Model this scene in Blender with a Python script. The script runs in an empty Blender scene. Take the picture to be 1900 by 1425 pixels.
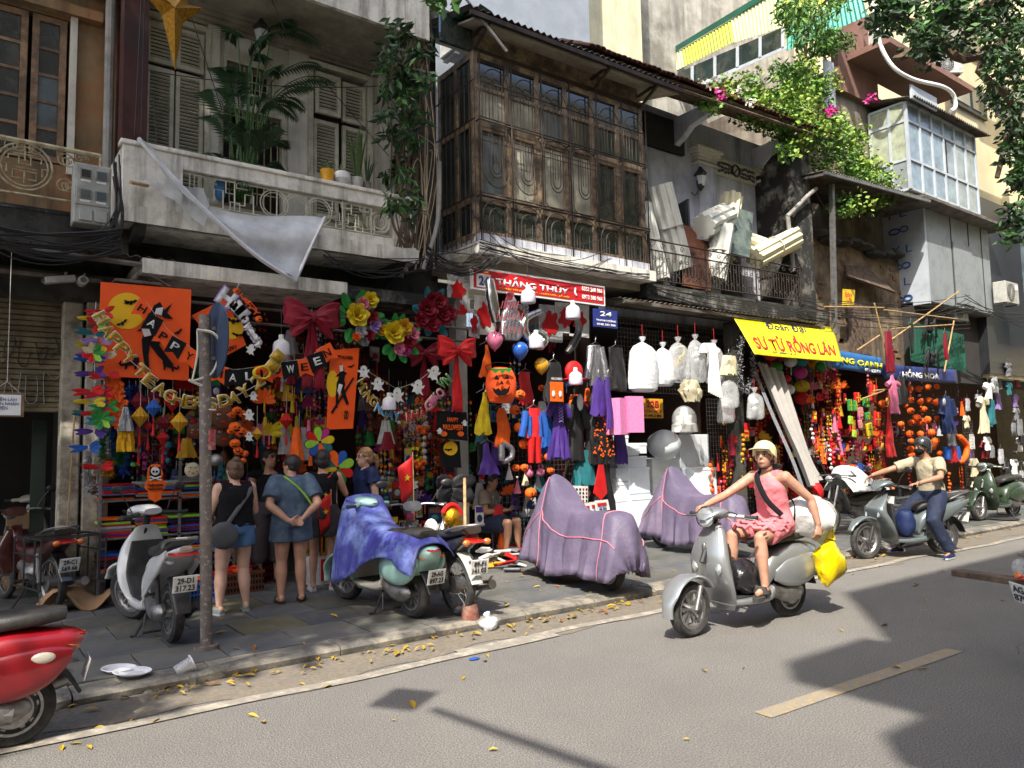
import bpy, bmesh, math, random
from mathutils import Vector, Matrix, noise
V=Vector; PI=math.pi
random.seed(7)
sc=bpy.context.scene
COL=sc.collection
# ---------------- camera ----------------
F_PX,YAW,PITCH,ROLL,HC=1400.,math.radians(36.5),math.atan(118/1400.),math.radians(1.1),1.68
_F=V((math.sin(YAW)*math.cos(PITCH),math.cos(YAW)*math.cos(PITCH),math.sin(PITCH)))
_R0=V((math.cos(YAW),-math.sin(YAW),0)); _U0=_R0.cross(_F)
_R=math.cos(ROLL)*_R0-math.sin(ROLL)*_U0; _U=math.cos(ROLL)*_U0+math.sin(ROLL)*_R0
cam=bpy.data.cameras.new('camera'); co=bpy.data.objects.new('camera',cam); COL.objects.link(co)
m=Matrix((( _R.x,_U.x,-_F.x,0),(_R.y,_U.y,-_F.y,0),(_R.z,_U.z,-_F.z,HC),(0,0,0,1)))
co.matrix_world=m
cam.sensor_width=36; cam.lens=36*F_PX/1900; cam.clip_start=.05; cam.clip_end=400
sc.camera=co
# ---------------- light ----------------
SUN_DIR=V((.50,.40,-.77)).normalized()      # direction the light travels
w=bpy.data.worlds.new('World'); sc.world=w; w.use_nodes=True
nt=w.node_tree; bg=nt.nodes['Background']
sky=nt.nodes.new('ShaderNodeTexSky'); sky.sky_type='NISHITA'; sky.sun_disc=False
sky.sun_elevation=math.asin(-SUN_DIR.z); sky.sun_rotation=math.atan2(-SUN_DIR.x,-SUN_DIR.y)
sky.dust_density=3.0; sky.air_density=1.0
nt.links.new(sky.outputs[0],bg.inputs[0]); bg.inputs[1].default_value=.15
sl=bpy.data.lights.new('sun','SUN'); sl.energy=3.7; sl.angle=math.radians(.5); sl.color=(1,.94,.84)
so=bpy.data.objects.new('sun',sl); COL.objects.link(so); so.rotation_euler=SUN_DIR.to_track_quat('-Z','Y').to_euler()
vs=sc.view_settings; vs.view_transform='Standard'; vs.look='None'; vs.gamma=1; vs.exposure=1.26
sc.render.resolution_x=1024; sc.render.resolution_y=768
sc.cycles.max_bounces=8; sc.cycles.transparent_max_bounces=12
# ---------------- placing ----------------
def ray(px,py): return _F+_R*((px-950)/F_PX)-_U*((py-712.5)/F_PX)
def P(px,py,Y):
    d=ray(px,py); t=Y/d.y; return V((d.x*t,Y,HC+d.z*t))
def G(px,py,z=.1):
    d=ray(px,py); t=(z-HC)/d.z; return V((d.x*t,d.y*t,z))
def PX(px,py,X):
    d=ray(px,py); t=X/d.x; return V((X,d.y*t,HC+d.z*t))
def ppm(p): return F_PX/((V(p)-V((0,0,HC))).dot(_F))
# ---------------- materials ----------------
MATS={}
def M(name,c,r=.7,metal=0.,var=.12,sc_=4.,bump=0.,bs=60.,dirt=None,alpha=None,trans=0.,coat=0.,emit=0.,spec=.5,streak=None,sheen=0.,wave=None,thin=0.,dcol2=None,dthr=(.45,.62)):
    """plain Principled material with object-space noise, optional dirt (colour, amount, scale) and vertical streaks"""
    if name in MATS: return MATS[name]
    m=bpy.data.materials.new(name); m.use_nodes=True; MATS[name]=m
    n=m.node_tree.nodes; l=m.node_tree.links; b=n['Principled BSDF']
    b.inputs['Roughness'].default_value=r; b.inputs['Metallic'].default_value=metal
    b.inputs['Specular IOR Level'].default_value=spec
    b.inputs['Coat Weight'].default_value=coat; b.inputs['Coat Roughness'].default_value=.08
    b.inputs['Transmission Weight'].default_value=trans
    if sheen: b.inputs['Sheen Weight'].default_value=sheen
    if thin: b.inputs['Subsurface Weight'].default_value=0
    c=tuple(c)+(1,)
    tc=n.new('ShaderNodeTexCoord')
    col=None
    def noi(scale,det=5,vec=None,rough=.6):
        t=n.new('ShaderNodeTexNoise'); t.inputs['Scale'].default_value=scale; t.inputs['Detail'].default_value=det; t.inputs['Roughness'].default_value=rough
        l.new(vec or tc.outputs['Object'],t.inputs['Vector']); return t.outputs['Fac']
    def ramp(fac,a,b_):
        t=n.new('ShaderNodeMapRange'); t.inputs[1].default_value=a; t.inputs[2].default_value=b_; l.new(fac,t.inputs[0]); return t.outputs[0]
    def mix(f,a,b_):
        t=n.new('ShaderNodeMix'); t.data_type='RGBA'
        if isinstance(f,float): t.inputs[0].default_value=f
        else: l.new(f,t.inputs[0])
        for k,x in ((6,a),(7,b_)):
            if isinstance(x,tuple): t.inputs[k].default_value=x
            else: l.new(x,t.inputs[k])
        return t.outputs[2]
    d=tuple(max(0,x*(1-2.2*var)) for x in c[:3])+(1,); u=tuple(min(1,x*(1+1.2*var)) for x in c[:3])+(1,)
    col=mix(ramp(noi(sc_),.3,.7),d,u) if var else c
    if wave:  # (scale, axis, colour, width)
        s=n.new('ShaderNodeSeparateXYZ'); l.new(tc.outputs['Object'],s.inputs[0])
        k=n.new('ShaderNodeMath'); k.operation='MULTIPLY'; l.new(s.outputs[wave[1]],k.inputs[0]); k.inputs[1].default_value=wave[0]
        k2=n.new('ShaderNodeMath'); k2.operation='FRACT'; l.new(k.outputs[0],k2.inputs[0])
        k3=n.new('ShaderNodeMath'); k3.operation='LESS_THAN'; l.new(k2.outputs[0],k3.inputs[0]); k3.inputs[1].default_value=wave[3]
        col=mix(k3.outputs[0],col,tuple(wave[2])+(1,))
    if dirt:
        dc,da,ds=dirt
        f=ramp(noi(ds,8,rough=.7),*dthr)
        mm=n.new('ShaderNodeMath'); mm.operation='MULTIPLY'; l.new(f,mm.inputs[0]); mm.inputs[1].default_value=da
        col=mix(mm.outputs[0],col,tuple(dc)+(1,))
    if streak:
        dc,da,ds=streak
        mp=n.new('ShaderNodeMapping'); mp.inputs['Scale'].default_value=(ds,ds,ds*.09); l.new(tc.outputs['Object'],mp.inputs[0])
        f=ramp(noi(1,6,mp.outputs[0],.7),.48,.68)
        mm=n.new('ShaderNodeMath'); mm.operation='MULTIPLY'; l.new(f,mm.inputs[0]); mm.inputs[1].default_value=da
        col=mix(mm.outputs[0],col,tuple(dc)+(1,))
    if isinstance(col,tuple): b.inputs['Base Color'].default_value=col
    else: l.new(col,b.inputs['Base Color'])
    if bump:
        t=n.new('ShaderNodeBump'); t.inputs['Strength'].default_value=bump; t.inputs['Distance'].default_value=.02
        l.new(noi(bs,4),t.inputs['Height']); l.new(t.outputs[0],b.inputs['Normal'])
    if alpha is not None: b.inputs['Alpha'].default_value=alpha
    if emit:
        b.inputs['Emission Color'].default_value=c; b.inputs['Emission Strength'].default_value=emit
    return m
# ---------------- mesh builder ----------------
def frame(t):
    t=t.normalized(); a=V((0,0,1)) if abs(t.z)<.9 else V((1,0,0))
    u=t.cross(a).normalized(); return u,u.cross(t).normalized()
XF=None
class MB:
    def __init__(s): s.v=[];s.f=[];s.s=[]
    def add(s,vs,fs,sm=False):
        o=len(s.v); s.v+= [V(p) for p in vs] if XF is None else [XF(V(p)) for p in vs]; s.f+=[tuple(i+o for i in f) for f in fs]; s.s+=[sm]*len(fs); return s
    def bx(s,x0,x1,y0,y1,z0,z1,rot=None,piv=None):
        vs=[V((x,y,z)) for x in (x0,x1) for y in (y0,y1) for z in (z0,z1)]
        if rot is not None:
            p=V(piv) if piv is not None else V(((x0+x1)/2,(y0+y1)/2,(z0+z1)/2)); vs=[rot@(q-p)+p for q in vs]
        return s.add(vs,[(0,1,3,2),(4,6,7,5),(0,4,5,1),(2,3,7,6),(0,2,6,4),(1,5,7,3)])
    def box(s,c,d,rot=None):
        c=V(c); return s.bx(c.x-d[0]/2,c.x+d[0]/2,c.y-d[1]/2,c.y+d[1]/2,c.z-d[2]/2,c.z+d[2]/2,rot)
    def beam(s,a,b,w,h=None,up=V((0,0,1))):
        a=V(a);b=V(b);h=h or w;t=(b-a).normalized();u=t.cross(up)
        if u.length<1e-3: u=t.cross(V((1,0,0)))
        u.normalize();q=u.cross(t); vs=[p+u*x*w/2+q*y*h/2 for p in (a,b) for x,y in ((-1,-1),(1,-1),(1,1),(-1,1))]
        return s.add(vs,[(0,3,2,1),(4,5,6,7),(0,1,5,4),(1,2,6,5),(2,3,7,6),(3,0,4,7)])
    def prism(s,pts,O,U,W,t):
        """flat outline pts (u,w) on plane O,U,W extruded t along -normal (both signs ok)"""
        O=V(O);U=V(U);W=V(W);N=U.cross(W).normalized(); n=len(pts)
        a=[O+U*x+W*y for x,y in pts]; b=[p-N*t for p in a]
        return s.add(a+b,[tuple(range(n)),tuple(range(2*n-1,n-1,-1))]+[(i,i+n,(i+1)%n+n,(i+1)%n) for i in range(n)])
    def tube(s,pts,r,n=6,cap=True,closed=False,flat=1.):
        pts=[V(p) for p in pts]; k=len(pts)
        if not hasattr(r,'__len__'): r=[r]*k
        vs=[];u=None
        for i,p in enumerate(pts):
            if closed: t=pts[(i+1)%k]-pts[i-1]
            else: t=pts[min(i+1,k-1)]-pts[max(i-1,0)]
            if t.length<1e-7: t=V((0,0,1))
            t.normalize()
            if u is None: u,w_=frame(t)
            else:
                u=u-t*u.dot(t)
                if u.length<1e-4: u,_=frame(t)
                u.normalize()
            w_=u.cross(t)
            for j in range(n):
                a=2*PI*j/n; vs.append(p+u*math.cos(a)*r[i]+w_*math.sin(a)*r[i]*flat)
        fs=[]
        for i in range(k if closed else k-1):
            for j in range(n):
                a=i*n+j;b=i*n+(j+1)%n;c=((i+1)%k)*n+(j+1)%n;d=((i+1)%k)*n+j; fs.append((a,b,c,d))
        if cap and not closed: fs+=[tuple(range(n-1,-1,-1)),tuple(range((k-1)*n,k*n))]
        return s.add(vs,fs,True)
    def loft(s,rings,cap=True,closed=True,sm=True):
        n=len(rings[0]);vs=[p for r in rings for p in r];fs=[]
        for i in range(len(rings)-1):
            for j in range(n if closed else n-1):
                fs.append((i*n+j,i*n+(j+1)%n,(i+1)*n+(j+1)%n,(i+1)*n+j))
        if cap and closed: fs+=[tuple(range(n-1,-1,-1)),tuple(range((len(rings)-1)*n,len(rings)*n))]
        return s.add(vs,fs,sm)
    def lathe(s,prof,c=(0,0,0),n=16,rot=None,sx=1.,cap=True):
        c=V(c);rs=[]
        for r,z in prof:
            ring=[]
            for j in range(n):
                p=V((math.cos(2*PI*j/n)*r*sx,math.sin(2*PI*j/n)*r,z)); ring.append(c+(rot@p if rot is not None else p))
            rs.append(ring)
        return s.loft(rs,cap)
    def ell(s,c,r,nu=12,nv=8,rot=None):
        c=V(c); 
        if not hasattr(r,'__len__'): r=(r,r,r)
        rs=[]
        for i in range(nv+1):
            a=PI*i/nv; e=max(math.sin(a),.02); ring=[]
            for j in range(nu):
                p=V((math.cos(2*PI*j/nu)*e*r[0],math.sin(2*PI*j/nu)*e*r[1],-math.cos(a)*r[2])); ring.append(c+(rot@p if rot is not None else p))
            rs.append(ring)
        return s.loft(rs)
    def grid(s,fn,nu,nv,sm=True,t=0):
        vs=[V(fn(i/nu,j/nv)) for i in range(nu+1) for j in range(nv+1)]
        fs=[(i*(nv+1)+j,(i+1)*(nv+1)+j,(i+1)*(nv+1)+j+1,i*(nv+1)+j+1) for i in range(nu) for j in range(nv)]
        return s.add(vs,fs,sm)
    def build(s,name,mat,parent=None,world=False,sharp=35,kind=None,bev=0,solid=0):
        me=bpy.data.meshes.new(name)
        off=V((0,0,0))
        if world and parent is not None:
            q=parent
            while q is not None: off+=q.location; q=q.parent
        me.from_pydata([p-off for p in s.v],[],s.f)
        me.polygons.foreach_set('use_smooth',s.s); 
        bm=bmesh.new(); bm.from_mesh(me); bmesh.ops.recalc_face_normals(bm,faces=bm.faces); bm.to_mesh(me); bm.free()
        if any(s.s):
            me.set_sharp_from_angle(angle=math.radians(sharp))
            me.polygons.foreach_set('use_smooth',s.s)
        me.materials.append(mat if not isinstance(mat,str) else MATS[mat])
        o=bpy.data.objects.new(name,me); COL.objects.link(o)
        if parent is not None: o.parent=parent
        if kind: o['kind']=kind
        if bev:
            b=o.modifiers.new('b','BEVEL'); b.width=bev; b.segments=1; b.limit_method='ANGLE'
        if solid:
            b=o.modifiers.new('s','SOLIDIFY'); b.thickness=solid; b.offset=0
        return o
def tag(o,label,cat,group=None,kind=None):
    if label: o['label']=label
    if cat: o['category']=cat
    if group: o['group']=group
    if kind: o['kind']=kind
    return o
def T(name,label,cat,loc=(0,0,0),rz=0,group=None):
    o=bpy.data.objects.new(name,None); COL.objects.link(o); o.location=loc; o.rotation_euler=(0,0,rz); o.empty_display_size=.1
    return tag(o,label,cat,group)
def struct(name,mb,mat,**k): return mb.build(name,mat,kind='structure',**k)
def dup(o,parent=None,loc=None,rz=None,label=None,sc_=None):
    c=o.copy(); COL.objects.link(c); c.parent=parent
    if loc is not None: c.location=loc
    if rz is not None: c.rotation_euler=(0,0,rz)
    if sc_ is not None: c.scale=(sc_,)*3 if not hasattr(sc_,'__len__') else sc_
    if label: c['label']=label
    for ch in list(o.children): dup(ch,c)
    return c
def text(body,O,U,W,w,h,mat,parent=None,name='lettering',t=.004,bold=.0,world=True,shear=0.,sp=1.):
    """letters fitted into w x h, centred on O in the plane U,W"""
    cu=bpy.data.curves.new('t','FONT'); cu.body=body; cu.size=1; cu.offset=bold; cu.extrude=0; cu.shear=shear; cu.resolution_u=3; cu.space_character=sp; cu.align_x='CENTER'
    ob=bpy.data.objects.new('t',cu); COL.objects.link(ob)
    bpy.context.view_layer.update()
    me=bpy.data.meshes.new_from_object(ob.evaluated_get(bpy.context.evaluated_depsgraph_get()))
    bpy.data.objects.remove(ob); bpy.data.curves.remove(cu)
    if not len(me.vertices): return None
    xs=[v.co.x for v in me.vertices];ys=[v.co.y for v in me.vertices]
    x0,x1,y0,y1=min(xs),max(xs),min(ys),max(ys); O=V(O);U=V(U).normalized();W=V(W).normalized();N=U.cross(W)
    off=V((0,0,0))
    if world and parent is not None:
        q=parent
        while q is not None: off+=q.location; q=q.parent
    bm=bmesh.new(); bm.from_mesh(me)
    for v in bm.verts:
        v.co=O+U*((v.co.x-(x0+x1)/2)/(x1-x0)*w)+W*((v.co.y-(y0+y1)/2)/(y1-y0)*h)-off+N*t
    r=bmesh.ops.extrude_face_region(bm,geom=bm.faces[:])
    for g in r['geom']:
        if isinstance(g,bmesh.types.BMVert): g.co-=N*t*.8
    bmesh.ops.recalc_face_normals(bm,faces=bm.faces)
    bm.to_mesh(me); bm.free(); me.materials.clear(); me.materials.append(MATS[mat] if isinstance(mat,str) else mat)
    o=bpy.data.objects.new(name,me); COL.objects.link(o)
    if parent is not None: o.parent=parent
    return o
def rgb(h):
    h=h.lstrip('#'); f=lambda x:(x/12.92 if x<=.04045 else ((x+.055)/1.055)**2.4)
    return tuple(f(int(h[i:i+2],16)/255) for i in (0,2,4))
XA,YA,ZA=V((1,0,0)),V((0,1,0)),V((0,0,1))
def RZ(a): return Matrix.Rotation(a,3,'Z')
def RY(a): return Matrix.Rotation(a,3,'Y')
def RX(a): return Matrix.Rotation(a,3,'X')
def sub(*a): return None
def lerp(a,b,t): return a+(b-a)*t
def cat(pts,n=6):
    """catmull-rom through points"""
    pts=[V(p) for p in pts]; out=[]
    for i in range(len(pts)-1):
        p0=pts[max(i-1,0)];p1=pts[i];p2=pts[i+1];p3=pts[min(i+2,len(pts)-1)]
        for k in range(n):
            t=k/n; out.append(.5*((2*p1)+(p2-p0)*t+(2*p0-5*p1+4*p2-p3)*t*t+(3*p1-p0-3*p2+p3)*t**3))
    out.append(pts[-1]); return out
def arc(cx,cy,r,a0,a1,n=12): return [(cx+r*math.cos(lerp(a0,a1,i/n)),cy+r*math.sin(lerp(a0,a1,i/n))) for i in range(n+1)]
# common colours
M('tyre',(.022,.022,.022),.75,bump=.3,bs=90,dirt=((.09,.08,.07),.6,9)); M('black_plastic',(.018,.018,.02),.42,dirt=((.08,.075,.065),.35,7)); M('rubber',(.03,.03,.03),.6)
M('chrome',(.62,.62,.62),.22,1,var=.04); M('alloy',(.45,.45,.45),.4,.9,dirt=((.16,.13,.1),.5,20)); M('steel',(.3,.3,.3),.45,.8,dirt=((.12,.08,.05),.5,12)); M('dark_steel',(.05,.05,.05),.5,.5)
M('white',(.75,.75,.73),.5,var=.04); M('black',(.012,.012,.013),.55); M('red',(.6,.02,.025),.5); M('plate_white',(.72,.72,.70),.45,var=.06,dirt=((.35,.3,.24),.4,14)); M('plate_ink',(.02,.02,.025),.5,var=0)
M('glass_lamp',(.75,.78,.8),.08,0,var=.02,trans=.3,coat=1); M('lamp_red',(.45,.015,.01),.12,coat=1,var=.05); M('lamp_amber',(.7,.16,.02),.15,coat=1)
M('skin',(.46,.25,.165),.55,var=.1,sc_=12,bump=.12,bs=90,dirt=((.42,.17,.12),.3,9)); M('skin_pale',(.56,.34,.25),.5,var=.08,sc_=7); M('skin_tan',(.36,.19,.115),.5,var=.06)
M('hair',(.018,.012,.01),.45,var=.3,sc_=40,bump=.4,bs=120); M('hair_brown',(.11,.055,.03),.45,var=.3,sc_=40,bump=.4,bs=120); M('hair_blond',(.34,.19,.09),.45,var=.3,sc_=40,bump=.4,bs=120)
M('wire',(.012,.012,.012),.6,var=0); M('string',(.5,.48,.42),.8,var=0); M('cardboard',(.36,.22,.12),.8,bump=.1)
M('bamboo',(.42,.27,.12),.6,var=.25,sc_=12); M('wood_old',(.12,.08,.055),.8,var=.35,sc_=9,bump=.5,bs=30)
# ================= materials of the street =================
M('asphalt',rgb('#8a8680'),.9,var=.38,sc_=100,bump=1.,bs=90,dirt=(rgb('#63615d'),.4,.9),dthr=(.35,.7))
M('dust',rgb('#756c5e'),.95,var=.15,sc_=30,bump=.3,bs=120,dirt=((.12,.11,.1),.6,7))
M('line_white',rgb('#a39b8c'),.8,var=.1,sc_=40,dirt=(rgb('#807a70'),.95,7),dthr=(.4,.52))
M('line_yellow',rgb('#a08a5e'),.85,var=.15,sc_=40,dirt=(rgb('#817d76'),.9,16),dthr=(.4,.54))
for i,c in enumerate(('#575a5c','#4a4e51','#636360','#535550')):
    M('slab%d'%i,rgb(c),.7,var=.14,sc_=3,bump=.25,bs=70,dirt=(rgb('#77705f'),.5,2.2))
M('slab_yellow',rgb('#625c40'),.8,var=.12,dirt=((.12,.12,.11),.8,4)); M('kerb',rgb('#68655f'),.85,var=.16,sc_=6,bump=.4,bs=60,dirt=(rgb('#a69c88'),.6,3)); M('joint',(.1,.095,.085),.95)
M('ochre',rgb('#857052'),.9,var=.25,sc_=2,bump=.2,bs=20,dirt=(rgb('#9a6a44'),.85,1.6),streak=(rgb('#3b352c'),.85,3))
M('wall_white',rgb('#d3cfc2'),.85,var=.06,sc_=3,dirt=(rgb('#8f8877'),.4,1.8),streak=(rgb('#77705f'),.4,4))
M('parapet',rgb('#e3dfd4'),.85,var=.06,sc_=3,dirt=(rgb('#8a8478'),.4,4),streak=(rgb('#4c463c'),.75,5))
M('wall_blue',rgb('#c5c8d2'),.85,var=.05,sc_=2,dirt=(rgb('#8a8790'),.5,1.5),streak=(rgb('#55524e'),.6,3))
M('mould',rgb('#77746e'),.95,var=.2,sc_=3,bump=.4,bs=30,dirt=(rgb('#1c1c1a'),.97,2.2),dthr=(.38,.5),streak=(rgb('#1a1a18'),.9,4))
M('mould_grey',rgb('#57554f'),.95,var=.3,sc_=5,bump=.5,bs=30,dirt=(rgb('#23231f'),.9,2.5),dthr=(.4,.55))
M('soffit',rgb('#a49d8c'),.9,var=.1,sc_=3,dirt=(rgb('#6e6656'),.6,2))
M('shutter_wood',rgb('#c2bea9'),.7,var=.06,dirt=(rgb('#7d7862'),.5,5)); M('brown_wood',rgb('#8a6c50'),.6,var=.2,sc_=14,dirt=(rgb('#40342a'),.7,4))
M('bay_wood',rgb('#8f7b62'),.6,var=.25,sc_=10,dirt=(rgb('#2c2620'),.85,3)); M('iron',rgb('#2e2722'),.65,.2,var=.3,dirt=(rgb('#4a3222'),.6,9)); M('iron_cream',rgb('#b3a988'),.7,dirt=(rgb('#6b5134'),.7,9)); M('iron_white',rgb('#c9c6b4'),.6,dirt=(rgb('#7a6a4c'),.5,9))
def glass(name,c,r=.12,al=None):
    m=M(name,c,r,0,var=.25,sc_=2.5,spec=.8,coat=.6,dirt=(rgb('#5c5a52'),.35,3)); return m
glass('glass_dark',(.02,.025,.028),.06); glass('glass_green',rgb('#233230'),.15); glass('glass_blue',rgb('#7f9199'),.35); glass('glass_sky',rgb('#57646b'),.06); glass('glass_reflection',rgb('#a8a596'),.1)  # palest bay panes: reflection of the houses opposite painted into the glass colour
M('rust_red',rgb('#4a2420'),.8,var=.3,dirt=(rgb('#241d1a'),.8,2)); M('pipe',rgb('#8f8d88'),.6,dirt=(rgb('#5a564e'),.5,5)); M('zinc',rgb('#6e6a62'),.6,.3,var=.2,dirt=(rgb('#4a2f20'),.8,3))
M('shutter_metal',rgb('#857a60'),.55,.4,var=.15,dirt=(rgb('#4a4030'),.7,3)); M('paint_black',(.02,.02,.02),.6); M('paint_grey',(.4,.4,.38),.6)
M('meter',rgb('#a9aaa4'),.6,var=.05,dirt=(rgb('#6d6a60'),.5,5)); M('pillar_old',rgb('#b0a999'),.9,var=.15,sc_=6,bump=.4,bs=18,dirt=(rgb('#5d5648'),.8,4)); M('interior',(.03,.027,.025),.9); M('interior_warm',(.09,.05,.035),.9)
M('tile_clay',rgb('#6b4436'),.9,var=.3,sc_=6,bump=.3,dirt=(rgb('#2a2420'),.8,3)); M('green_sheet',rgb('#1f5a48'),.55,.1,var=.15,dirt=(rgb('#1d2c26'),.5,2)); M('lime_sheet',rgb('#b9c43a'),.6,var=.06,dirt=(rgb('#8f9a52'),.5,2)); M('teal_sheet',rgb('#3f9f8c'),.5,var=.08); M('pale_sheet',rgb('#c4cf95'),.6,var=.06)
M('rough_wall',rgb('#a8a49a'),.95,var=.14,sc_=2,bump=.3,dirt=(rgb('#6c675e'),.8,.9),streak=(rgb('#4c4840'),.7,2)); M('stain_wall',rgb('#93887a'),.95,var=.15,sc_=1.2,bump=.2,dirt=(rgb('#4c443b'),.85,.8),streak=(rgb('#37322c'),.85,1.6))
M('cream',rgb('#d8cfae'),.85,var=.05,dirt=(rgb('#a89f84'),.4,1.2),streak=(rgb('#8c8468'),.5,1.5)); M('shaded_white',rgb('#868d96'),.8,var=.03,dirt=(rgb('#9aa0a6'),.4,1)); M('yellow_house',rgb('#c9bf9d'),.8,var=.05,dirt=(rgb('#9c9272'),.4,1)); M('black_frame',(.02,.021,.024),.4)  # white rear building: base greyed, its shade is put into the colour
M('panel_grey',rgb('#8f9699'),.5,.2,var=.05,sc_=2,dirt=(rgb('#5f6468'),.5,2)); M('panel_light',rgb('#b4bcc4'),.5,.1,var=.04,dirt=(rgb('#7f868c'),.5,2)); M('blue_ink',rgb('#2c4f8c'),.6)
M('brick_old',rgb('#87765e'),.95,var=.25,sc_=3,bump=.5,bs=14,dirt=(rgb('#4d4136'),.85,2),streak=(rgb('#2d2822'),.8,3)); M('brick_piece',rgb('#86614a'),.95,var=.3,sc_=8,bump=.4)
M('door_dark',rgb('#3c4245'),.5,dirt=(rgb('#24272a'),.5,3)); M('opposite',rgb('#b9ad97'),.9,var=.08)
def B(name,label,cat='building',loc=(0,0,0)): return T(name,label,cat,loc)
def W_(mb): return mb
def wallgrid(mb,x0,x1,z0,z1,y0,y1,holes):
    """solid wall between y0,y1 with rectangular holes (x0,x1,z0,z1)"""
    xs=sorted({x0,x1,*[h[0] for h in holes],*[h[1] for h in holes]}); zs=sorted({z0,z1,*[h[2] for h in holes],*[h[3] for h in holes]})
    for a,b in zip(xs,xs[1:]):
        run=None
        for c,d in zip(zs,zs[1:]):
            mx,mz=(a+b)/2,(c+d)/2
            if any(h[0]<mx<h[1] and h[2]<mz<h[3] for h in holes):
                if run: mb.bx(a,b,y0,y1,run[0],run[1]); run=None
            else: run=(run[0],d) if run else (c,d)
        if run: mb.bx(a,b,y0,y1,run[0],run[1])
    return mb
def corr(mb,a,b,d,period=.09,amp=.018,t=.006):
    """corrugated sheet: ridge direction d, width from a to b (vectors)"""
    a,b,d=V(a),V(b),V(d); L=(b-a).length; n=max(4,int(L/period*4)); N=(b-a).cross(d).normalized()
    top=[a+(b-a)*i/n+N*amp*math.sin(2*PI*i/4) for i in range(n+1)]
    lo=[p-N*t for p in top]; k=n+1
    vs=top+[p+d for p in top]+lo+[p+d for p in lo]
    fs=[(i,i+1,k+i+1,k+i) for i in range(n)]+[(2*k+i,3*k+i,3*k+i+1,2*k+i+1) for i in range(n)]+[(i,2*k+i,2*k+i+1,i+1) for i in range(n)]+[(k+i,k+i+1,3*k+i+1,3*k+i) for i in range(n)]
    return mb.add(vs,fs,True)
# ================= ground =================
struct('road',MB().add([(-60,-60,0),(120,-60,0),(120,5.9,0),(-60,5.9,0)],[(0,1,2,3)]),'asphalt')
struct('ground',MB().add([(-60,5.9,-.004),(120,5.9,-.004),(120,120,-.004),(-60,120,-.004)],[(0,1,2,3)]),'joint')
def wob(x,s=0.): return .035*math.sin(x*1.7+s)+.025*math.sin(x*4.1+s*2)
g=MB(); g.grid(lambda u,v:(lerp(-3,40,u),lerp(5.42,5.9,v)+(wob(lerp(-3,40,u)*1.3)*(1-v)*3),.004+.02*v*v),200,3); struct('gutter',g,'dust')
g=MB()
for x0,x1,yy,ww in ((-3,4.4,5.33,.11),(3.4,11.5,5.42,.1),(11.5,30,5.30,.1)):
    g.grid(lambda u,v:(lerp(x0,x1,u),yy+(v-.5)*ww+wob(lerp(x0,x1,u),.5)*.5,.0095+.004*v),120,1)
road_line=struct('white_edge_line',g,'line_white')
g=MB(); a=G(1415,1328,0); b_=G(1772,1207,0)
for (p,q,ww) in ((a,b_,.13),(a+V((-7.5,.1,0)),a+V((-5.2,.07,0)),.13),(b_+V((2.6,-.1,0)),b_+V((5,-.2,0)),.13)):
    d=(q-p); g.grid(lambda u,v:(p.x+d.x*u,p.y+d.y*u+(v-.5)*ww,.0055),20,1)
struct('yellow_centre_line',g,'line_yellow')
M('tar',rgb('#57534e'),.8,var=.2,sc_=20); M('road_patch',rgb('#75716b'),.9,var=.3,sc_=110,bump=1.,bs=100)
g=MB(); rq=random.Random(12)
for (x,y,L,a) in ((6.6,2.5,2.2,.25),(9.2,4.4,3,.05)):
    pts=[];q=V((x,y,.0));d=a
    for k in range(int(L/.12)): d+=rq.uniform(-.35,.35)-(d-a)*.2; q=q+V((math.cos(d),math.sin(d),0))*.12; pts.append(q.copy())
    for p,r2 in zip(pts,pts[1:]):
        n_=V((-(r2-p).y,(r2-p).x,0)).normalized()*.004; g.add([p-n_+ZA*.0035,r2-n_+ZA*.0035,r2+n_+ZA*.0035,p+n_+ZA*.0035],[(0,1,2,3)])
struct('road_crack',g,'tar')
g=MB()
for (x,y,w,h) in ((6.9,5.05,2.2,.16),):
    g.add([(x+w*.5*math.cos(t)**1*(1+.06*math.sin(5*t)),y+h*.5*math.sin(t)*(1+.1*math.cos(3*t)),.0018) for t in [2*PI*k/24 for k in range(24)]],[tuple(range(24))])
struct('road_patch',g,'road_patch')
pave=T('pavement',None,None); pave['kind']='structure'
meshes={}
rnd=random.Random(3); cnt=0
def slab(w,d,k,x,y,rx=0,ry=0,dz=0):
    global cnt
    key=(w,d,k)
    if key not in meshes:
        o=MB().bx(0,w-.012,0,d-.012,-.06,0).build('paving_slab','slab_yellow' if k==9 else 'slab%d'%k,pave,bev=.004); meshes[key]=o.data
    else:
        o=bpy.data.objects.new('paving_slab',meshes[key]); COL.objects.link(o); o.parent=pave
        b=o.modifiers.new('b','BEVEL'); b.width=.004; b.segments=1; b.limit_method='ANGLE'
    o.location=(x,y,.1+dz); o.rotation_euler=(rx,ry,0)
yrow=6.2
for r in range(6):
    d=.6; x=-.6+(r%2)*.3
    while x<23.5:
        k=rnd.choice((0,0,1,2,3)); 
        if 2.15<x+.3<2.65: k=9
        slab(.6,d,k,x,yrow,rnd.uniform(-.003,.003),rnd.uniform(-.003,.003),rnd.uniform(-.003,.002)); x+=.6
    yrow+=d
struct('pavement_base',MB().bx(-20,60,6.14,14,-.02,.045),'joint')
g=MB()
far=MB().bx(23.6,60,6.2,14,.05,.098); struct('far_pavement',far,'slab2')
x=-2.0
kp=T('kerb_line',None,None); kp['kind']='structure'
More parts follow.
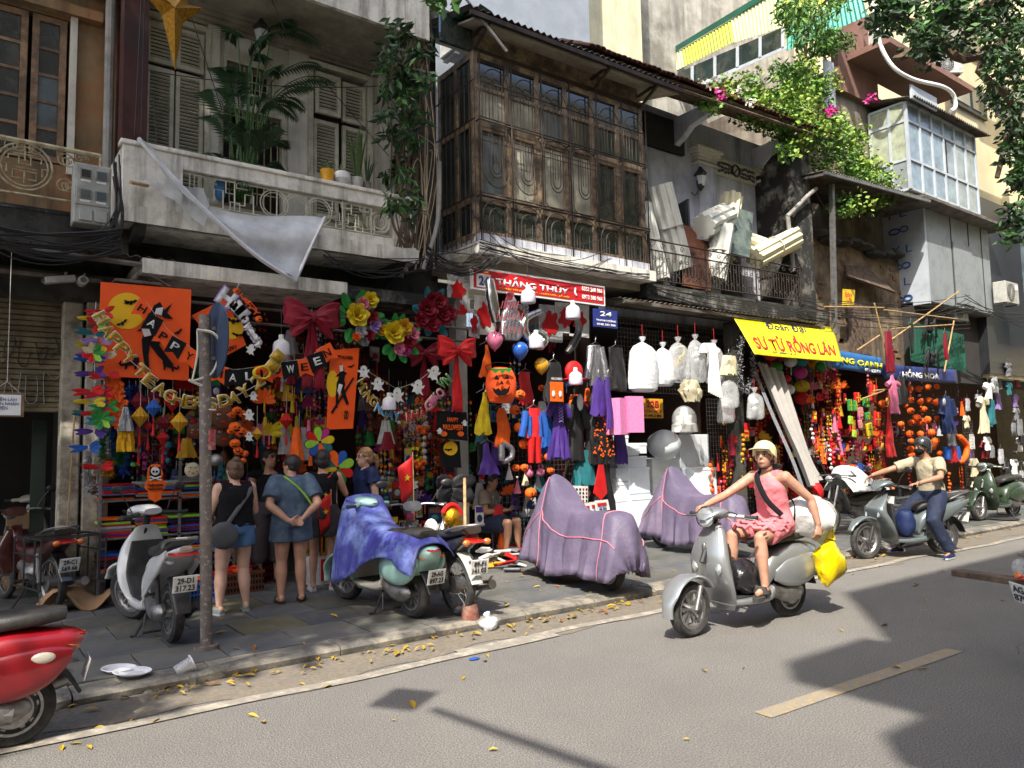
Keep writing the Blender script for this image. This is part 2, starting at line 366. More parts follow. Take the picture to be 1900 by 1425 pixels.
while x<34:
    L=rnd.choice((.9,1.0,1.0,.7))
    mb=MB(); z=.1+rnd.uniform(-.012,.004)
    mb.prism([(5.93,-.02),(5.915,z-.03),(5.94,z-.008),(5.97,z),(6.19,z),(6.19,-.02)],(x,0,0),YA,ZA,-(L-.012))
    o=mb.build('kerb_stone','kerb',kp); o.rotation_euler=(0,0,0); x+=L
# broken kerb piece and rubble near plates
g=T('broken_kerb_stone','long cracked slab of kerb stone lying in the gutter among yellow leaves','stone',G(400,1262,0))
mb=MB(); p=G(350,1275,.0); q=G(515,1232,.0)
mb.beam(p+V((0,0,.05)),q+V((0,0,.055)),.13,.09); mb.build('stone','kerb',g,world=True,bev=.02)
# ================= leaves and litter =================
M('leaf_yellow',rgb('#b08f1c'),.6,var=.2,sc_=30,dirt=(rgb('#8a6a2a'),.5,40)); M('leaf_brown',rgb('#8f5a2c'),.7,var=.3,sc_=30)
def leaf_mesh(L,curl):
    mb=MB(); pts=[]
    n=6
    vs=[];fs=[]
    for i in range(n+1):
        t=i/n; w=.2*L*math.sin(PI*min(1,t*1.02))**.8*(1-.25*t)+.001; z=curl*L*math.sin(PI*t)
        for s in (-1,0,1): vs.append(((t-.5)*L,s*w,z+abs(s)*w*.5+.002))
    for i in range(n):
        for s in (0,1): a=i*3+s; fs.append((a,a+3,a+4,a+1))
    mb.add(vs,fs,True); return mb
lm=[leaf_mesh(.1,.05),leaf_mesh(.075,.1),leaf_mesh(.12,.02)]
lo=[]
for i,mb in enumerate(lm):
    for mt in ('leaf_yellow','leaf_brown'):
        o=mb.build('leaf',mt,None); lo.append((o.data,mt)); bpy.data.objects.remove(o)
places=[]
for (px,py) in ((60,1375),(115,1388),(165,1387),(245,1337),(255,1340),(290,1338),(700,1198),(730,1337),(470,1328),(488,1340),(860,1258),(610,1274),(185,1350),(520,1250),(140,1380),(1380,1240),(1750,1060),(1700,1085),(1640,1160),(1560,1170),(900,1226),(905,1217),(940,1190),(560,1270)):
    places.append(G(px,py,.006))
for k in range(240):
    t=rnd.random(); x=rnd.uniform(-.3,9) if rnd.random()<.8 else rnd.uniform(9,20); y=rnd.gauss(5.78,.1) ; places.append(V((x,min(y,5.9),.03)))
for k in range(70):
    x=rnd.uniform(0,7.5); places.append(V((x,rnd.uniform(6.0,8.2),.108)))
for k in range(28):
    places.append(V((rnd.uniform(0,14),rnd.uniform(2.5,5.4),.008)))
M('leaf_yellow2',rgb('#b58a1c'),.6)
for i,p in enumerate(places):
    d,mt=rnd.choice(lo if rnd.random()<.4 else lo[::2])
    o=bpy.data.objects.new('fallen_leaf',d); COL.objects.link(o); s=rnd.uniform(.45,.95); o.scale=(s,s,s); o.location=p; o.rotation_euler=(rnd.uniform(-.3,.3),rnd.uniform(-.3,.3),rnd.uniform(0,6.28))
    where='on the asphalt' if p.y<5.4 else ('in the gutter by the kerb' if p.y<5.95 else 'on the paving stones')
    tag(o,('yellow' if mt=='leaf_yellow' else 'brown')+' fallen leaf lying '+where,'leaf','fallen leaves '+where)
# ================= building A, far left =================
a=B('ochre_house','stained ochre plaster house at far left with brown window and roller shutter')
wallgrid(MB(),-4,1.45,3.9,9,9.8,9.95,[(-.5,.93,5.0,6.75)]).build('wall','ochre',a)
mb=MB().bx(-4,1.45,9.62,9.8,7.1,9).bx(-4,1.25,9.68,9.8,6.78,6.9); mb.build('cornice','ochre',a)
MB().bx(-4,1.3,10.0,10.1,4,9).build('backing','interior',a)
MB().bx(-4,1.5,9.2,9.8,3.9,4.3).build('balcony_slab','mould_grey',a)
MB().bx(-4,1.5,9.19,9.25,4.26,4.3).build('slab_edge','mould',a)
def window(parent,x0,x1,z0,z1,y,nx,nz,frame_m,pane_m,fw=.05,bar=.025,depth=.05):
    fr=MB(); fr.bx(x0,x1,y,y+depth,z0,z0+fw).bx(x0,x1,y,y+depth,z1-fw,z1).bx(x0,x0+fw,y,y+depth,z0+fw,z1-fw).bx(x1-fw,x1,y,y+depth,z0+fw,z1-fw)
    iw,ih=(x1-x0-2*fw),(z1-z0-2*fw)
    for i in range(1,nx): xx=x0+fw+iw*i/nx; fr.bx(xx-bar/2,xx+bar/2,y+.006,y+depth-.006,z0+fw,z1-fw)
    for j in range(1,nz):
        zz=z0+fw+ih*j/nz
        for i in range(nx): fr.bx(x0+fw+iw*i/nx+bar/2*(i>0),x0+fw+iw*(i+1)/nx-bar/2*(i<nx-1),y+.009,y+depth-.009,zz-bar/2,zz+bar/2)
    o=fr.build('window',frame_m,parent)
    for i in range(nx):
        for j in range(nz):
            MB().bx(x0+fw+iw*i/nx+.004,x0+fw+iw*(i+1)/nx-.004,y+depth*.45,y+depth*.55,z0+fw+ih*j/nz+.004,z0+fw+ih*(j+1)/nz-.004).build('pane',pane_m if isinstance(pane_m,str) else rnd.choice(pane_m),o)
    return o
for x0,x1 in ((-.48,.05),(.07,.52),(.56,.9)): window(a,x0,x1,5.02,6.73,9.8,1 if x1-x0<.5 else 1,5,'brown_wood',['glass_dark','glass_dark','glass_sky'],.07,.035)
MB().bx(.93,1.0,9.74,9.8,4.9,6.8).bx(-.6,-.5,9.74,9.8,4.9,6.8).build('window_surround','wall_white',a)
# iron balcony with round emblem
r=T('iron_balcony_rail','cream wrought iron balcony rail with round emblem on ochre house','railing',(0,9.2,4.3))
mb=MB(); mb.tube([(-3,9.2,5.0),(1.2,9.2,4.98)],.028); mb.build('handrail','iron_cream',r,world=True)
mb=MB(); mb.tube([(-3,9.2,4.42),(1.2,9.2,4.42)],.012).tube([(1.2,9.2,5),(1.2,9.2,4.3)],.018)
def circ(mb,cx,cz,rr,y,th=.008,a0=0,a1=2*PI,n=20): mb.tube([(x,y,z) for x,z in arc(cx,cz,rr,a0,a1,n)],th,5,cap=True)
mb.build('rail_bar','iron_cream',r,world=True)
mb=MB(); c=(.5,4.72)
circ(mb,*c,.25,9.2,.012);circ(mb,*c,.21,9.2,.008)
for pts in ([(-.1,.12),(.1,.12)],[(-.14,.05),(-.14,.1),(-.05,.1),(-.05,.02),(.05,.02),(.05,.1),(.14,.1),(.14,.05)],[(0,.18),(0,.06)],[(-.1,-.02),(.1,-.02)],[(-.1,-.13),(-.1,-.05),(.1,-.05),(.1,-.13),(-.1,-.13)],[(0,-.05),(0,-.17)],[(-.15,-.08),(-.15,0),(-.19,0)],[(.15,-.08),(.15,0),(.19,0)]):
    mb.tube([(c[0]+x*1.05,9.2,c[1]+z*1.05) for x,z in pts],.009,4)
mb.build('emblem','iron_cream',r,world=True)
mb=MB()
def scroll(mb,cx,cz,s,dx,dz,y,th=.007,turn=1.6):
    pts=[]
    for i in range(16):
        t=i/15; ang=turn*2*PI*t; rr=s*(1-.85*t); pts.append((cx+dx*(rr*math.cos(ang)),y,cz+dz*(rr*math.sin(ang))))
    mb.tube(pts,th,4)
for sx in (-1,1):
    for (ox,oz,s) in ((.36,.14,.09),(.36,-.14,.09),(.5,.05,.07),(.55,-.1,.08),(.5,.2,.06)):
        scroll(mb,c[0]+sx*ox,c[1]+oz,s,sx,1,9.2); scroll(mb,c[0]+sx*(ox+.05),c[1]+oz,s*.8,-sx,-1,9.2)
for ox in (-.12,-.04,.04,.12): circ(mb,c[0]+ox*.9-.02,4.93,.055,9.2,.006,n=12)
for k in range(8): scroll(mb,-.5-.35*k,4.72,.2,1,1,9.2); scroll(mb,-.5-.35*k,4.72,.2,-1,-1,9.2)
mb.build('scrollwork','iron_cream',r,world=True)
# meter box
g=T('meter_box','grey plastic electricity meter cabinet with four small windows on balcony corner','meter box',(1.1,8.98,4.08))
Ux=V((.97,.22,0)).normalized()
tl,tr,bl=P(139,298,8.9),P(208,316,8.9),P(146,412,8.9)
x0,x1=tl.x,tr.x; z1,z0=tl.z+.0,bl.z
MB().bx(x0,x1,8.92,9.14,z0,z1).build('cabinet','meter',g,world=True,bev=.012)
mb=MB().bx(x0+.02,x1-.02,8.905,8.925,z0+.2,z1-.02); mb.build('cover','meter',g,world=True,bev=.005)
w_=(x1-x0)
for i in range(2):
    for j in range(2):
        cx=x0+w_*(.3+.42*i); cz=z1-.12-.22*j
        f=MB().bx(cx-.055,cx+.055,8.89,8.908,cz-.05,cz+.05).build('meter_window','pipe',g,world=True)
        f.data=f.data; MB().bx(cx-.043,cx+.043,8.883,8.891,cz-.04,cz+.04).build('pane','glass_sky' if (i+j) else 'glass_dark',f,world=True)
        MB().bx(cx-.045,cx+.045,8.898,8.907,cz-.085,cz-.062).build('meter_tag','white',g,world=True)
for i in range(2): MB().bx(x0+w_*(.16+.4*i),x0+w_*(.5+.4*i),8.9,8.925,z0+.03,z0+.15).build('hatch','meter',g,world=True,bev=.004)
# pipes and dark recess
o=MB().tube([(1.33,9.62,4.2),(1.31,9.62,9)],.055,10).build('drainpipe','pipe'); tag(o,'grey plastic drainpipe running down beside ochre wall','pipe')
o=MB().bx(1.42,1.68,9.3,9.9,4.6,9).build('rusty_panel','rust_red'); tag(o,'dark rusty red metal panel between the two houses','panel')
# lower awning, lintel, roller shutter
MB().bx(-4,1.5,9.55,9.75,3.4,3.95).bx(-4,1.5,9.3,9.6,3.6,3.66).build('lintel','mould_grey',a)
MB().tube([(-2,8.75,3.78),(2.1,8.75,3.7)],.03,6).tube([(-2,8.9,3.52),(1.2,8.9,3.52)],.025,6).build('awning_tube','zinc',a)
corr(MB(),(-2,8.75,3.83),(1.9,8.75,3.8),(0,.9,.12),.12,.015).build('awning_sheet','zinc',a)
rs=T('roller_shutter','rusty half raised roller shutter with black graffiti','shutter',(.1,9.8,2.22))
mb=MB(); z=2.22; 
prof=[]
vs=[];n=int((3.45-2.22)/.06)
for i in range(n): mb.bx(-3,.95,9.78-.012*(i%2),9.81,z+i*.06+.002,z+i*.06+.056)
mb.bx(-3,.95,9.75,9.83,2.17,2.22); o=mb.build('shutter_slats','shutter_metal',rs,world=True,bev=.006); o['kind']='stuff'
mb=MB()
for pts in ([(0,3),(4,6),(6,10),(2,9),(1,5)],[(8,10),(7,4),(10,3),(12,7),(9,6)],[(14,9),(16,3),(19,8),(15,6)],[(20,5),(24,7),(27,4)],[(22,10),(25,3),(22,2)],[(28,8),(31,6),(29,3)]):
    q=[P(2+x*4.6,640-y*(-1)*0+ (10-y)*7.2-12,9.745) for x,y in pts]; mb.tube(cat(q,5),.014,4,flat=.3)
mb.build('graffiti','paint_black',rs,world=True)
mb=MB()
for pts in ([(0,0),(2,8),(5,1),(7,9)],[(9,8),(9,1),(13,1),(13,8),(9,8)],[(16,0),(16,9),(20,7),(24,9),(25,0)]):
    q=[P(5+x*4.8,750-y*6.5,9.744) for x,y in pts]; mb.tube(cat(q,5),.012,4,flat=.3)
mb.build('graffiti','paint_grey',rs,world=True)
text('0975 686',P(118,738,9.742),XA,ZA,.16,.05,'paint_black',rs,t=.002)
# pillars at shop A
pl=T('peeling_pillar','tall peeling off white plaster pillar left of the party shop','pillar',(1.05,9.7,.1))
mb=MB().bx(.93,1.13,9.6,9.8,.1,3.4); mb.build('shaft','pillar_old',pl,world=True,bev=.015); MB().bx(1.16,1.32,9.56,9.78,.1,3.5).build('side_shaft','pillar_old',pl,world=True,bev=.01)
o=MB().tube([(1.02,9.5,.9),(1.06,9.52,2.2)],.01,5).build('bamboo_stick','bamboo'); tag(o,'thin bamboo stick leaning on the peeling pillar','stick')
o=MB().tube([G(168,1075,.1),P(172,880,9.3)],.03,8).build('yellow_post',M('post_yellow',rgb('#8f6c1e'),.5,dirt=(rgb('#5a4a2a'),.6,6))); tag(o,'dull yellow steel post beside the peeling pillar','post')
o=MB().bx(1.3,1.42,9.62,9.68,.1,3.3).build('steel_upright','steel'); tag(o,'grey steel upright edge of the party shop front','post')
# interior of A
struct('shop_floor',MB().bx(-5,40,9.8,14,.0,.104),'slab1')
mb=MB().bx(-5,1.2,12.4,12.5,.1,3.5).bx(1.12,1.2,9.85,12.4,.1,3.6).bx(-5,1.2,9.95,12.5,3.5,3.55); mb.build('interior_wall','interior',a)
for k,(x,y,z,s) in enumerate(((.35,11,.1,.4),(.42,11,.45,.34),(.7,11.2,.1,.36),(.66,11.2,.46,.3),(.55,11.1,.8,.25))):
    o=MB().bx(x,x+s,y,y+s*.8,z,z+s*.8).build('cardboard_box','cardboard',bev=.006); tag(o,'brown cardboard box in the dark left opening, '+('wide one on the floor','middle one of the left stack','floor one of the right stack','second of the right stack','topmost one')[k],'box','boxes stacked in the dark left shop')
o=MB().bx(.72,.86,10.2,10.26,.1,2.1).build('green_plank',M('plank_green',rgb('#2f3a2e'),.7)); tag(o,'dull green board standing in the dark doorway','board')
# hanging paper sign
g=T('paper_sign','white paper notice in brown frame hanging on strings at far left','sign',P(15,760,8.6))
c=P(12,751,8.6); MB().bx(c.x-.2,c.x+.14,8.6,8.62,c.z-.115,c.z+.11).build('frame','brown_wood',g,world=True); MB().bx(c.x-.19,c.x+.115,8.592,8.6,c.z-.1,c.z+.095).build('paper','white',g,world=True)
text('BỊ HIỆN LÀN\nQUYỀN NHÂN\nVIÊN',(c.x-.03,8.59,c.z+.015),XA,ZA,.25,.12,'blue_ink',g,t=.002)
MB().tube([(c.x-.15,8.61,c.z+.11),(c.x,8.61,c.z+.22),(c.x+.12,8.61,c.z+.1)],.003,4).tube([(c.x,8.61,c.z+.22),(c.x,8.7,3.7)],.003,4).build('string','string',g,world=True)
for i,(px,py,dx) in enumerate(((118,520,-.14),(153,522,.02))):
    p=P(px,py,8.9); g=T('security_camera',('white bullet security camera pointing left above the shutter','small round white security camera near the orange poster')[i],'camera',p)
    if i==0: mb=MB().beam(p+V((-.17,-.03,-.03)),p+V((.1,0,.03)),.09,.07); 
    else: mb=MB().tube([p+V((0,-.08,0)),p+V((0,.08,0))],.05,12)
    mb.build('housing','meter',g,world=True,bev=.008)
    MB().tube([p+V((-.175,-.035,-.03)),p+V((-.18,-.04,-.03))] if i==0 else [p+V((0,-.081,0)),p+V((0,-.09,0))],.03,10).build('lens','glass_dark',g,world=True)
    MB().tube([p,p+V((.03,.1,.1)),p+V((.05,.4,.12))],.014,6).build('bracket','meter',g,world=True)
# ================= building B =================
b=B('shuttered_house','off white colonial house with louvred shutters and long balcony')
hol=[(1.72,2.42,4.4,7.05),(2.62,3.48,4.4,6.2),(2.7,3.3,6.42,6.8),(3.85,4.68,4.9,7.05)]
wallgrid(MB(),1.68,5.3,3.9,7.4,9.8,10.0,hol).build('wall','wall_white',b)
MB().bx(1.68,5.3,10.02,10.1,3.9,7.4).build('backing','interior',b)
MB().bx(1.62,5.15,8.8,9.8,7.38,7.6).build('upper_balcony_slab','soffit',b)
MB().bx(1.62,5.15,8.74,8.8,7.36,8.3).build('upper_balcony_edge','parapet',b)
mb=MB()
for k in range(4): mb.bx(1.7,5.3,9.8-.05*(k+1)*.9,9.8,7.18+.05*k,7.23+.05*k)
mb.build('cornice','soffit',b)
MB().bx(4.86,5.3,9.68,9.8,4.3,7.18).bx(2.45,2.6,9.72,9.8,4.3,7.18).bx(3.52,3.8,9.74,9.8,4.3,7.18).build('pilaster','wall_white',b)
def shutter(parent,x0,x1,z0,z1,y,splits):
    fw=.05; fr=MB(); fr.bx(x0,x0+fw,y,y+.05,z0,z1).bx(x1-fw,x1,y,y+.05,z0,z1)
    zs=[z0]+splits+[z1]
    for z in zs[1:-1]: fr.bx(x0+fw,x1-fw,y+.001,y+.049,z-.04,z+.04)
    fr.bx(x0+fw,x1-fw,y+.001,y+.049,z0,z0+.06).bx(x0+fw,x1-fw,y+.001,y+.049,z1-.06,z1)
    f=fr.build('shutter_leaf','shutter_wood',parent,bev=.004)
    sl_=MB()
    for a_,b2 in zip(zs,zs[1:]):
        n=int((b2-a_-.1)/.045)
        for i in range(n):
            z=a_+.06+(i+.5)*(b2-a_-.1)/n; sl_.bx(x0+fw,x1-fw,y+.012,y+.04,z-.006,z+.006,rot=RX(-.7))
    o=sl_.build('louvre','shutter_wood',f); o['kind']='stuff'
for x0,x1 in ((1.73,2.06),(2.08,2.41)): shutter(b,x0,x1,4.4,6.45,9.74,[5.2]); shutter(b,x0,x1,6.5,7.03,9.74,[])
for x0,x1 in ((3.87,4.24),(4.3,4.66)): shutter(b,x0,x1,4.9,6.3,9.74,[5.5]); 
shutter(b,3.87,4.24,6.36,6.95,9.66,[]); shutter(b,4.3,4.66,6.36,6.95,9.74,[])
MB().bx(1.66,1.72,9.7,9.8,4.4,7.1).bx(2.42,2.48,9.7,9.8,4.4,7.1).bx(3.78,3.85,9.7,9.8,4.8,7.1).bx(4.68,4.75,9.7,9.8,4.8,7.1).bx(1.72,2.42,9.7,9.8,7.05,7.12).bx(3.85,4.68,9.7,9.8,7.05,7.12).build('shutter_frame','shutter_wood',b)
# grilled double door and transom
dg=MB()
for i in range(9):
    x=2.68+i*.09; dg.tube([(x,9.84,4.4),(x,9.84,6.18)],.009,5)
for z in (4.7,5.1,5.5,5.9,6.1): dg.tube([(2.64,9.84,z),(3.46,9.84,z)],.009,5)
dg.build('door_grille','iron_cream',b)
MB().bx(2.6,2.66,9.78,9.86,4.4,6.24).bx(3.44,3.5,9.78,9.86,4.4,6.24).bx(2.66,3.44,9.78,9.86,6.18,6.24).bx(3.03,3.07,9.82,9.87,4.4,6.18).build('door_frame','shutter_wood',b)
dg=MB()
for i in range(6): x=2.75+i*.1; dg.tube([(x,9.84,6.42),(x,9.84,6.8)],.008,4)
for z in (6.52,6.62,6.72): dg.tube([(2.7,9.84,z),(3.3,9.84,z)],.008,4)
dg.build('transom_grille','iron_cream',b)
MB().bx(2.66,2.7,9.77,9.83,6.38,6.84).bx(3.3,3.34,9.77,9.83,6.38,6.84).bx(2.7,3.3,9.77,9.83,6.8,6.84).bx(2.7,3.3,9.77,9.83,6.38,6.42).build('transom_frame','shutter_wood',b)
MB().bx(3.62,3.74,9.71,9.735,5.22,5.3).build('house_number','white',b); text('52',(3.68,9.705,5.26),XA,ZA,.07,.045,'plate_ink',b,t=.002)
# balcony of B with opening
zt,zb=5.03,4.2
MB().bx(1.36,4.95,8.8,9.8,zb,zb+.12).build('balcony_slab','parapet',b)
mb=wallgrid(MB(),1.36,4.95,zb,zt,8.8,8.92,[(1.97,4.62,4.47,4.87)]); mb.build('parapet','parapet',b,bev=.006)
for x in (1.36,4.83): MB().bx(x,x+.12,8.92,9.8,zb+.12,zt).build('parapet_side','parapet',b)
MB().bx(1.33,4.98,8.77,8.95,zt,zt+.05).build('parapet_cap','parapet',b,bev=.008)
MB().bx(1.34,4.97,8.775,8.8,zb-.02,zb+.16).build('slab_band','parapet',b)
# ironwork in opening
iw=MB(); y=8.84
def pl_(mb,pts,th=.0085,y=y): mb.tube([(x,y,z) for x,z in pts],th,4)
for x in (2.05,2.55,3.05,3.9,4.3): pl_(iw,[(x,4.47),(x,4.87)])
pl_(iw,[(1.97,4.84),(4.6,4.84)]);pl_(iw,[(1.97,4.5),(4.6,4.5)])
for cx in (3.02,3.3,3.58): circ(iw,cx,4.67,.17,y,.0085);circ(iw,cx,4.67,.14,y,.006)
for cx in (4.42,): circ(iw,cx,4.67,.14,y,.0085);circ(iw,cx,4.67,.09,y,.0085)
for ox in (2.1,2.45,3.76,4.02):
    pl_(iw,[(ox,4.84),(ox,4.7),(ox+.1,4.7),(ox+.1,4.58),(ox+.22,4.58),(ox+.22,4.72),(ox+.32,4.72),(ox+.32,4.5)]); pl_(iw,[(ox+.12,4.84),(ox+.12,4.78),(ox+.25,4.78)]); pl_(iw,[(ox+.05,4.5),(ox+.05,4.6),(ox+.16,4.6),(ox+.16,4.5)])
pl_(iw,[(3.85+i*.05,4.55+.012*math.sin(i*1.6)) for i in range(14)])
iw.build('balcony_ironwork','iron_white',b)
MB().bx(1.97,4.62,9.0,9.02,4.45,4.6).build('mesh_skirt','soffit',b)
mb=MB()
for x in (1.5,4.7): mb.prism([(8.85,4.2),(9.75,4.2),(9.75,3.75),(9.4,4.0),(8.95,4.08)],(x,0,0),YA,ZA,-.12)
mb.build('bracket','mould_grey',b)
MB().bx(1.4,6.1,9.7,9.8,3.55,4.2).build('dark_band','mould_grey',b)
# shop canopy ledge
MB().bx(1.56,3.9,8.7,9.75,3.62,3.78).build('canopy_slab','parapet',b)
MB().bx(3.9,5.6,8.75,9.75,3.6,3.76).build('canopy_slab','mould',b)
MB().bx(1.3,1.75,8.7,9.8,3.5,3.53).build('canopy_plate','zinc',b)
for z in (3.38,3.2): MB().tube([(1.5,8.85,z),(5.8,8.85,z-.02)],.018,6).build('hanging_rail','zinc',b)
MB().bx(5.72,5.9,9.05,9.25,.1,3.6).build('shop_pillar',M('tile_pillar',rgb('#9c9b96'),.5,var=.1,sc_=3,dirt=(rgb('#6b6861'),.6,3)),b)
# ================= party shop interior =================
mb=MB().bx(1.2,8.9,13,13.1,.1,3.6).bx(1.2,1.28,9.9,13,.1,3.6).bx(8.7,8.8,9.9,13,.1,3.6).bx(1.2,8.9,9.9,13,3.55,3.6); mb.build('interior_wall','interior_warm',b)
# ================= gap + bay house =================
c_=B('bay_house','house with large enclosed wooden bay and wrought iron grilles')
MB().bx(4.98,5.3,9.0,9.1,4.4,7.4).bx(5.3,5.85,9.75,9.9,4.2,9).build('side_wall','mould_grey',c_)
x0,x1,yf,yb,z0,z1=5.95,9.4,8.8,9.8,4.72,7.45
MB().bx(x0-.1,x1+.05,8.62,9.9,4.43,4.6).build('bay_slab','parapet',c_)
MB().bx(x0-.02,x1+.02,8.7,9.9,4.6,4.74).build('bay_base','wall_blue',c_)
MB().bx(x0-.2,x1-.05,8.9,9.9,4.3,4.43).build('slab_underside','soffit',c_)
# wooden frame front
cols=[x0,x0+.42*1.35,x0+.42*2.7,x0+.42*4.1,x0+.42*5.45,x0+.42*6.8,x1]
n=6; cols=[lerp(x0,x1,i/n) for i in range(n+1)]
rows=[4.74,5.28,6.42,7.45]
fr=MB()
for i,x in enumerate(cols): fr.bx(x-.04,x+.04,8.8,8.88,4.74,7.5)
for z in rows[1:]:
    for i in range(n): fr.bx(cols[i]+.04,cols[i+1]-.04,8.803,8.877,z-.045,z+.045)
for i in range(n): fr.bx(cols[i]+.04,cols[i+1]-.04,8.803,8.877,6.93,6.99); fr.bx(cols[i]+.04,cols[i+1]-.04,8.803,8.877,4.74,4.82)
fr.build('bay_frame','bay_wood',c_,bev=.006)
pan=[]
for i in range(n):
    for za,zb2 in ((4.82,5.24),(5.33,6.37),(6.47,6.93),(6.99,7.41)):
        if za==5.33 and i in (2,3): continue
        MB().bx(cols[i]+.04,cols[i+1]-.04,8.83,8.84,za,zb2).build('pane','glass_green' if za<5 or i>3 else ('glass_reflection' if i<2 and 6<za<6.9 or (i==1 and za==5.33) else 'glass_sky' if za>5 and za<6.9 and i<3 else 'glass_dark'),c_)
# sub frames of windows mid row
for i in range(n):
    a_,b2=cols[i]+.05,cols[i+1]-.05; s=MB().bx(a_,a_+.04,8.785,8.83,5.34,6.36).bx(b2-.04,b2,8.785,8.83,5.34,6.36).bx(a_+.04,b2-.04,8.786,8.829,5.34,5.39).bx(a_+.04,b2-.04,8.786,8.829,6.31,6.36)
    o=s.build('casement','bay_wood',c_); 
    if i in (2,3): MB().bx(a_+.04,b2-.04,8.8,8.81,5.39,6.31).build('pane','glass_reflection',o)
# side (X=x0) frame
sd=MB(); ys=[8.88,9.3,9.78]
for y in ys[1:]: sd.bx(x0-.03,x0+.03,y-.04,y+.04,4.74,7.5)
for z in rows: 
    for ya,yb_ in ((8.88,9.26),(9.34,9.74)): sd.bx(x0-.028,x0+.028,ya,yb_,z-.045,z+.045)
sd.build('bay_side_frame','bay_wood',c_)
for ya,yb_ in ((8.88,9.26),(9.34,9.74)):
    for za,zb2 in zip(rows,rows[1:]): MB().bx(x0-.005,x0+.005,ya,yb_,za+.045,zb2-.045).build('pane','glass_green',c_)
MB().bx(x1-.03,x1+.03,8.88,9.8,4.74,7.5).build('bay_end_panel','bay_wood',c_)
MB().bx(x0+.1,x1-.1,9.1,9.75,4.75,7.4).build('bay_inside','interior',c_)
# grille front
gr=T('bay_grille','dark wrought iron grille with arched bars covering the wooden bay','grille',(x0,8.7,4.5))
g1=MB(); yy=8.7
for z in (4.5,5.3,5.34,6.42,6.46,7.0): g1.tube([(x0-.02,yy,z),(x1+.03,yy,z)],.012,5)
for i in range(7): x=cols[i]; g1.tube([(x,yy,4.5),(x,yy,7.45)],.013,5)
for i in range(7):
    for z in (5.3,6.42): g1.beam((cols[i],yy,z),(cols[i],8.82,z),.015)
g1.build('main_bar','iron',gr,world=True)
g2=MB()
for i in range(n):
    a_,b2=cols[i],cols[i+1]; mx=(a_+b2)/2; w2=(b2-a_)
    # lower arches
    for rr in (.44*w2,.24*w2):
        pts=[(mx-rr,4.5)]+[(mx+rr*math.cos(t),5.0+.26*rr/.25*math.sin(t)) for t in [PI-PI*k/10 for k in range(11)]]+[(mx+rr,4.5)]
        g2.tube([(x,yy+.004,z) for x,z in pts],.009,4)
    for k in (-.33,-.12,.12,.33): g2.tube([(mx+k*w2,yy+.008,4.5),(mx+k*w2,yy+.008,5.0)],.008,4)
    # mid U
    for rr in (.43*w2,.22*w2,.13*w2):
        lowz=5.75-rr*1.0; pts=[(mx-rr,6.25)]+[(mx-rr*math.cos(t),5.75-rr*math.sin(t)*1.2) for t in [PI*k/10 for k in range(11)]]+[(mx+rr,6.25)]
        if i in (2,3) and rr==.43*w2:
            pts=[(mx+rr*math.cos(t),5.86+(.42 if math.sin(t)>0 else -.42)*1+rr*.5*math.sin(t)) for t in [2*PI*k/24 for k in range(25)]]
        g2.tube([(x,yy+.004,z) for x,z in pts],.009,4)
    for z in (6.12,6.2): g2.tube([(a_,yy+.006,z),(b2,yy+.006,z)],.007,4)
    for k in (-.05,.05): g2.tube([(mx+k*w2,yy+.008,5.8),(mx+k*w2,yy+.008,6.2)],.007,4)
    # top arch
    for rr in (.42*w2,.2*w2):
        pts=[(mx-rr,6.46)]+[(mx+rr*math.cos(t),6.95+.3*rr/.25*math.sin(t)) for t in [PI-PI*k/10 for k in range(11)]]+[(mx+rr,6.46)]
        g2.tube([(x,yy+.004,z) for x,z in pts],.009,4)
    for k in (-.3,-.08,.08,.3): g2.tube([(mx+k*w2,yy+.008,6.46),(mx+k*w2,yy+.008,6.98)],.007,4)
g2.build('arched_bar','iron',gr,world=True)
g3=MB(); xx=x0-.08
for z in (4.6,5.3,6.42,7.0): g3.tube([(xx,8.7,z),(xx,9.8,z)],.012,5)
for k in range(9): y=8.72+k*.13; g3.tube([(xx,y,4.6),(xx,y,7.3)],.009,4)
for cy in (8.95,9.5): 
    for cz in (6.95,4.95): circ_=[(xx,cy+.2*math.cos(t),cz+.2*math.sin(t)) for t in [PI*k/10 for k in range(11)]]; g3.tube(circ_,.009,4)
g3.build('side_bar','iron',gr,world=True)
# roof of bay
rf=MB(); ez=7.86
rf.add([(5.7,8.45,7.72),(10.0,8.45,7.78),(10.0,9.9,8.15),(5.7,9.9,8.1),(5.7,8.45,7.75),(10.0,8.45,7.81),(10.0,9.9,8.18),(5.7,9.9,8.13)],[(0,1,2,3),(7,6,5,4),(0,4,5,1),(1,5,6,2),(2,6,7,3),(3,7,4,0)])
rf.build('bay_ceiling','soffit',c_)
corr(MB(),(5.55,8.35,7.84),(9.95,8.35,7.88),(0,1.6,.42),.12,.022).build('bay_roof_sheet','zinc',c_)
corr(MB(),(5.2,10.2,7.9),(5.75,8.35,7.9),(.0,.0,.0)+V((.5,.2,.12)) if 0 else V((.35,.2,.1)),.1,.015).build('green_flashing','green_sheet',c_)
fr=MB(); fr.beam((5.6,8.38,7.76),(10.05,8.38,7.82),.05,.07).beam((5.95,8.84,7.45),(9.4,8.84,7.5),.06,.2)
for x in (5.95,8.3,9.4): fr.beam((x,8.85,7.5),(x+.02,8.4,7.78),.04).beam((x,8.85,7.74),(x,8.4,7.79),.04)
fr.build('roof_bracket','iron',c_)
MB().bx(x0,x1,8.86,8.9,7.45,8.0).build('gable_infill','bay_wood',c_)
MB().bx(5.4,5.95,8.85,8.9,7.5,7.9).build('gable_infill','glass_green',c_)
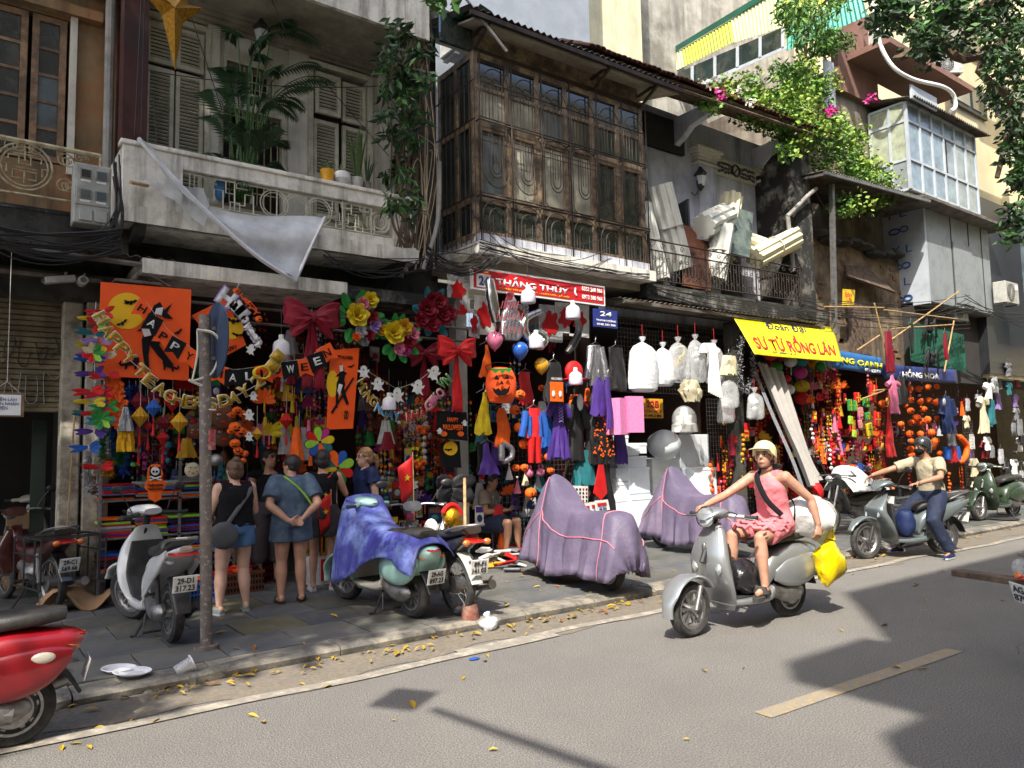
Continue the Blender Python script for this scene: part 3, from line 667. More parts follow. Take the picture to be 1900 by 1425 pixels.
o=MB().tube([(4.95,9.0,8.0),(5.35,8.6,8.35),(6.2,8.35,7.35)],.022,6).build('awning_arm','pipe'); tag(o,'long thin grey rod sticking out across the bay roof corner','rod')
# ================= building 3: white wall with balcony =================
d_=B('white_pilaster_house','pale bluish house with pilasters, dark shutters and overhanging tiled roof')
wallgrid(MB(),9.4,14.9,3.9,8.3,9.8,10.0,[(10.3,11.3,4.5,6.4),(10.5,11.6,7.45,8.15),(12.6,13.4,4.5,5.9)]).build('wall','wall_blue',d_)
MB().bx(9.4,14.9,10.02,10.1,3.9,8.4).build('backing','interior',d_)
for x in (11.95,14.0):
    MB().bx(x,x+.55,9.66,9.8,4.5,7.45).build('pilaster','wall_blue',d_)
    mb=MB()
    for k,(e,h) in enumerate(((.04,.06),(.0,.1),(.05,.05),(.09,.07),(.13,.06))): mb.bx(x-e,x+.55+e,9.66-e,9.8,7.35+sum((.06,.1,.05,.07,.06)[:k]),7.35+sum((.06,.1,.05,.07,.06)[:k+1]))
    mb.build('capital','wall_white',d_,bev=.006)
MB().bx(12.55,13.95,9.72,9.8,7.3,7.66).build('frieze','wall_white',d_)
mb=MB()
for k in range(26):
    cx=12.62+.05*k+rnd.uniform(-.01,.01)
    if abs(cx-13.25)<.13: continue
    for zz in (7.38,7.46,7.55): scroll(mb,cx,zz+rnd.uniform(-.02,.02),.035,rnd.choice((-1,1)),rnd.choice((-1,1)),9.715,.008,1.2)
circ(mb,13.25,7.48,.13,9.715,.014); circ(mb,13.25,7.48,.1,9.715,.008); mb.tube([(13.18,9.715,7.4),(13.32,9.715,7.56)],.014,5)
mb.build('frieze_relief','mould_grey',d_)
MB().bx(9.4,14.9,8.8,9.8,4.2,4.45).build('balcony_slab','mould_grey',d_)
MB().bx(9.4,14.9,8.76,8.8,4.16,4.4).build('slab_edge','mould',d_)
for x in (11.3,13.95):
    mb=MB(); mb.prism([(8.75,7.95),(8.7,8.15),(9.8,8.15),(9.8,7.55),(9.5,7.7),(9.3,7.85)],(x,0,0),YA,ZA,-.16); mb.build('eave_bracket','wall_blue',d_,bev=.01)
# dark shutters leaves open
for (x,w_,ang) in ((10.3,.55,-1.1),(11.3,.55,-1.9),(12.6,.4,-.6)):
    mb=MB().bx(0,w_,-.02,.02,0,1.75).bx(.06,w_-.06,-.03,-.02,.1,.8).bx(.06,w_-.06,-.03,-.02,.9,1.65)
    o=mb.build('shutter_leaf','door_dark',d_); o.location=(x,9.78,4.6 if x<12 else 4.5); o.rotation_euler=(0,0,ang)
MB().bx(10.5,11.6,9.7,9.76,7.45,8.1).build('dark_vent','interior',d_)
# iron railing
rl=T('black_balcony_rail','black ornate wrought iron balcony railing below the foam rolls','railing',(9.45,8.78,4.45))
mb=MB()
for z in (5.2,5.02,4.5): mb.tube([(9.45,8.78,z+.0),(13.95,8.78,z+.06)],.014,5)
mb.tube([(13.95,8.78,5.26),(13.95,9.8,5.26)],.014,5)
for k in range(4): mb.tube([(9.45+1.5*k,8.78,4.45),(9.45+1.5*k,8.78,5.3)],.018,5)
mb.build('rail_bar','iron',rl,world=True)
mb=MB()
k=0; x=9.55
while x<13.9:
    t=(x-9.45)/4.5*.06
    mb.tube([(x,8.78,4.5+t),(x,8.78,5.02+t)],.007,4)
    if k%2: scroll(mb,x+.045,4.62+t,.045,1,1,8.775,.007,1.1); scroll(mb,x-.045,4.9+t,.045,-1,-1,8.775,.007,1.1)
    if k%3==0: scroll(mb,x,5.11+t,.06,1,1,8.775,.007,1.3)
    x+=.085; k+=1
mb.build('scroll_baluster','iron',rl,world=True)
# tiled roof: rows of half round tiles
tr=T('tiled_roof','weathered clay tile roof edge covered in debris above the bay and balcony','roof',(8,8.6,8))
mb=MB().add([(7.9,8.55,7.98),(14.7,8.45,8.16),(14.9,10.6,9.35),(8.3,10.6,9.2)],[(0,1,2,3)]); mb.build('roof_underside','wood_old',tr,world=True,solid=.04)
tm=None
x=7.95;k=0
while x<14.9:
    for j in range(2):
        mb=MB() if tm is None else None
        if mb:
            rs_=[]
            for t in (0,1):
                rs_.append([V((.07*math.cos(a2),t*.5,.05*math.sin(a2)+ (0.0))) for a2 in [PI*q/6 for q in range(7)]])
            mb.loft(rs_,closed=False); o=mb.build('clay_tile','tile_clay',tr,solid=.015); tm=o.data
        else:
            o=bpy.data.objects.new('clay_tile',tm); COL.objects.link(o); o.parent=tr; s=o.modifiers.new('s','SOLIDIFY'); s.thickness=.015
        o.location=V((x,8.42+j*.46,8.0+.26*j+(x-7.95)*.027+rnd.uniform(-.01,.02)))-V((8,8.6,8)); o.rotation_euler=(math.radians(29)+rnd.uniform(-.05,.05),0,rnd.uniform(-.08,.08))
    x+=.118
mb=MB()
for k in range(40):
    xx=rnd.uniform(8,14.8); y_=rnd.uniform(8.5,9.6); mb.ell((xx,y_,8.08+(xx-8)*.027+(y_-8.5)*.56),(rnd.uniform(.05,.2),.12,.05),7,5)
mb.build('debris','leaf_brown',tr,world=True)
mb=MB()
for k in range(5): mb.tube([(9.6,8.5+.25*k,7.9+.12*k),(14.7,8.45+.25*k,8.08+.12*k)],.03,5)
mb.build('rafter','wood_old',tr,world=True)
# stained black end wall
e_=T('black_mould_wall','end wall blackened by mould with white plaster showing at right edge','wall',(14.35,8.85,4.2))
MB().bx(13.98,14.65,8.85,9.8,4.2,7.95).build('wall','mould',e_,world=True,bev=.03); MB().bx(14.66,15.1,9.3,9.8,.1,7.7).build('wall_edge','mould',e_,world=True)
o=MB().tube(cat([(13.6,8.78,6.3),(13.75,8.75,6.42),(14.3,8.72,6.85),(14.6,8.7,7.05)],5),.045,8).tube([(13.62,8.78,6.32),(13.85,8.85,5.2)],.045,8).build('waste_pipe','pipe'); tag(o,'thick grey waste pipe climbing across the black mouldy wall','pipe')
# ================= background tall buildings =================
f_=B('white_rear_building','plain white tall building rising behind the bay roof')
MB().bx(5.6,10.5,11.2,15,6,16).build('wall','shaded_white',f_); MB().bx(5.5,10.6,11.05,11.2,9.55,9.85).build('band','shaded_white',f_)
f_=B('cream_rear_building','cream rear building wall streaked with rain beside the white one')
MB().bx(10.5,13.6,12.6,18,6,20).build('wall','cream',f_)
f_=B('grey_rear_building','rough grey cement rear wall high behind the tiled roof')
MB().bx(12,24,14.5,20,6,26).build('wall','rough_wall',f_)
# rear building with lime corrugated loft: gable wall seen from the left
f_=B('lime_loft_building','long stained rear wall topped by lime and green corrugated loft')
wz=lambda y:10.3
X0=17.2
MB().bx(X0,26,9.85,22,4,10.9).build('wall','stain_wall',f_)
# loft sheets on the left face (plane X=X0)
def quadX(mb,px,py,dx=0): return PX(px,py,X0-.05-dx)
def panel(name,mat,pts,dx=0,ribs=True):
    q=[quadX(None,*p,dx) for p in pts]; mb=MB()
    if ribs:
        n=max(3,int((q[1]-q[0]).length/.11*2)); vs=[]
        for i in range(n+1):
            t=i/n; o_=V((-.03 if i%2 else 0,0,0)); vs+= [q[0].lerp(q[1],t)+o_,q[3].lerp(q[2],t)+o_]
        mb.add(vs,[(2*i,2*i+2,2*i+3,2*i+1) for i in range(n)])
    else: mb.add(q,[(0,1,2,3)])
    return mb.build(name,mat,f_,solid=.01)
panel('lime_sheet','lime_sheet',[(1265,92),(1355,38),(1362,78),(1270,124)])
panel('pale_sheet','pale_sheet',[(1355,38),(1450,-25),(1455,50),(1362,80)]); panel('pale_sheet','lime_sheet',[(1450,-25),(1560,-90),(1560,-10),(1455,48)])
panel('teal_sheet','teal_sheet',[(1205,124),(1232,104),(1233,132),(1208,140)]); panel('lime_sheet','pale_sheet',[(1232,104),(1265,92),(1270,124),(1240,138)])
panel('loft_band','green_sheet',[(1200,118),(1560,-100),(1560,-86),(1203,126)],.05,False)
for i in range(5):
    xa=1245+i*42; ya=140-i*18.2
    panel('loft_window','glass_green',[(xa,ya),(xa+36,ya-15),(xa+36,ya+22),(xa,ya+38)] ,.0,False)
panel('loft_frame','panel_light',[(1245,178),(1460,84),(1460,90),(1246,184)],.06,False)
for i in range(6): xa=1240+i*42; ya=142-i*18.2; panel('loft_frame','panel_light',[(xa,ya),(xa+5,ya-2),(xa+5,ya+37),(xa,ya+40)],.06,False)
panel('teal_sheet','teal_sheet',[(1460,45),(1600,-10),(1610,30),(1460,95)],-.02)
# corner window box etc on its street face
MB().bx(X0-.06,X0+.35,9.8,9.86,9.8,11.2).build('corner_slats','panel_light',f_)
# canopy, brick house
h_=B('old_brick_house','crumbling brick and plaster house with bamboo poles below the metal canopy')
MB().bx(15.0,19.8,9.5,9.7,3.4,6.35).build('wall','brick_old',h_)
MB().bx(14.9,20.5,10.4,10.6,3.4,8).build('recess','interior',h_)
wp=P(1600,600,9.46); MB().bx(16.9,17.9,9.44,9.5,3.75,5.0).build('boarded_window','wood_old',h_)
for k in range(110):
    x=rnd.uniform(15.0,19.5); z=rnd.choice([3.45+.08*j for j in range(36)]); 
    if 16.8<x<18 and z<5.1: continue
    if noise.noise(V((x*.9,0,z*1.1)))<-.02: continue
    MB().bx(x,x+.19,9.475,9.5,z,z+.06).build('brick','brick_piece',h_)
mb=MB()
for k in range(9): mb.ell((15.2+k*.5,9.4,6.35+rnd.uniform(-.08,.1)),(.4,.22,.1),8,5)
mb.build('rubble_top','mould_grey',h_)
corr(MB(),(14.3,8.3,7.27),(18.9,8.3,7.5),(0.0,1.9,.2),.1,.02).build('canopy_sheet','zinc',h_)
MB().beam((14.3,8.32,7.22),(18.9,8.32,7.45),.05,.06).beam((14.35,8.3,7.2),(14.35,10,7.4),.05).build('canopy_frame','steel',h_)
o=MB().beam(P(1543,342,8.6),P(1549,620,8.6),.09,.09).build('canopy_post','steel'); tag(o,'tall square grey steel post holding the canopy by the brick house','post')
o=MB().add([P(1570,512,9.2),P(1660,543,9.2),P(1600,505,9.6)+V((0,0,.2)),P(1570,505,9.6)+V((0,0,.2))],[(0,1,2,3)]).build('plank_awning','wood_old',solid=.05); tag(o,'warped wooden plank awning on crumbling brick wall','awning')
o=MB().add([P(1564,536,9.1),P(1586,538,9.1),P(1584,566,9.1),P(1563,566,9.1)],[(0,1,2,3)]).build('yellow_notice',M('yellow_sign',rgb('#d8b81e'),.5),solid=.01); tag(o,'small yellow notice with red letters on the brick wall','sign')
text('BÁN\nLẠI',P(1575,551,9.08),XA,ZA,.28,.26,'red',o,world=False)
# printed panel box and glass box
k_=B('metal_panel_annex','projecting box clad in grey metal sheets with blue printed film','annex')
MB().bx(19.6,19.7,8.8,11,5.1,7.9).build('film_panel','panel_light',k_); MB().bx(19.7,23.4,8.8,8.9,5.15,7.95).build('sheet_panel','panel_grey',k_); MB().bx(19.65,23.4,8.9,11,5.1,5.2).build('base','zinc',k_)
for x in (21.05,22.1,22.9): MB().bx(x-.012,x+.012,8.785,8.8,5.2,7.9).build('seam','dark_steel',k_)
MB().bx(21.1,22.2,8.77,8.785,5.25,6.9).build('hatch','panel_grey',k_)
for i,(s,yy,zz) in enumerate((('Y L',9.5,7.55),('R Y L',9.55,6.6),('Y L',9.5,5.75))): text(s,(19.59,yy,zz),-YA,ZA,.55 if ' Y ' not in s else .85,.2,'blue_ink',k_)
for zz in (7.1,6.15,5.3):
    mb=MB(); mb.tube([(19.585,9.55+.14*math.cos(t),zz+.07*math.sin(t)) for t in [2*PI*q/12 for q in range(13)]],.02,5); mb.tube([(19.585,9.3+.1*math.cos(t),zz+.02+.07*math.sin(t)) for t in [2*PI*q/12 for q in range(13)]],.02,5); mb.build('printed_logo','blue_ink',k_)
M('frosted',rgb('#959c86'),.5,var=.15,sc_=5,dirt=(rgb('#b5b8a4'),.6,6)); j_=B('glass_box_annex','projecting aluminium window box of frosted grey panes under a metal roof','annex')
X0g,X1g,Z0g,Z1g=19.05,22.95,7.95,10.1
MB().bx(X0g+.08,X1g,8.95,9.9,Z0g+.03,Z1g).build('inside','glass_blue',j_)
nn=6; cx=[lerp(X0g,X1g,i/nn) for i in range(nn+1)]; rz=[Z0g,8.72,9.72,Z1g+.1]
fr=MB()
for x in cx: fr.bx(x-.03,x+.03,8.78,8.86,Z0g,Z1g+.1)
for z in rz:
    for i in range(nn): fr.bx(cx[i]+.03,cx[i+1]-.03,8.783,8.857,z-.03,z+.03)
for y in (9.25,9.75): fr.bx(X0g-.03,X0g+.03,y-.03,y+.03,Z0g,Z1g+.1)
for z in rz:  fr.bx(X0g-.028,X0g+.028,8.86,9.75,z-.03,z+.03)
fr.build('frame','panel_light',j_)
for i in range(nn):
    for za,zb2 in zip(rz,rz[1:]):
        if i==3 and za==8.72: MB().bx(cx[i]+.03,cx[i]+.2,8.82,8.83,za+.03,zb2-.03).build('pane','interior',j_); MB().bx(cx[i]+.22,cx[i+1]-.03,8.82,8.83,za+.03,zb2-.03).build('pane','glass_blue',j_); continue
        MB().bx(cx[i]+.03,cx[i+1]-.03,8.82,8.83,za+.03,zb2-.03).build('pane','glass_blue',j_)
for ya,yb_ in ((8.86,9.22),(9.28,9.72)):
    for za,zb2 in zip(rz,rz[1:]): MB().bx(X0g-.006,X0g+.006,ya,yb_,za+.03,zb2-.03).build('pane',('panel_grey' if za<8.5 else 'frosted'),j_)
corr(MB(),(18.9,8.5,10.2),(23.3,8.5,10.2),(0,1.5,.35),.12,.03).build('roof_sheet','zinc',j_)
MB().bx(18.85,20.2,8.55,8.6,10.15,10.5).build('roof_flashing','panel_light',j_)
MB().bx(18.7,23.8,8.35,9.8,7.55,7.62).build('lower_canopy','zinc',j_)
n_=B('rose_balcony','projecting concrete balcony slab with pinkish underside above the glass box','balcony')
MB().bx(18.0,22.6,8.6,9.9,11.35,11.5).build('slab',M('rose',rgb('#7d5c50'),.9,dirt=(rgb('#4f4038'),.6,1)),n_); MB().bx(17.6,19.5,9.7,9.9,10.5,13).build('wall','rose',n_)
o=MB().tube(cat([(18.1,9.0,13.5),(18.0,8.9,11.8),(18.15,8.7,10.9),(18.8,8.5,10.6),(20.2,8.4,10.75),(20.8,8.4,10.7),(20.9,8.4,10.4),(20.6,8.4,10.2)],6),.05,8).build('white_hose','white'); tag(o,'thick white pipe bending down onto the glass box roof','pipe')
p_=B('modern_yellow_building','modern pale yellow building with black framed windows and dark glass corner')
MB().bx(23.4,33,9.4,20,8.6,22).build('wall','yellow_house',p_); MB().bx(23.3,26.2,8.95,9.4,3.5,8.6).build('dark_wall','black_frame',p_)
MB().bx(26.2,34,8.2,9.4,8.6,22).build('front_wall','yellow_house',p_)
MB().bx(26.1,34,8.1,9,4.4,8.5).build('glass_front','glass_sky',p_)
for k in range(6): MB().bx(26.05+k*1.2,26.2+k*1.2,8.0,8.1,4.4,8.5).build('mullion','black_frame',p_)
for z in (4.4,6.4,8.5): MB().bx(26.05,34,8.02,8.1,z-.06,z+.06).build('mullion','black_frame',p_)
MB().bx(26,34,7.7,8.2,8.5,8.75).build('ledge','cream',p_)
def win(px0,py0,px1,py1,Y,n=2):
    a_=P(px0,py1,Y); b2=P(px1,py0,Y); x0,x1=a_.x,b2.x; z1=P((px0+px1)/2,(py0+py1)/2,Y).z; h=abs(py1-py0)/ppm(a_)*.42
    f=MB().bx(x0,x1,Y-.08,Y,z1-h,z1+h).build('window','black_frame',p_)
    for i in range(n):
        MB().bx(lerp(x0,x1,i/n)+.1,lerp(x0,x1,(i+1)/n)-.1,Y-.11,Y-.08,z1-h+.12,z1+h-.12).build('pane','glass_sky' if (i==0 or n==3) else 'glass_dark',f)
win(1752,45,1812,98,9.38); win(1765,150,1822,215,9.38); win(1848,160,1895,240,8.18); win(1850,20,1898,80,8.18)
MB().bx(23.4,33,9.0,9.6,3.4,8.6).build('lower_wall','cream',p_)
# opposite side of the street (behind the camera): casts the shade on the right and gives windows something to mirror
q_=B('opposite_terrace','row of plastered houses on the camera side of the street')
M('opp2',rgb('#c2b48a'),.9);
MB().bx(-30,-2.4,-14,-6,0,9).build('house_wall','opposite',q_)
MB().bx(-2.36,9,-14,-3.6,0,16).build('house_wall','opposite',q_)
for (xx,yy,zz,hh) in ((-3.3,-3.6,8.6,.7),(-3.0,-3.5,10.8,.5),(-3.5,-3.4,12.8,.6)): MB().bx(xx,-2.36,yy-1.2,yy,zz,zz+hh).build('balcony','opp2',q_)  # unseen balcony boxes, added to make the shadow edge on the road zigzag
MB().bx(9.0,40,-14,-3.8,0,15.2).build('house_wall','opp2',q_)
for i in range(10):
    for j in range(2): MB().bx(-28+i*5.1,-26.5+i*5.1,-3.84 if -28+i*5.1>-3 else -6.04,-3.5 if -28+i*5.1>-3 else -5.9,3.8+3*j,5.4+3*j).build('window','glass_dark',q_)
# ================= right hand ground floor rooms =================
z_=B('red_shop_house','dark ground floor shop row under the black mouldy wall and brick house','shop')
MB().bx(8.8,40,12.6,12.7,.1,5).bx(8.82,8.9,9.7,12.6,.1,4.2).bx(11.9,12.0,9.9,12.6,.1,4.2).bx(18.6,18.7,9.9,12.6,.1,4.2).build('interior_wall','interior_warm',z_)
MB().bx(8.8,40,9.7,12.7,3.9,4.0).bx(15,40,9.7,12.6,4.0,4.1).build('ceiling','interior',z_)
MB().bx(19.6,23.6,9.2,9.6,3.2,5.2).bx(23.4,40,9.3,9.6,3.2,8.6).build('upper_wall','interior',z_)
MB().bx(33,50,4,20,0,22).build('end_wall','cream',p_)
MB().beam((8.8,8.85,4.05),(14.6,8.8,4.05),.25,.06).build('awning_edge','zinc',z_); 
corr(MB(),(8.7,8.75,4.1),(14.4,8.6,4.12),(0,1.1,.1),.12,.015).build('awning_sheet','zinc',z_)
MB().bx(11.85,12.1,8.95,9.15,.1,4.0).build('shop_pillar','mould_grey',z_)
# ================= foliage =================
def leafm(n,c,**k): return M(n,rgb(c),.55,var=.22,sc_=1.2,**k)
for n,c in (('leaf_dark','#25401c'),('leaf_mid','#3f6a26'),('leaf_bright','#5d842c'),('leaf_lime','#84a038'),('leaf_palm','#2c4a2a'),('flower_pink','#c42a80'),('flower_white','#ddd8c8')): leafm(n,c)
for n in ('leaf_bright','leaf_lime','leaf_mid','leaf_dark'):
    b_=MATS[n].node_tree.nodes['Principled BSDF']; b_.inputs['Transmission Weight'].default_value=0; 
M('bark',rgb('#5c4c3c'),.9,var=.25,sc_=8,bump=.5,bs=25)
def leaves(blobs,size,seed,aspect=.45,droop=.4):
    r=random.Random(seed); vs=[];fs=[]
    for c,rad,n in blobs:
        c=V(c)
        if not hasattr(rad,'__len__'): rad=(rad,)*3
        for k in range(n):
            while 1:
                p=V((r.uniform(-1,1),r.uniform(-1,1),r.uniform(-1,1)))
                if .25<p.length<1: break
            p=c+V((p.x*rad[0],p.y*rad[1],p.z*rad[2]))
            d=V((r.gauss(0,1),r.gauss(0,1),r.gauss(0,.6)-droop)).normalized(); s=size*r.uniform(.6,1.3)
            u=d.cross(V((r.gauss(0,1),r.gauss(0,1),r.gauss(0,1)))).normalized()*s*aspect*.5; q=d.cross(u).normalized()*s*.08
            i=len(vs); vs+=[p,p+d*s*.5+u+q,p+d*s,p+d*s*.5-u+q]; fs+=[(i,i+1,i+2),(i,i+2,i+3)]
    mb=MB(); mb.add(vs,fs); return mb
def spread(path,rad,n,cnt,seed):
    r=random.Random(seed); out=[]
    pts=cat(path,8)
    for k in range(cnt):
        p=r.choice(pts); out.append((p+V((r.gauss(0,rad),r.gauss(0,rad),r.gauss(0,rad))),r.uniform(.12,.3)*1.0,n))
    return out
# shade trees on the camera side (their crowns reach over the street above the frame)
r=random.Random(11)
t1=T('street_tree','tall street tree whose crown reaches over the road above the shuttered house','tree',(-9,-1.2,0))
MB().tube([(-9,-1.2,0),(-9.1,-.5,4),(-9,1,7),(-7,3,13),(-3,3.5,17.5)],[.35,.28,.22,.14,.05],10).build('trunk','bark',t1,world=True)
bl=[]
for k in range(120):
    x=r.uniform(-4.5,8.2); y=r.uniform(5.9,8.3); z=r.uniform(10.0,12.4)
    if x>3.5 and r.random()<.25: continue
    bl.append(((x-4.5,y-3.6,z+6.9),r.uniform(.5,.8),140))
for k in range(70):
    x=r.uniform(-9,-2.6); y=r.uniform(.6,6); z=r.uniform(9.6,12.5); bl.append(((x,y,z),r.uniform(.5,.95),230))
for k in range(36):
    x=r.uniform(-3,.5); y=r.uniform(3.8,6.2); z=r.uniform(9.6,12); bl.append(((x,y,z),r.uniform(.5,.9),240))
leaves(bl,.26,5,.55).build('crown','leaf_dark',t1,world=True)
# visible tree top right
t2=T('overhanging_tree','dark green tree branches with small oval leaves hanging in at top right','tree',(20,2.5,0))
br=[[(21,-1,11),P(1900,-40,4.2),P(1780,40,4.6),P(1640,30,5)],[(21,-1,11),P(1900,60,4.2),P(1880,200,4.4),P(1850,330,4.6)],[P(1900,-40,4.2),P(1700,90,4.8),P(1660,110,5)],[P(1900,60,4.2),P(1790,110,4.5),P(1740,60,4.7)]]
mb=MB().tube([(21,-2,0),(21,-1,11)],[.3,.2],8)
for b2 in br: mb.tube(cat(b2,5),[.08-.003*i for i in range(len(cat(b2,5)))],6)
mb.build('trunk','bark',t2,world=True)
r=random.Random(4)
def clus(regs,Y,nn,seed,radpx=26):
    rr=random.Random(seed); out=[]
    for (x0,y0,x1,y1,cnt) in regs:
        for k in range(cnt):
            px,py=rr.uniform(x0,x1),rr.uniform(y0,y1); yy=Y+rr.uniform(-.8,.8); p=P(px,py,yy); out.append((p,radpx/ppm(p)*rr.uniform(.6,1.2),nn))
    return out
cl=clus([(1640,-60,1910,40,26),(1700,30,1910,90,16),(1840,80,1920,200,14),(1870,180,1925,330,12),(1840,250,1920,280,4),(1880,330,1925,430,5),(1620,10,1700,70,6),(1680,80,1740,110,3)],4.5,55,6)
leaves(cl,.13,8,.5).build('crown','leaf_dark',t2,world=True)
leaves([(c+V((.1,0,.15)),q,n//3) for c,q,n in cl],.13,18,.5).build('crown','leaf_mid',t2,world=True)
for (nm,regs,sd,lab) in (('hanging_branch',[(795,-20,860,12,6)],31,'leafy twig hanging into the frame beside the vine gap'),):
    o=leaves(clus(regs,7.5,16,sd,18),.16,sd,.6).build(nm,'leaf_mid'); tag(o,lab,'branch')
# bougainvillea
bg_=T('bougainvillea','bright green bougainvillea with pink flowers spilling over the tiled roof end','bougainvillea',P(1480,330,9.2))
regs=[(1310,158,1430,200,16),(1380,180,1500,230,24),(1430,210,1560,290,30),(1500,240,1600,330,17),(1560,290,1640,350,8),(1590,330,1640,390,6),(1450,130,1530,190,14),(1540,370,1600,400,5),(1595,390,1612,410,1)]
cl=clus(regs,9.3,70,12,24)
leaves(cl,.1,3,.7,.2).build('foliage','leaf_bright',bg_,world=True)
leaves([(c,q,n//2) for c,q,n in cl],.1,33,.7,.2).build('foliage','leaf_mid',bg_,world=True)
leaves([(c-V((0,.3,0)),q,n//3) for c,q,n in cl],.1,43,.7,.2).build('foliage','leaf_lime',bg_,world=True)
leaves(clus([(1530,198,1546,206,2),(1420,195,1432,203,2),(1340,172,1352,178,1),(1520,244,1530,248,1),(1612,182,1620,186,1),(1475,198,1500,205,1)],8.6,26,5,10),.09,7,.8).build('flower','flower_pink',bg_,world=True)
leaves(clus([(1370,160,1400,190,5),(1300,152,1340,160,3)],8.9,18,5,12),.08,7,.8).build('flower','flower_white',bg_,world=True)
mb=MB()
for q in ([(1500,330),(1480,260),(1500,180),(1490,60)],[(1480,260),(1560,300),(1620,350)],[(1500,330),(1540,395),(1600,400)],[(1490,60),(1540,20)]): mb.tube(cat([P(x,y,9.3) for x,y in q],4),.025,5)
mb.build('stem','bark',bg_,world=True)
ct=T('climbing_tree','feathery light green tree growing from the bougainvillea before the lime loft','tree',P(1500,200,9.3))
cl=clus([(1450,-30,1570,60,16),(1460,50,1530,120,7),(1440,100,1500,150,4),(1530,60,1590,90,7),(1440,20,1480,60,5)],9.2,36,22,22)
leaves(cl,.17,9,.32,.9).build('crown','leaf_mid',ct,world=True); leaves(cl,.17,19,.32,.9).build('crown','leaf_bright',ct,world=True)
MB().tube(cat([P(1500,200,9.4),P(1495,90,9.4),P(1520,-30,9.4)],4),.04,6).build('trunk','bark',ct,world=True)
# vine in the gap
vn=T('gap_vine','dark green climbing vine with hanging roots between shuttered house and bay','vine',P(760,470,8.9))
cl=clus([(722,30,760,110,8),(715,110,770,180,10),(712,200,775,260,8),(720,290,760,330,5),(715,350,770,400,7),(760,120,800,160,3),(770,60,800,100,3)],8.9,20,41,18)
leaves(cl,.17,4,.35,.8).build('foliage','leaf_dark',vn,world=True); leaves(cl[::2],.15,14,.35,.8).build('foliage','leaf_mid',vn,world=True)
mb=MB(); rr=random.Random(9)
for k in range(26):
    x=rr.uniform(735,800); pts=[P(x+rr.uniform(-14,14)+dy*.0,dy,8.8) for dy in range(-20,500,60)]; mb.tube(cat(pts,3),rr.choice((.008,.012,.02)),4)
mb.build('root','bark',vn,world=True)
mb=MB()
for k in range(9): mb.tube(cat([P(780+rr.uniform(-25,25),100+k*30,8.75),P(800+rr.uniform(-20,20),300,8.7),P(790+rr.uniform(-25,20),500,8.8)],5),.007,4)
mb.build('dry_root',M('dry_root',rgb('#a3937a'),.9),vn,world=True)
o=MB().tube(cat([P(815,300,8.7),P(812,410,8.7),P(785,500,8.7)],4),.03,7).build('grey_conduit','pipe'); tag(o,'thin pale grey conduit pipe curving down beside the bay','pipe')
# electric cables
mb=MB()
def sag(a,b,s=.2,n=10): return [a.lerp(b,i/n)-V((0,0,s*4*(i/n)*(1-i/n))) for i in range(n+1)]
rr=random.Random(5)
cb=T('cable_bundle','tangled bundle of black cables sagging along the balcony undersides','cables',P(100,430,8.7))
for k in range(16): mb.tube(sag(P(-40,425+rr.uniform(-15,25),8.65),P(225,440+rr.uniform(-20,30),8.65),rr.uniform(.02,.25)),rr.uniform(.006,.014),4)
for k in range(10): mb.tube(cat([P(215+rr.uniform(-6,8),300+rr.uniform(-20,30),8.7),P(222+rr.uniform(-8,8),390,8.68),P(205+rr.uniform(-30,15),450+rr.uniform(-15,15),8.66),P(170+rr.uniform(-20,40),430,8.65)],5),.008,4)
mb.build('cable','wire',cb,world=True)
mb=MB()
for k in range(7): mb.tube(sag(P(600,470+rr.uniform(-8,20),8.7),P(790+rr.uniform(-8,20),480+rr.uniform(-20,20),8.7),rr.uniform(-.1,.3)),.007,4)
for k in range(14): mb.tube(sag(P(790,470+rr.uniform(-18,25),8.6),P(900+rr.uniform(-30,40),470+rr.uniform(-20,20),8.5),rr.uniform(0,.35)),.008,4)
for k in range(8): mb.tube(sag(P(890,448+rr.uniform(-5,15),8.5),P(1205,512+rr.uniform(-4,12),8.5),rr.uniform(.0,.2)),.006,4)
for k in range(3): mb.tube(sag(P(880,400,8.55),P(1130,440+k*20,8.55),.25+.15*k),.006,4)
mb.build('cable','wire',cb,world=True)
mb=MB()
for k in range(6): mb.tube(sag(P(1205,525+rr.uniform(-4,10),8.7),P(1500,590+rr.uniform(-20,12),8.6),rr.uniform(0,.25)),.007,4)
for k in range(10): mb.tube(sag(P(1480,560+rr.uniform(-20,20),8.6),P(1800,560+rr.uniform(-30,50),8.4),rr.uniform(0,.5)),.008,4)
for k in range(6): mb.tube(sag(P(1790,560+rr.uniform(-20,20),8.4),P(1930,590+rr.uniform(-30,30),8.2),rr.uniform(0,.4)),.012,4)
mb.build('cable','wire',cb,world=True)
for (a_,b2,s) in (((600,150),(722,165),.05),((350,0),(420,200),.0),((260,120),(730,165),.1),((640,190),(722,285),.0),((150,300),(145,90),0)): 
    pass
mb=MB()
for (a_,b2,s) in (((270,130),(725,158),.1),((345,0),(412,205),.0),((530,60),(500,-10),.0),((600,150),(722,290),.0),((285,180),(300,395),0.0),((262,0),(250,250),0),((268,0),(262,250),0)): mb.tube(sag(P(*a_,8.95),P(*b2,8.95),s),.006,4)
o=mb.build('thin_wires','wire'); tag(o,'thin slack wires strung across the shuttered balcony','wires')
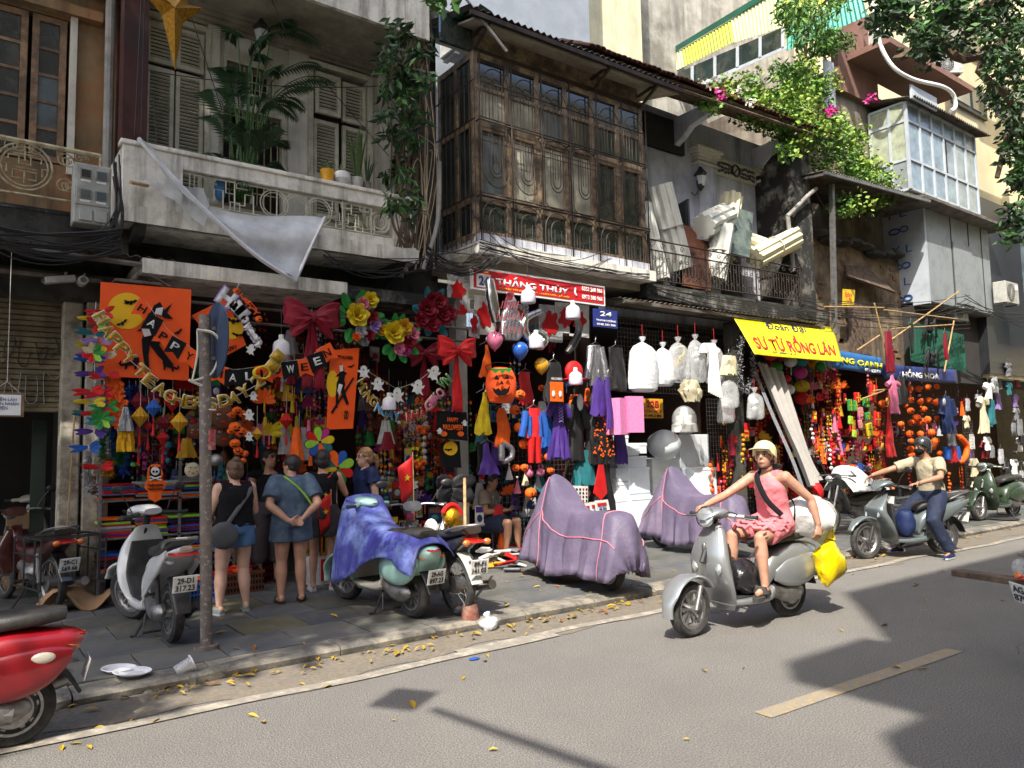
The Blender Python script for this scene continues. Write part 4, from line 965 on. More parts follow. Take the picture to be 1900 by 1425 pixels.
# ladder-like conduit beside shutters
# palm in pot
pm=T('balcony_palm','tall bushy areca palm in a clay pot standing on the long balcony','palm',(2.9,9.25,4.32))
mb=MB(); mb.lathe([(.0,0),(.16,0),(.22,.3),(.24,.36),(.2,.36),(.18,.3),(.0,.28)],(2.75,9.25,4.32),16); mb.build('pot',M('pot_grey',rgb('#6d655a'),.8),pm,world=True)
st=MB(); fr=MB(); rr=random.Random(8)
def frond(mb,base,tip,droop,L,n=16,w_=.05):
    pts=[]
    for i in range(n+1):
        t=i/n; p=base.lerp(tip,t)+V((0,0,droop*4*t*(1-t)-droop*.8*t*t)); pts.append(p)
    mb.tube(pts,[.008*(1-.8*i/n) for i in range(n+1)],3)
    for i in range(3,n+1):
        d=(pts[i]-pts[i-1]).normalized(); u=d.cross(ZA)
        if u.length<.1: u=XA.copy()
        u.normalize(); s=L*math.sin(PI*(i/n)*.85+.25)
        for sg in (-1,1):
            e=pts[i]+(u*sg*.8+d*.7-ZA*.45).normalized()*s*rr.uniform(.8,1.1); q=d*.019
            mb.add([pts[i]-q*.5,pts[i].lerp(e,.4)-q+ZA*.01,e,pts[i].lerp(e,.4)+q+ZA*.01],[(0,1,2),(0,2,3)])
base=V((2.75,9.25,4.6))
targets=[(430,60),(405,110),(395,150),(440,160),(545,40),(600,70),(590,110),(610,140),(560,190),(480,100),(520,120),(470,180),(550,210),(390,200),(405,290),(380,270),(430,230),(500,250),(540,260),(460,330),(490,320),(390,310),(520,180),(500,60),(450,260),(530,300),(440,120),(575,150),(510,220),(470,230)]
for (px,py) in targets:
    tip=P(px+rr.uniform(-8,8),py,9.25+rr.uniform(-.5,.3)); top=base+V((rr.uniform(-.15,.15),rr.uniform(-.1,.1),rr.uniform(.3,1.6))) 
    mid=V((lerp(base.x,tip.x,.35),lerp(base.y,tip.y,.3),max(4.9,tip.z-rr.uniform(.1,.5))))
    st.tube([base+V((rr.uniform(-.08,.08),rr.uniform(-.08,.08),0)),mid],[.012,.008],4)
    frond(fr,mid,tip,.12,rr.uniform(.2,.31),20)
st.build('stem','leaf_mid',pm,world=True); fr.build('frond','leaf_palm',pm,world=True)
# small pots on balcony cap
def pot(px,py,cap,name,lab,mat,prof,plant):
    x=P(px,py,8.86).x; z=5.085; o=T(name,lab,'plant pot',(x,8.86,z)); MB().lathe(prof,(0,0,0),16).build('pot',mat,o)
    rr=random.Random(int(px)); mb=MB()
    for k in range(plant[0]):
        a_=rr.uniform(0,6.28); L=plant[1]*rr.uniform(.6,1); sp=plant[2]*rr.uniform(.3,1); z0=prof[-1][1]
        e=V((math.cos(a_)*sp,math.sin(a_)*sp,z0+L)); b2=V((math.cos(a_)*.02,math.sin(a_)*.02,z0)); m_=b2.lerp(e,.55)+V((0,0,.04)); u=V((-math.sin(a_),math.cos(a_),0))*plant[3]
        mb.add([b2-u*.6,b2+u*.6,m_+u,m_-u,e],[(0,1,2,3),(3,2,4)])
    mb.build('leaves',plant[4],o,solid=.004)
M('pot_yellow',rgb('#d69a10'),.4); M('pot_white',rgb('#c9cacb'),.35); M('snake_leaf',rgb('#42562c'),.5,var=.3,sc_=30)
pot(607,333,0,'yellow_plant_pot','bright yellow flower pot with small agave on the balcony cap','pot_yellow',[(0,0),(.07,0),(.09,.15),(.075,.15),(.0,.13)],(9,.14,.15,.012,'snake_leaf'))
pot(635,342,0,'white_quilted_pot','round white quilted flower pot on the balcony cap','pot_white',[(0,0),(.06,0),(.11,.07),(.1,.15),(.07,.17),(.0,.15)],(7,.12,.1,.012,'snake_leaf'))
pot(663,347,0,'snake_plant_pot','grey flower pot with tall pointed snake plant on the balcony cap','meter',[(0,0),(.07,0),(.08,.13),(.06,.13),(.0,.12)],(10,.75,.22,.028,'snake_leaf'))
pot(681,352,0,'small_balcony_plant','small dark spiky plant in clay pot at the balcony cap end','pot_grey',[(0,0),(.05,0),(.06,.1),(.0,.09)],(12,.4,.18,.01,'leaf_dark'))
# wall lanterns
def lantern(p,lab,s=1.):
    o=T('wall_lantern',lab,'lantern',p); MB().lathe([(0,-.18*s),(.03*s,-.14*s),(.05*s,-.12*s),(.085*s,.08*s),(.11*s,.1*s),(.05*s,.17*s),(.02*s,.22*s),(0,.23*s)],(0,0,0),6).build('lamp_body','dark_steel',o)
    mb=MB()
    for k in range(6): a_=2*PI*k/6; mb.bx(-.02*s,.02*s,-.002,.002,-.08*s,.05*s,rot=RZ(a_))
    MB().tube([(0,0,-.12*s),(0,.15,-.2*s),(0,.3,-.1*s)],.012,5).build('bracket','dark_steel',o); MB().lathe([(.052*s,-.09*s),(.087*s,.06*s)],(0,-.004,0),6).build('lamp_glass','glass_lamp',o)
lantern(P(485,68,9.5),'old black lantern hanging on the shuttered house wall',1.1); lantern(P(1300,335,9.55),'old iron lantern on the white pilaster',1.3)
o=MB().tube([P(748,192,8.7)+V((math.cos(a_)*.1,0,math.sin(a_)*.1)) for a_ in [k*PI/6 for k in range(12)]],.012,5,closed=True).build('snowflake_ornament','white'); tag(o,'small white snowflake ornament caught in the vine','ornament')
# gold star
M('gold_foil',rgb('#a8781c'),.35,.7,var=.25,sc_=30,bump=.5,bs=60)
o=T('gold_star','large gold glitter star hanging by the closed shutters','star',P(325,12,8.4)); c=P(325,5,8.4)
pts=[];k_pt=[(325,130),(340,42),(378,15),(347,8),(352,-20),(325,-15),(290,-20),(303,0),(272,-8),(300,28)]
mb=MB(); q=[P(x,y,8.4) for x,y in k_pt]; cc=P(324,14,8.22); cb2=P(324,14,8.55)
mb.add(q+[cc,cb2],[(i,(i+1)%10,10) for i in range(10)]+[((i+1)%10,i,11) for i in range(10)]); mb.build('star_body','gold_foil',o,world=True)
# net drape over balcony
M('net',(.62,.64,.66),.5,var=.1,sc_=6,alpha=.72); M('net_fold',(.7,.71,.72),.5,alpha=.92)
nd=T('mesh_drape','torn white plastic net hanging in a triangle over the long balcony','net',P(500,430,8.6))
A_,B_,C_,D_=P(262,262,8.72),P(600,403,8.68),P(525,515,8.5),P(330,330,8.65)
def drape(u,v):
    top=cat([P(262,262,8.72),P(340,355,8.7),P(430,392,8.68),P(600,403,8.68)],8); bot=cat([P(262,262,8.68),P(360,372,8.5),P(470,470,8.45),P(545,520,8.5)],8)
    a_=top[int(u*(len(top)-1))]; b2=bot[int(u*(len(bot)-1))]; p=a_.lerp(b2,v); return p+V((0,-.05*math.sin(v*9+u*5)-.04*math.sin(u*21),.02*math.sin(u*16)))
MB().grid(drape,24,10).build('net_sheet','net',nd,world=True)
MB().tube(cat([P(258,258,8.7),P(355,365,8.52),P(470,470,8.45),P(548,521,8.5)],6),.05,6,flat=.5).tube(cat([P(548,521,8.5),P(580,450,8.55),P(602,404,8.62)],5),.04,6,flat=.5).build('net_hem','net_fold',nd,world=True)
M('net2',(.6,.62,.64),.5,alpha=.55)
MB().grid(lambda u,v:P(lerp(255,375,u)+10*math.sin(v*3),lerp(332,350,u)+v*lerp(20,60,u)*(.2+u),8.66)+V((0,-.03*math.sin(u*14),0)),14,6).build('net_tail','net2',nd,world=True)
o=MB().tube([P(242,338,8.6),P(275,345,8.74)],.02,6).build('wood_stub','bamboo'); tag(o,'short bamboo stub poking from the balcony corner','stick')
o=MB().ell(P(408,352,8.95),(.07,.05,.14),8,6).build('blue_plastic_bag',M('bag_blue',rgb('#3f7aa8'),.3,alpha=.85)); tag(o,'small blue plastic bag hanging in the balcony ironwork','bag')
# ================= sign pole & round sign =================
M('pole_paint',rgb('#6a615c'),.6,.1,var=.15,dirt=(rgb('#a0968c'),.8,26),dthr=(.55,.62)); M('pole_red',rgb('#a03038'),.6,dirt=(rgb('#b0a8a0'),.6,30)); M('sign_back',rgb('#2c3e58'),.6,dirt=(rgb('#1d2a3d'),.5,4))
pb=G(383,1203,.1); D_=pb.y
sp=T('sign_pole','grey scuffed steel sign pole standing near the kerb','sign post',pb)
ptop=P(380,585,D_); MB().tube([pb,ptop],.048,16).build('pole','pole_paint',sp,world=True)
MB().tube([pb,pb+V((0,0,.03))],.1,12).build('base_plate','pole_paint',sp,world=True)
pz=P(382,835,D_).z; MB().tube([(pb.x,pb.y,pz),(pb.x,pb.y,pz+.17)],.0495,16).build('red_band','pole_red',sp,world=True); MB().tube([(pb.x,pb.y,pz+.33),(pb.x,pb.y,pz+.34)],.0495,16).build('tape_band','white',sp,world=True)
c=P(402,632,D_); sd=T('round_traffic_sign','dark blue back of a round traffic sign seen nearly edge on','traffic sign',c)
rr_=(P(402,565,D_)-P(402,705,D_)).length/2; n_d=V((.93,-.36,0)).normalized(); rotm=n_d.to_track_quat('Z','Y').to_matrix()
# normal chosen so the disc is seen as a narrow ellipse
vd=(c-V((0,0,HC))).normalized(); side=vd.cross(ZA).normalized(); nrm=(side*.955+vd*.30).normalized(); nrm.z=0; nrm.normalize(); rotm=nrm.to_track_quat('Z','Y').to_matrix()
MB().lathe([(0,-.012),(rr_,-.012),(rr_,.0),(rr_-.02,.006),(0,.006)],(c.x,c.y,c.z),28,rotm).build('sign_disc','sign_back',sd,world=True)
MB().beam(c+V((0,0,.1)),V((pb.x,pb.y,c.z+.1)),.03).beam(c-V((0,0,.15)),V((pb.x,pb.y,c.z-.15)),.03).build('clamp','steel',sd,world=True)
mb=MB().tube(cat([P(365,612,D_-.06),P(395,618,D_-.07),P(408,640,D_-.05),P(395,690,D_-.03),P(356,708,D_-.04)],5),.012,5).tube(cat([P(366,614,D_-.05),P(366,660,D_-.05),P(356,708,D_-.04)],4),.009,5).tube([P(350,705,D_-.04),P(375,716,D_-.04)],.012,5)
o=mb.build('white_tie','string'); tag(o,'dirty white cloth tie knotted round the sign pole','tie')
# street lamp overhead (its shadow falls on the road)
ol=T('street_lamp','street lamp with long horizontal arm over the near side of the road','street lamp',(-2.35,-2.6,0))
sh=G(750,1297,0); hz=7.5; k_=hz/-SUN_DIR.z; lp=sh-V((SUN_DIR.x*k_,SUN_DIR.y*k_,-hz)); tl_=G(1095,1420,0)-V((SUN_DIR.x*k_,SUN_DIR.y*k_,-hz)); ar=(tl_-lp).normalized()
e=lp+ar*4.2
MB().tube([(e.x,e.y,0),(e.x,e.y,hz),],.09,10).tube([e,lp+ar*.3],[.08,.035],8).build('pole','steel',ol,world=True)
MB().box(lp,(.34,.34,.08),Matrix.Rotation(.6,3,'Z')).build('lamp_head','steel',ol,world=True)
# ================= stuff stored on balcony 3 =================
M('foam_sheet',rgb('#c9cbc4'),.5,var=.05,alpha=.96); M('foam_ivory',rgb('#cfc9a8'),.6,var=.06); M('board_brown',rgb('#6a3f2a'),.6); M('board_green',rgb('#4c5b58'),.6,dirt=(rgb('#7a8078'),.5,4))
def roll(px0,py0,px1,py1,Y0,Y1,r_,mat,lab,n=8):
    a_,b2=P(px0,py0,Y0),P(px1,py1,Y1); o=T('foam_roll',lab,'foam roll',a_,0,'foam rolls stacked on the iron balcony'); mb=MB()
    d=(b2-a_).normalized(); u,w_=frame(d)
    mb.tube([a_,b2],r_*.93,12)
    for k in range(n):
        t=2*PI*k/n; q=(u*math.cos(t)+w_*math.sin(t))*r_*.82; mb.tube([a_+q,b2+q*rnd.uniform(.8,1.2)],r_*.34,6)
    mb.build('foam_tubes',mat,o,world=True); MB().tube([a_.lerp(b2,.5)-d*.01,a_.lerp(b2,.5)+d*.01],r_*1.2,14).build('binding_string','string',o,world=True)
roll(1222,345,1262,500,9.1,9.1,.22,'foam_sheet','fat bundle of pale foam tubes leaning against the bay end'); roll(1190,380,1225,520,9.2,9.0,.16,'foam_sheet','narrower foam bundle behind the fat one at the bay end')
roll(1358,365,1342,480,9.4,9.3,.2,'foam_ivory','ivory foam roll standing tallest behind the grey-green board'); roll(1305,420,1345,400,9.0,9.2,.22,'foam_sheet','bluish plastic wrapped foam roll lying left of the grey-green board')
roll(1325,520,1340,420,9.05,9.0,.2,'foam_sheet','upright bluish foam roll between brown boards and grey-green board'); roll(1400,480,1475,440,8.95,8.75,.2,'foam_ivory','cream foam bundle lying with round end pointing right'); roll(1385,450,1420,465,9.3,9.1,.2,'foam_ivory','short cream foam bundle under the long one')
def board(pts,Y,mat,lab,dy=.25):
    q=[P(x,y,Y+(dy if i<2 else 0)) for i,(x,y) in enumerate(pts)]; o=MB().add(q,[(0,1,2,3)]).build('board',mat,solid=.02); tag(o,lab,'board','boards stored on the iron balcony')
board([(1357,383),(1397,395),(1390,478),(1348,468)],8.95,'board_green','grey-green painted board leaning on the iron railing')
board([(1268,418),(1293,424),(1290,470),(1265,462)],9.0,'board_brown','small dark brown board behind the railing'); board([(1270,438),(1321,450),(1318,540),(1266,530)],8.9,'board_brown','larger reddish brown board behind the railing')
# air conditioners
def ac(p,s,lab,rz=0.):
    o=T('air_conditioner',lab,'air conditioner',p,rz); MB().bx(0,.8*s,0,.3*s,0,.55*s).build('casing','meter',o,bev=.015)
    MB().tube([(.3*s,-.012,.28*s),(.3*s,.0,.28*s)],.22*s,20).build('fan_hole','black_plastic',o)
    mb=MB()
    for k in range(4): mb.tube([(.3*s+.06*s*(k+1)*math.cos(t)*.9,-.02,.28*s+.06*s*(k+1)*math.sin(t)*.9) for t in [2*PI*q/16 for q in range(16)]],.004,3,closed=True)
    for k in range(8): t=PI*k/8; mb.beam((.3*s-.22*s*math.cos(t),-.02,.28*s-.22*s*math.sin(t)),(.3*s+.22*s*math.cos(t),-.02,.28*s+.22*s*math.sin(t)),.005)
    mb.build('fan_guard','meter',o); MB().bx(.6*s,.74*s,-.008,0,.36*s,.5*s).build('badge','plate_white',o); MB().bx(.05*s,.12*s,0,.3*s,-.03*s,0).bx(.68*s,.75*s,0,.3*s,-.03*s,0).build('foot','steel',o)
ac(P(838,92,10.4),1.3,'air conditioner with dark grille above the bay roof'); ac(P(1772,592,9.0),1.05,'white air conditioner unit beside the green sheet'); ac(P(1868,560,8.4),1.1,'air conditioner at the right edge under the glass front'); ac(P(1740,135,8.9),.9,'small air conditioner on the pinkish balcony slab',-.6); ac(P(1632,88,9.4),1.,'air conditioner on top of the stained wall corner')
# bamboo frame right
bf=T('pole_frame','lashed bamboo pole frame in front of the brick house','bamboo frame',P(1640,650,8.4)); mb=MB()
for a_,b2 in (((1530,569),(1640,571)),((1622,562),(1645,655)),((1640,575),(1775,592)),((1640,640),(1780,540)),((1590,650),(1632,622)),((1770,595),(1752,690)),((1655,610),(1770,602)),((1600,740),(1640,725)),((1620,725),(1665,720))): mb.tube([P(*a_,8.4),P(*b2,8.4)],.017,6)
mb.build('bamboo_pole','bamboo',bf,world=True)
gs=T('green_metal_sheet','dark green corrugated metal sheet hoarding above the navy banner','sheet',P(1740,640,9.2)); corr(MB(),P(1690,670,9.1),P(1792,690,8.9),(0,.0,1.0),.14,.015).build('sheet','green_sheet',gs,world=True)
# ================= goods: helpers =================
PAL={'crimson':'#7d0d24','red':'#c01a1c','orange':'#ee6418','gold':'#c9961e','yellow':'#d2b81e','green':'#2f8a3c','teal':'#2a7078','blue':'#2456a8','navy':'#1d2c55','purple':'#4a2f80','lilac':'#9a7fc0','pink':'#cc7090','white':'#d8d8d4','black':'#15151a','silver':'#a9aaae','brown':'#6b3f28','sky blue':'#4b95c4','cream':'#d3c9a6','grey':'#77787c','lime':'#8ec23a','magenta':'#b02f7a'}
for n,c in PAL.items(): M('c_'+n,rgb(c),.6,spec=.25,var=.1,sc_=7,bump=.15,bs=25,dirt=(tuple(x*.55+.02 for x in rgb(c)),.5,5))
for n in ('silver','gold','crimson','blue','green','purple'): M('f_'+n,rgb(PAL[n]),.28,.75,var=.15,sc_=20,bump=.6,bs=60)
M('plastic_film',(.72,.74,.75),.12,var=.05,alpha=.34,coat=.6,bump=.6,bs=22); M('plastic_white',(.74,.77,.8),.25,var=.04,alpha=.88,coat=.3,bump=.7,bs=18); M('styro',rgb('#dce3e8'),.75,var=.03,bump=.15,bs=160); M('card_orange',rgb('#f0560e'),.55,var=.03); M('ink',(.008,.008,.009),.7,var=0,spec=.15); M('moon_yellow',rgb('#e6b712'),.55,var=.03); M('glitter_gold',rgb('#b08c1c'),.4,.35,var=.3,sc_=90); M('c_bulb',(.8,.8,.84),.25,var=0,emit=.0)
def C(n): return MATS['c_'+n]
def flat(pts,Y,mat,name='shape',parent=None,t=.008,dy=0.):
    """outline given in photograph pixels, standing at its own depth Y, real thickness t"""
    mb=MB(); q=[P(x,y,Y) for x,y in pts]; b2=[p+V((0,t,0)) for p in q]; n=len(q)
    mb.add(q+b2,[tuple(range(n)),tuple(range(2*n-1,n-1,-1))]+[(i,i+n,(i+1)%n+n,(i+1)%n) for i in range(n)]); return mb.build(name,mat if not isinstance(mat,str) or mat in MATS else C(mat),parent,world=True)
def pxt(pts,cx,cy,s,rot=0.,sx=1.):
    c,s_=math.cos(rot),math.sin(rot); return [(cx+(x*sx*c-y*s_)*s,cy+(x*sx*s_+y*c)*s) for x,y in pts]
BAT=[(-1,-.1),(-.75,-.35),(-.45,-.3),(-.2,-.1),(-.12,-.3),(0,-.18),(.12,-.3),(.2,-.1),(.45,-.3),(.75,-.35),(1,-.1),(.7,-.05),(.55,.12),(.35,.02),(.15,.22),(0,.35),(-.15,.22),(-.35,.02),(-.55,.12),(-.7,-.05)]
GHOST=[(-.1,-1),(.3,-.95),(.5,-.6),(.5,-.25),(.9,-.4),(.8,0),(.55,.15),(.6,.5),(.95,.95),(.4,.75),(.1,1),(-.2,.7),(-.6,.8),(-.5,.35),(-.5,.1),(-.95,-.05),(-.8,-.3),(-.5,-.2),(-.45,-.65)]
WITCH=[(-.3,-1),(.05,-.75),(.1,-.6),(.35,-.55),(.2,-.45),(.18,-.2),(.3,.0),(.25,.2),(.45,.5),(.8,.95),(.6,1.0),(.2,.6),(-.1,.2),(-.15,.6),(-.1,1.2),(-.25,1.2),(-.35,.6),(-.4,0),(-.25,-.35),(-.6,-.3),(-.3,-.5),(-.25,-.75)]
CAT_=[(-1,.1),(-.8,-.2),(-.75,.15),(-.2,.0),(.2,-.1),(.4,-.6),(.5,-.35),(.7,-.6),(.75,-.1),(.6,.15),(.5,.6),(.35,.6),(.3,.25),(-.2,.3),(-.35,.6),(-.5,.6),(-.45,.3),(-.8,.35)]
def ltr(ch,px,py,Y,h_px,mat,parent,rot=0.,w_px=None,t=.006,outline=None,name='letter',bold=.02):
    p=P(px,py,Y); k=ppm(p); h=h_px*.86/k; w_=(w_px or h_px*.7)/k
    U=V((math.cos(rot),0,-math.sin(rot))); W=V((math.sin(rot),0,math.cos(rot)))
    if outline: text(ch,p+V((0,.004,0)),U,W,w_*1.16,h*1.14,outline,parent,name+'_border',t*.5,bold+.03)
    return text(ch,p-V((0,.003,0)),U,W,w_,h,mat,parent,name,t,bold)
def ribring(c,rx,ry,n,k,amp,ph=0.): return [V(c)+V((math.cos(2*PI*j/n)*rx*(1+amp*math.cos(k*2*PI*j/n+ph)),math.sin(2*PI*j/n)*ry*(1+amp*math.cos(k*2*PI*j/n+ph)),0)) for j in range(n)]
def garment(px,py,Y,h_px,prof,mat,name,label,cat_='garment',group=None,depth=.3,folds=7,amp=.12,sleeves=None,smat=None,extra=None,rz=0.):
    """hanging clothing: prof = list of (fraction down, width in px)"""
    p=P(px,py,Y); k=ppm(p)*.83; kz=ppm(p); o=T(name,label,cat_,p,rz,group); H=h_px/kz; rs=[]
    r0=random.Random(int(px*7+py)); ph=r0.uniform(0,6)
    prof2=[]
    for (a,wa),(b,wb) in zip(prof,prof[1:]):
        for i in range(4): t=i/4; prof2.append((lerp(a,b,t),lerp(wa,wb,t)))
    prof2.append(prof[-1])
    for t,w_ in prof2:
        w2=w_/k/2; rs.append([q+V(((noise.noise(V((q.x*14,q.y*14,t*3+ph)))*.22)*w2,noise.noise(V((q.y*20,q.x*16,t*4+ph)))*.3*w2*depth*2,noise.noise(V((q.x*22,q.y*22,ph)))*.05*t)) for q in ribring((.02*math.sin(t*5+ph),0,-t*H),w2,max(.025,w2*depth),28,folds,amp*(t+.15),ph+t*1.2)])
    MB().loft(rs).build('cloth',mat if mat in MATS else C(mat),o)
    if sleeves:
        for s in (-1,1):
            (x0,z0,x1,z1,r_)=sleeves; a_=V((s*x0/k,0,-z0*H)); b2=V((s*x1/k,0,-z1*H)); mb=MB(); mb.tube([a_,a_.lerp(b2,.5)+V((0,-.02,0)),b2],[r_/k,r_/k*.9,r_/k*.95],10); mb.build('sleeve',(smat if smat in MATS else C(smat)) if smat else (mat if mat in MATS else C(mat)),o)
    MB().tube([(-.12,0,-.01),(0,0,.05),(.12,0,-.01)],.004,4).tube([(0,0,.05),(0,0,.1),(.02,0,.12),(.0,0,.14)],.004,4).build('hanger','steel',o)
    return o
def pumpkin_mesh():
    rs=[]
    for i in range(9):
        a=PI*i/8; e=max(.05,math.sin(a))**.8; rs.append([V((math.cos(2*PI*j/24)*e*(1-.07*abs(math.sin(4*2*PI*j/24))**.5*1),math.sin(2*PI*j/24)*e*(1-.07*abs(math.sin(4*2*PI*j/24))),-math.cos(a)*.82)) for j in range(24)])
    return MB().loft(rs)
PUMP=None
def pumpkin(px,py,Y,r_px,label,group='pumpkin lanterns hanging at the shop',face=True,mat='orange',cord=0):
    global PUMP
    p=P(px,py,Y); r_=r_px/ppm(p)
    if PUMP is None:
        o=T('pumpkin_lantern',label,'pumpkin',p,0,group); pumpkin_mesh().build('shell',C('orange'),o)
        MB().tube([(0,0,.75),(.08,0,1.0)],[.15,.08],6).build('stalk',C('green'),o)
        f=MB()
        for s in (-1,1): f.prism([(s*.35-.16,.12),(s*.35+.16,.12),(s*.35,.42)],(0,-.9,0),XA,ZA,-.08)
        f.prism([(-.5,-.12),(-.25,-.22),(-.12,-.14),(0,-.24),(.12,-.14),(.25,-.22),(.5,-.12),(.3,-.42),(0,-.5),(-.3,-.42)],(0,-.9,0),XA,ZA,-.08).prism([(-.07,-.06),(.07,-.06),(0,.08)],(0,-.97,0),XA,ZA,-.08); f.build('face','ink',o)
        PUMP=o
    else: o=dup(PUMP,None,p,None,label); o['group']=group
    o.scale=(r_,r_*.9,r_); o.rotation_euler=(rnd.uniform(-.25,.25),rnd.uniform(-.2,.2),rnd.uniform(-.7,.5)); 
    return o
def petal(mb,c,ang,L,w_,tilt,yoff=0.,n=4):
    U=V((math.cos(ang),0,math.sin(ang))); S=V((-math.sin(ang),0,math.cos(ang))); N=V((0,-1,0))
    def f(u,v):
        ww=w_*math.sin(PI*(.12+.83*u))**.7; s=(v-.5)*2
        return V(c)+U*L*u*math.cos(tilt)+N*(L*u*math.sin(tilt)+.25*L*u*u-.35*ww*(1-s*s)*-1*.3+yoff)+S*ww*s+N*.15*ww*math.sin(s*5+u*4)
    mb.grid(f,n,4)
def blossom(c,r_,mat,parent,seed=0,mat2=None):
    rr=random.Random(seed); mb=MB(); a0=rr.uniform(0,6)
    for k in range(6): petal(mb,c,a0+k*PI/3,r_,r_*.52,.25)
    for k in range(5): petal(mb,c,a0+.5+k*2*PI/5,r_*.72,r_*.42,.7,.02)
    for k in range(4): petal(mb,c,a0+.2+k*PI/2,r_*.45,r_*.3,1.1,.035)
    o=mb.build('blossom',C(mat),parent,world=True)
    MB().ell(V(c)+V((0,-r_*.3,0)),r_*.13,8,5).build('blossom_heart',C(mat2 or mat),o,world=True); return o
def wreath(name,label,px,py,Y,R,flowers,nleaf,leafmat='green'):
    p=P(px,py,Y); k=ppm(p); o=T(name,label,'paper flowers',p); rr=random.Random(int(px)); mb=MB()
    for i in range(nleaf): a=i*2*PI/nleaf+rr.uniform(-.2,.2); petal(mb,p+V((math.cos(a)*R/k*.45,.03,math.sin(a)*R/k*.45)),a,R/k*.62,R/k*.2,.1)
    mb.build('paper_leaves',C(leafmat),o,world=True)
    for i,(fx,fy,fr,m_) in enumerate(flowers): q=P(fx,fy,Y-.05); blossom(q,fr/k,m_,o,i+int(px),'yellow' if m_!='yellow' else 'orange')
    return o
def bow(px,py,Y,s_px,mat,label,tails=((-.35,1.5),(.35,1.5)),fat=1.):
    p=P(px,py,Y); s=s_px/ppm(p); o=T('ribbon_bow',label,'bow',p,0,'giant ribbon bows')
    for sg in (-1,1):
        for (dz,L,hh) in ((.12,1.0,.42),(-.28,.75,.34)):
            rs=[]
            for i in range(9):
                t=i/8; h=hh*s*(.22+.95*math.sin(PI*min(1,t*.62+.02)))*fat; c=V((sg*L*s*t,-.04-.12*s*math.sin(PI*t),dz*s*t*1.4)); d=.13*s*(.3+math.sin(PI*min(1,.1+t*.85)))
                rs.append([c+V((sg*.06*s*math.cos(3*2*PI*j/20)*t,math.cos(2*PI*j/20)*d*(1+.35*math.cos(16*PI*j/20+i*.3)),math.sin(2*PI*j/20)*h*(1+.1*math.cos(12*PI*j/20)))) for j in range(20)])
            MB().loft(rs).build('loop',C(mat),o)
    MB().ell((0,-.1*s-.03,0),(.16*s,.13*s,.2*s),14,8).build('knot',C(mat),o)
    for (tx,tl) in tails:
        def f(u,v): 
            x=tx*s*u*1.1+(v-.5)*.42*s*(.45+.55*u); return V((x,-.02-.05*s*math.sin(u*7+v*3),-u*tl*s+(.18*s*abs(v-.5)*2*-1*u if u>.99 else 0)))
        MB().grid(f,14,4).build('tail',C(mat),o,solid=.012)
    return o
# ================= orange witch boards =================
def board_thing(name,label,cat_,corners,Y,mat,t=.012): 
    o=T(name,label,cat_,P(*corners[0],Y)); flat(corners,Y,mat,'board',o,t); return o
o=board_thing('witch_banner','large square orange card with black witch, cats and yellow moon','banner',[(187,523),(355,537),(350,706),(181,697)],8.72,'card_orange')
flat([(235+36*math.cos(a),577+34*math.sin(a)) for a in [k*PI/12 for k in range(24)]],8.714,'moon_yellow','moon',o,.004)
flat(pxt(WITCH,283,630,50,.0),8.705,'ink','witch',o,.005)
flat([(283,568),(297,560),(305,575),(320,562),(310,580),(322,592),(305,590),(295,580),(285,592),(278,583)],8.702,'ink','witch_hat',o,.004)
flat([(290,572),(303,570),(300,585),(287,582)],8.7,'c_white','witch_face',o,.003); flat([(262,608),(275,605),(281,622),(268,625)],8.7,'c_white','witch_collar',o,.003)
for (x,y,s,r_) in ((243,562,13,-.2),(227,600,12,-.5),(330,617,11,-.5),(238,560,9,.1)): flat(pxt(BAT,x,y,s,r_),8.704,'ink','bat',o,.004)
flat(pxt(CAT_,242,672,22,.0),8.704,'ink','cat',o,.004); flat(pxt(CAT_,315,677,19,.2,-1),8.704,'ink','cat',o,.004)
MB().tube([P(238,523,8.72),P(262,500,8.75),P(318,532,8.72)],.003,3).build('string','string',o,world=True)
o=board_thing('moon_banner','tilted orange card with bats on a yellow moon behind the round sign','banner',[(356,585),(420,553),(457,640),(412,664),(372,650),(368,600)],8.8,'card_orange')
flat([(432+20*math.cos(a),609+20*math.sin(a)) for a in [k*PI/12 for k in range(24)]],8.794,'moon_yellow','moon',o,.004)
for (x,y,s,r_) in ((433,596,16,.15),(440,622,11,.2)): flat(pxt(BAT,x,y,s,r_),8.785,'ink','bat',o,.004)
ltr('HAPPY',427,647,8.79,9,'ink',o,-.35,26)
o=board_thing('witch_pennant_banner','tall narrow orange banner with flying witch on broom beside the ghosts','banner',[(613,650),(667,645),(655,795),(606,797)],8.6,'card_orange')
flat([(617+11*math.cos(a),712+25*math.sin(a)) for a in [k*PI/10 for k in range(20)]],8.594,'moon_yellow','moon',o,.003); flat(pxt(WITCH,634,712,38,.12,.6),8.588,'ink','witch',o,.004); flat([(614,765),(655,700),(657,702),(617,768)],8.585,'ink','broom',o,.004); flat(pxt(BAT,652,680,7,-.3),8.588,'ink','bat',o,.003)
flat([(630,678),(636,677),(637,688),(631,690)],8.584,'c_white','witch_face',o,.003); flat([(629,712),(636,714),(630,735),(626,725)],8.584,'c_white','witch_apron',o,.003)
ltr('HAPPY HALLOWEEN',638,663,8.59,7,'ink',o,.02,34); flat([(640+6*math.cos(a),765+7*math.sin(a)) for a in [k*PI/6 for k in range(12)]],8.59,'c_orange','pumpkin_print',o,.003); ltr('OO',642,770,8.585,20,'ink',o,.1,8)
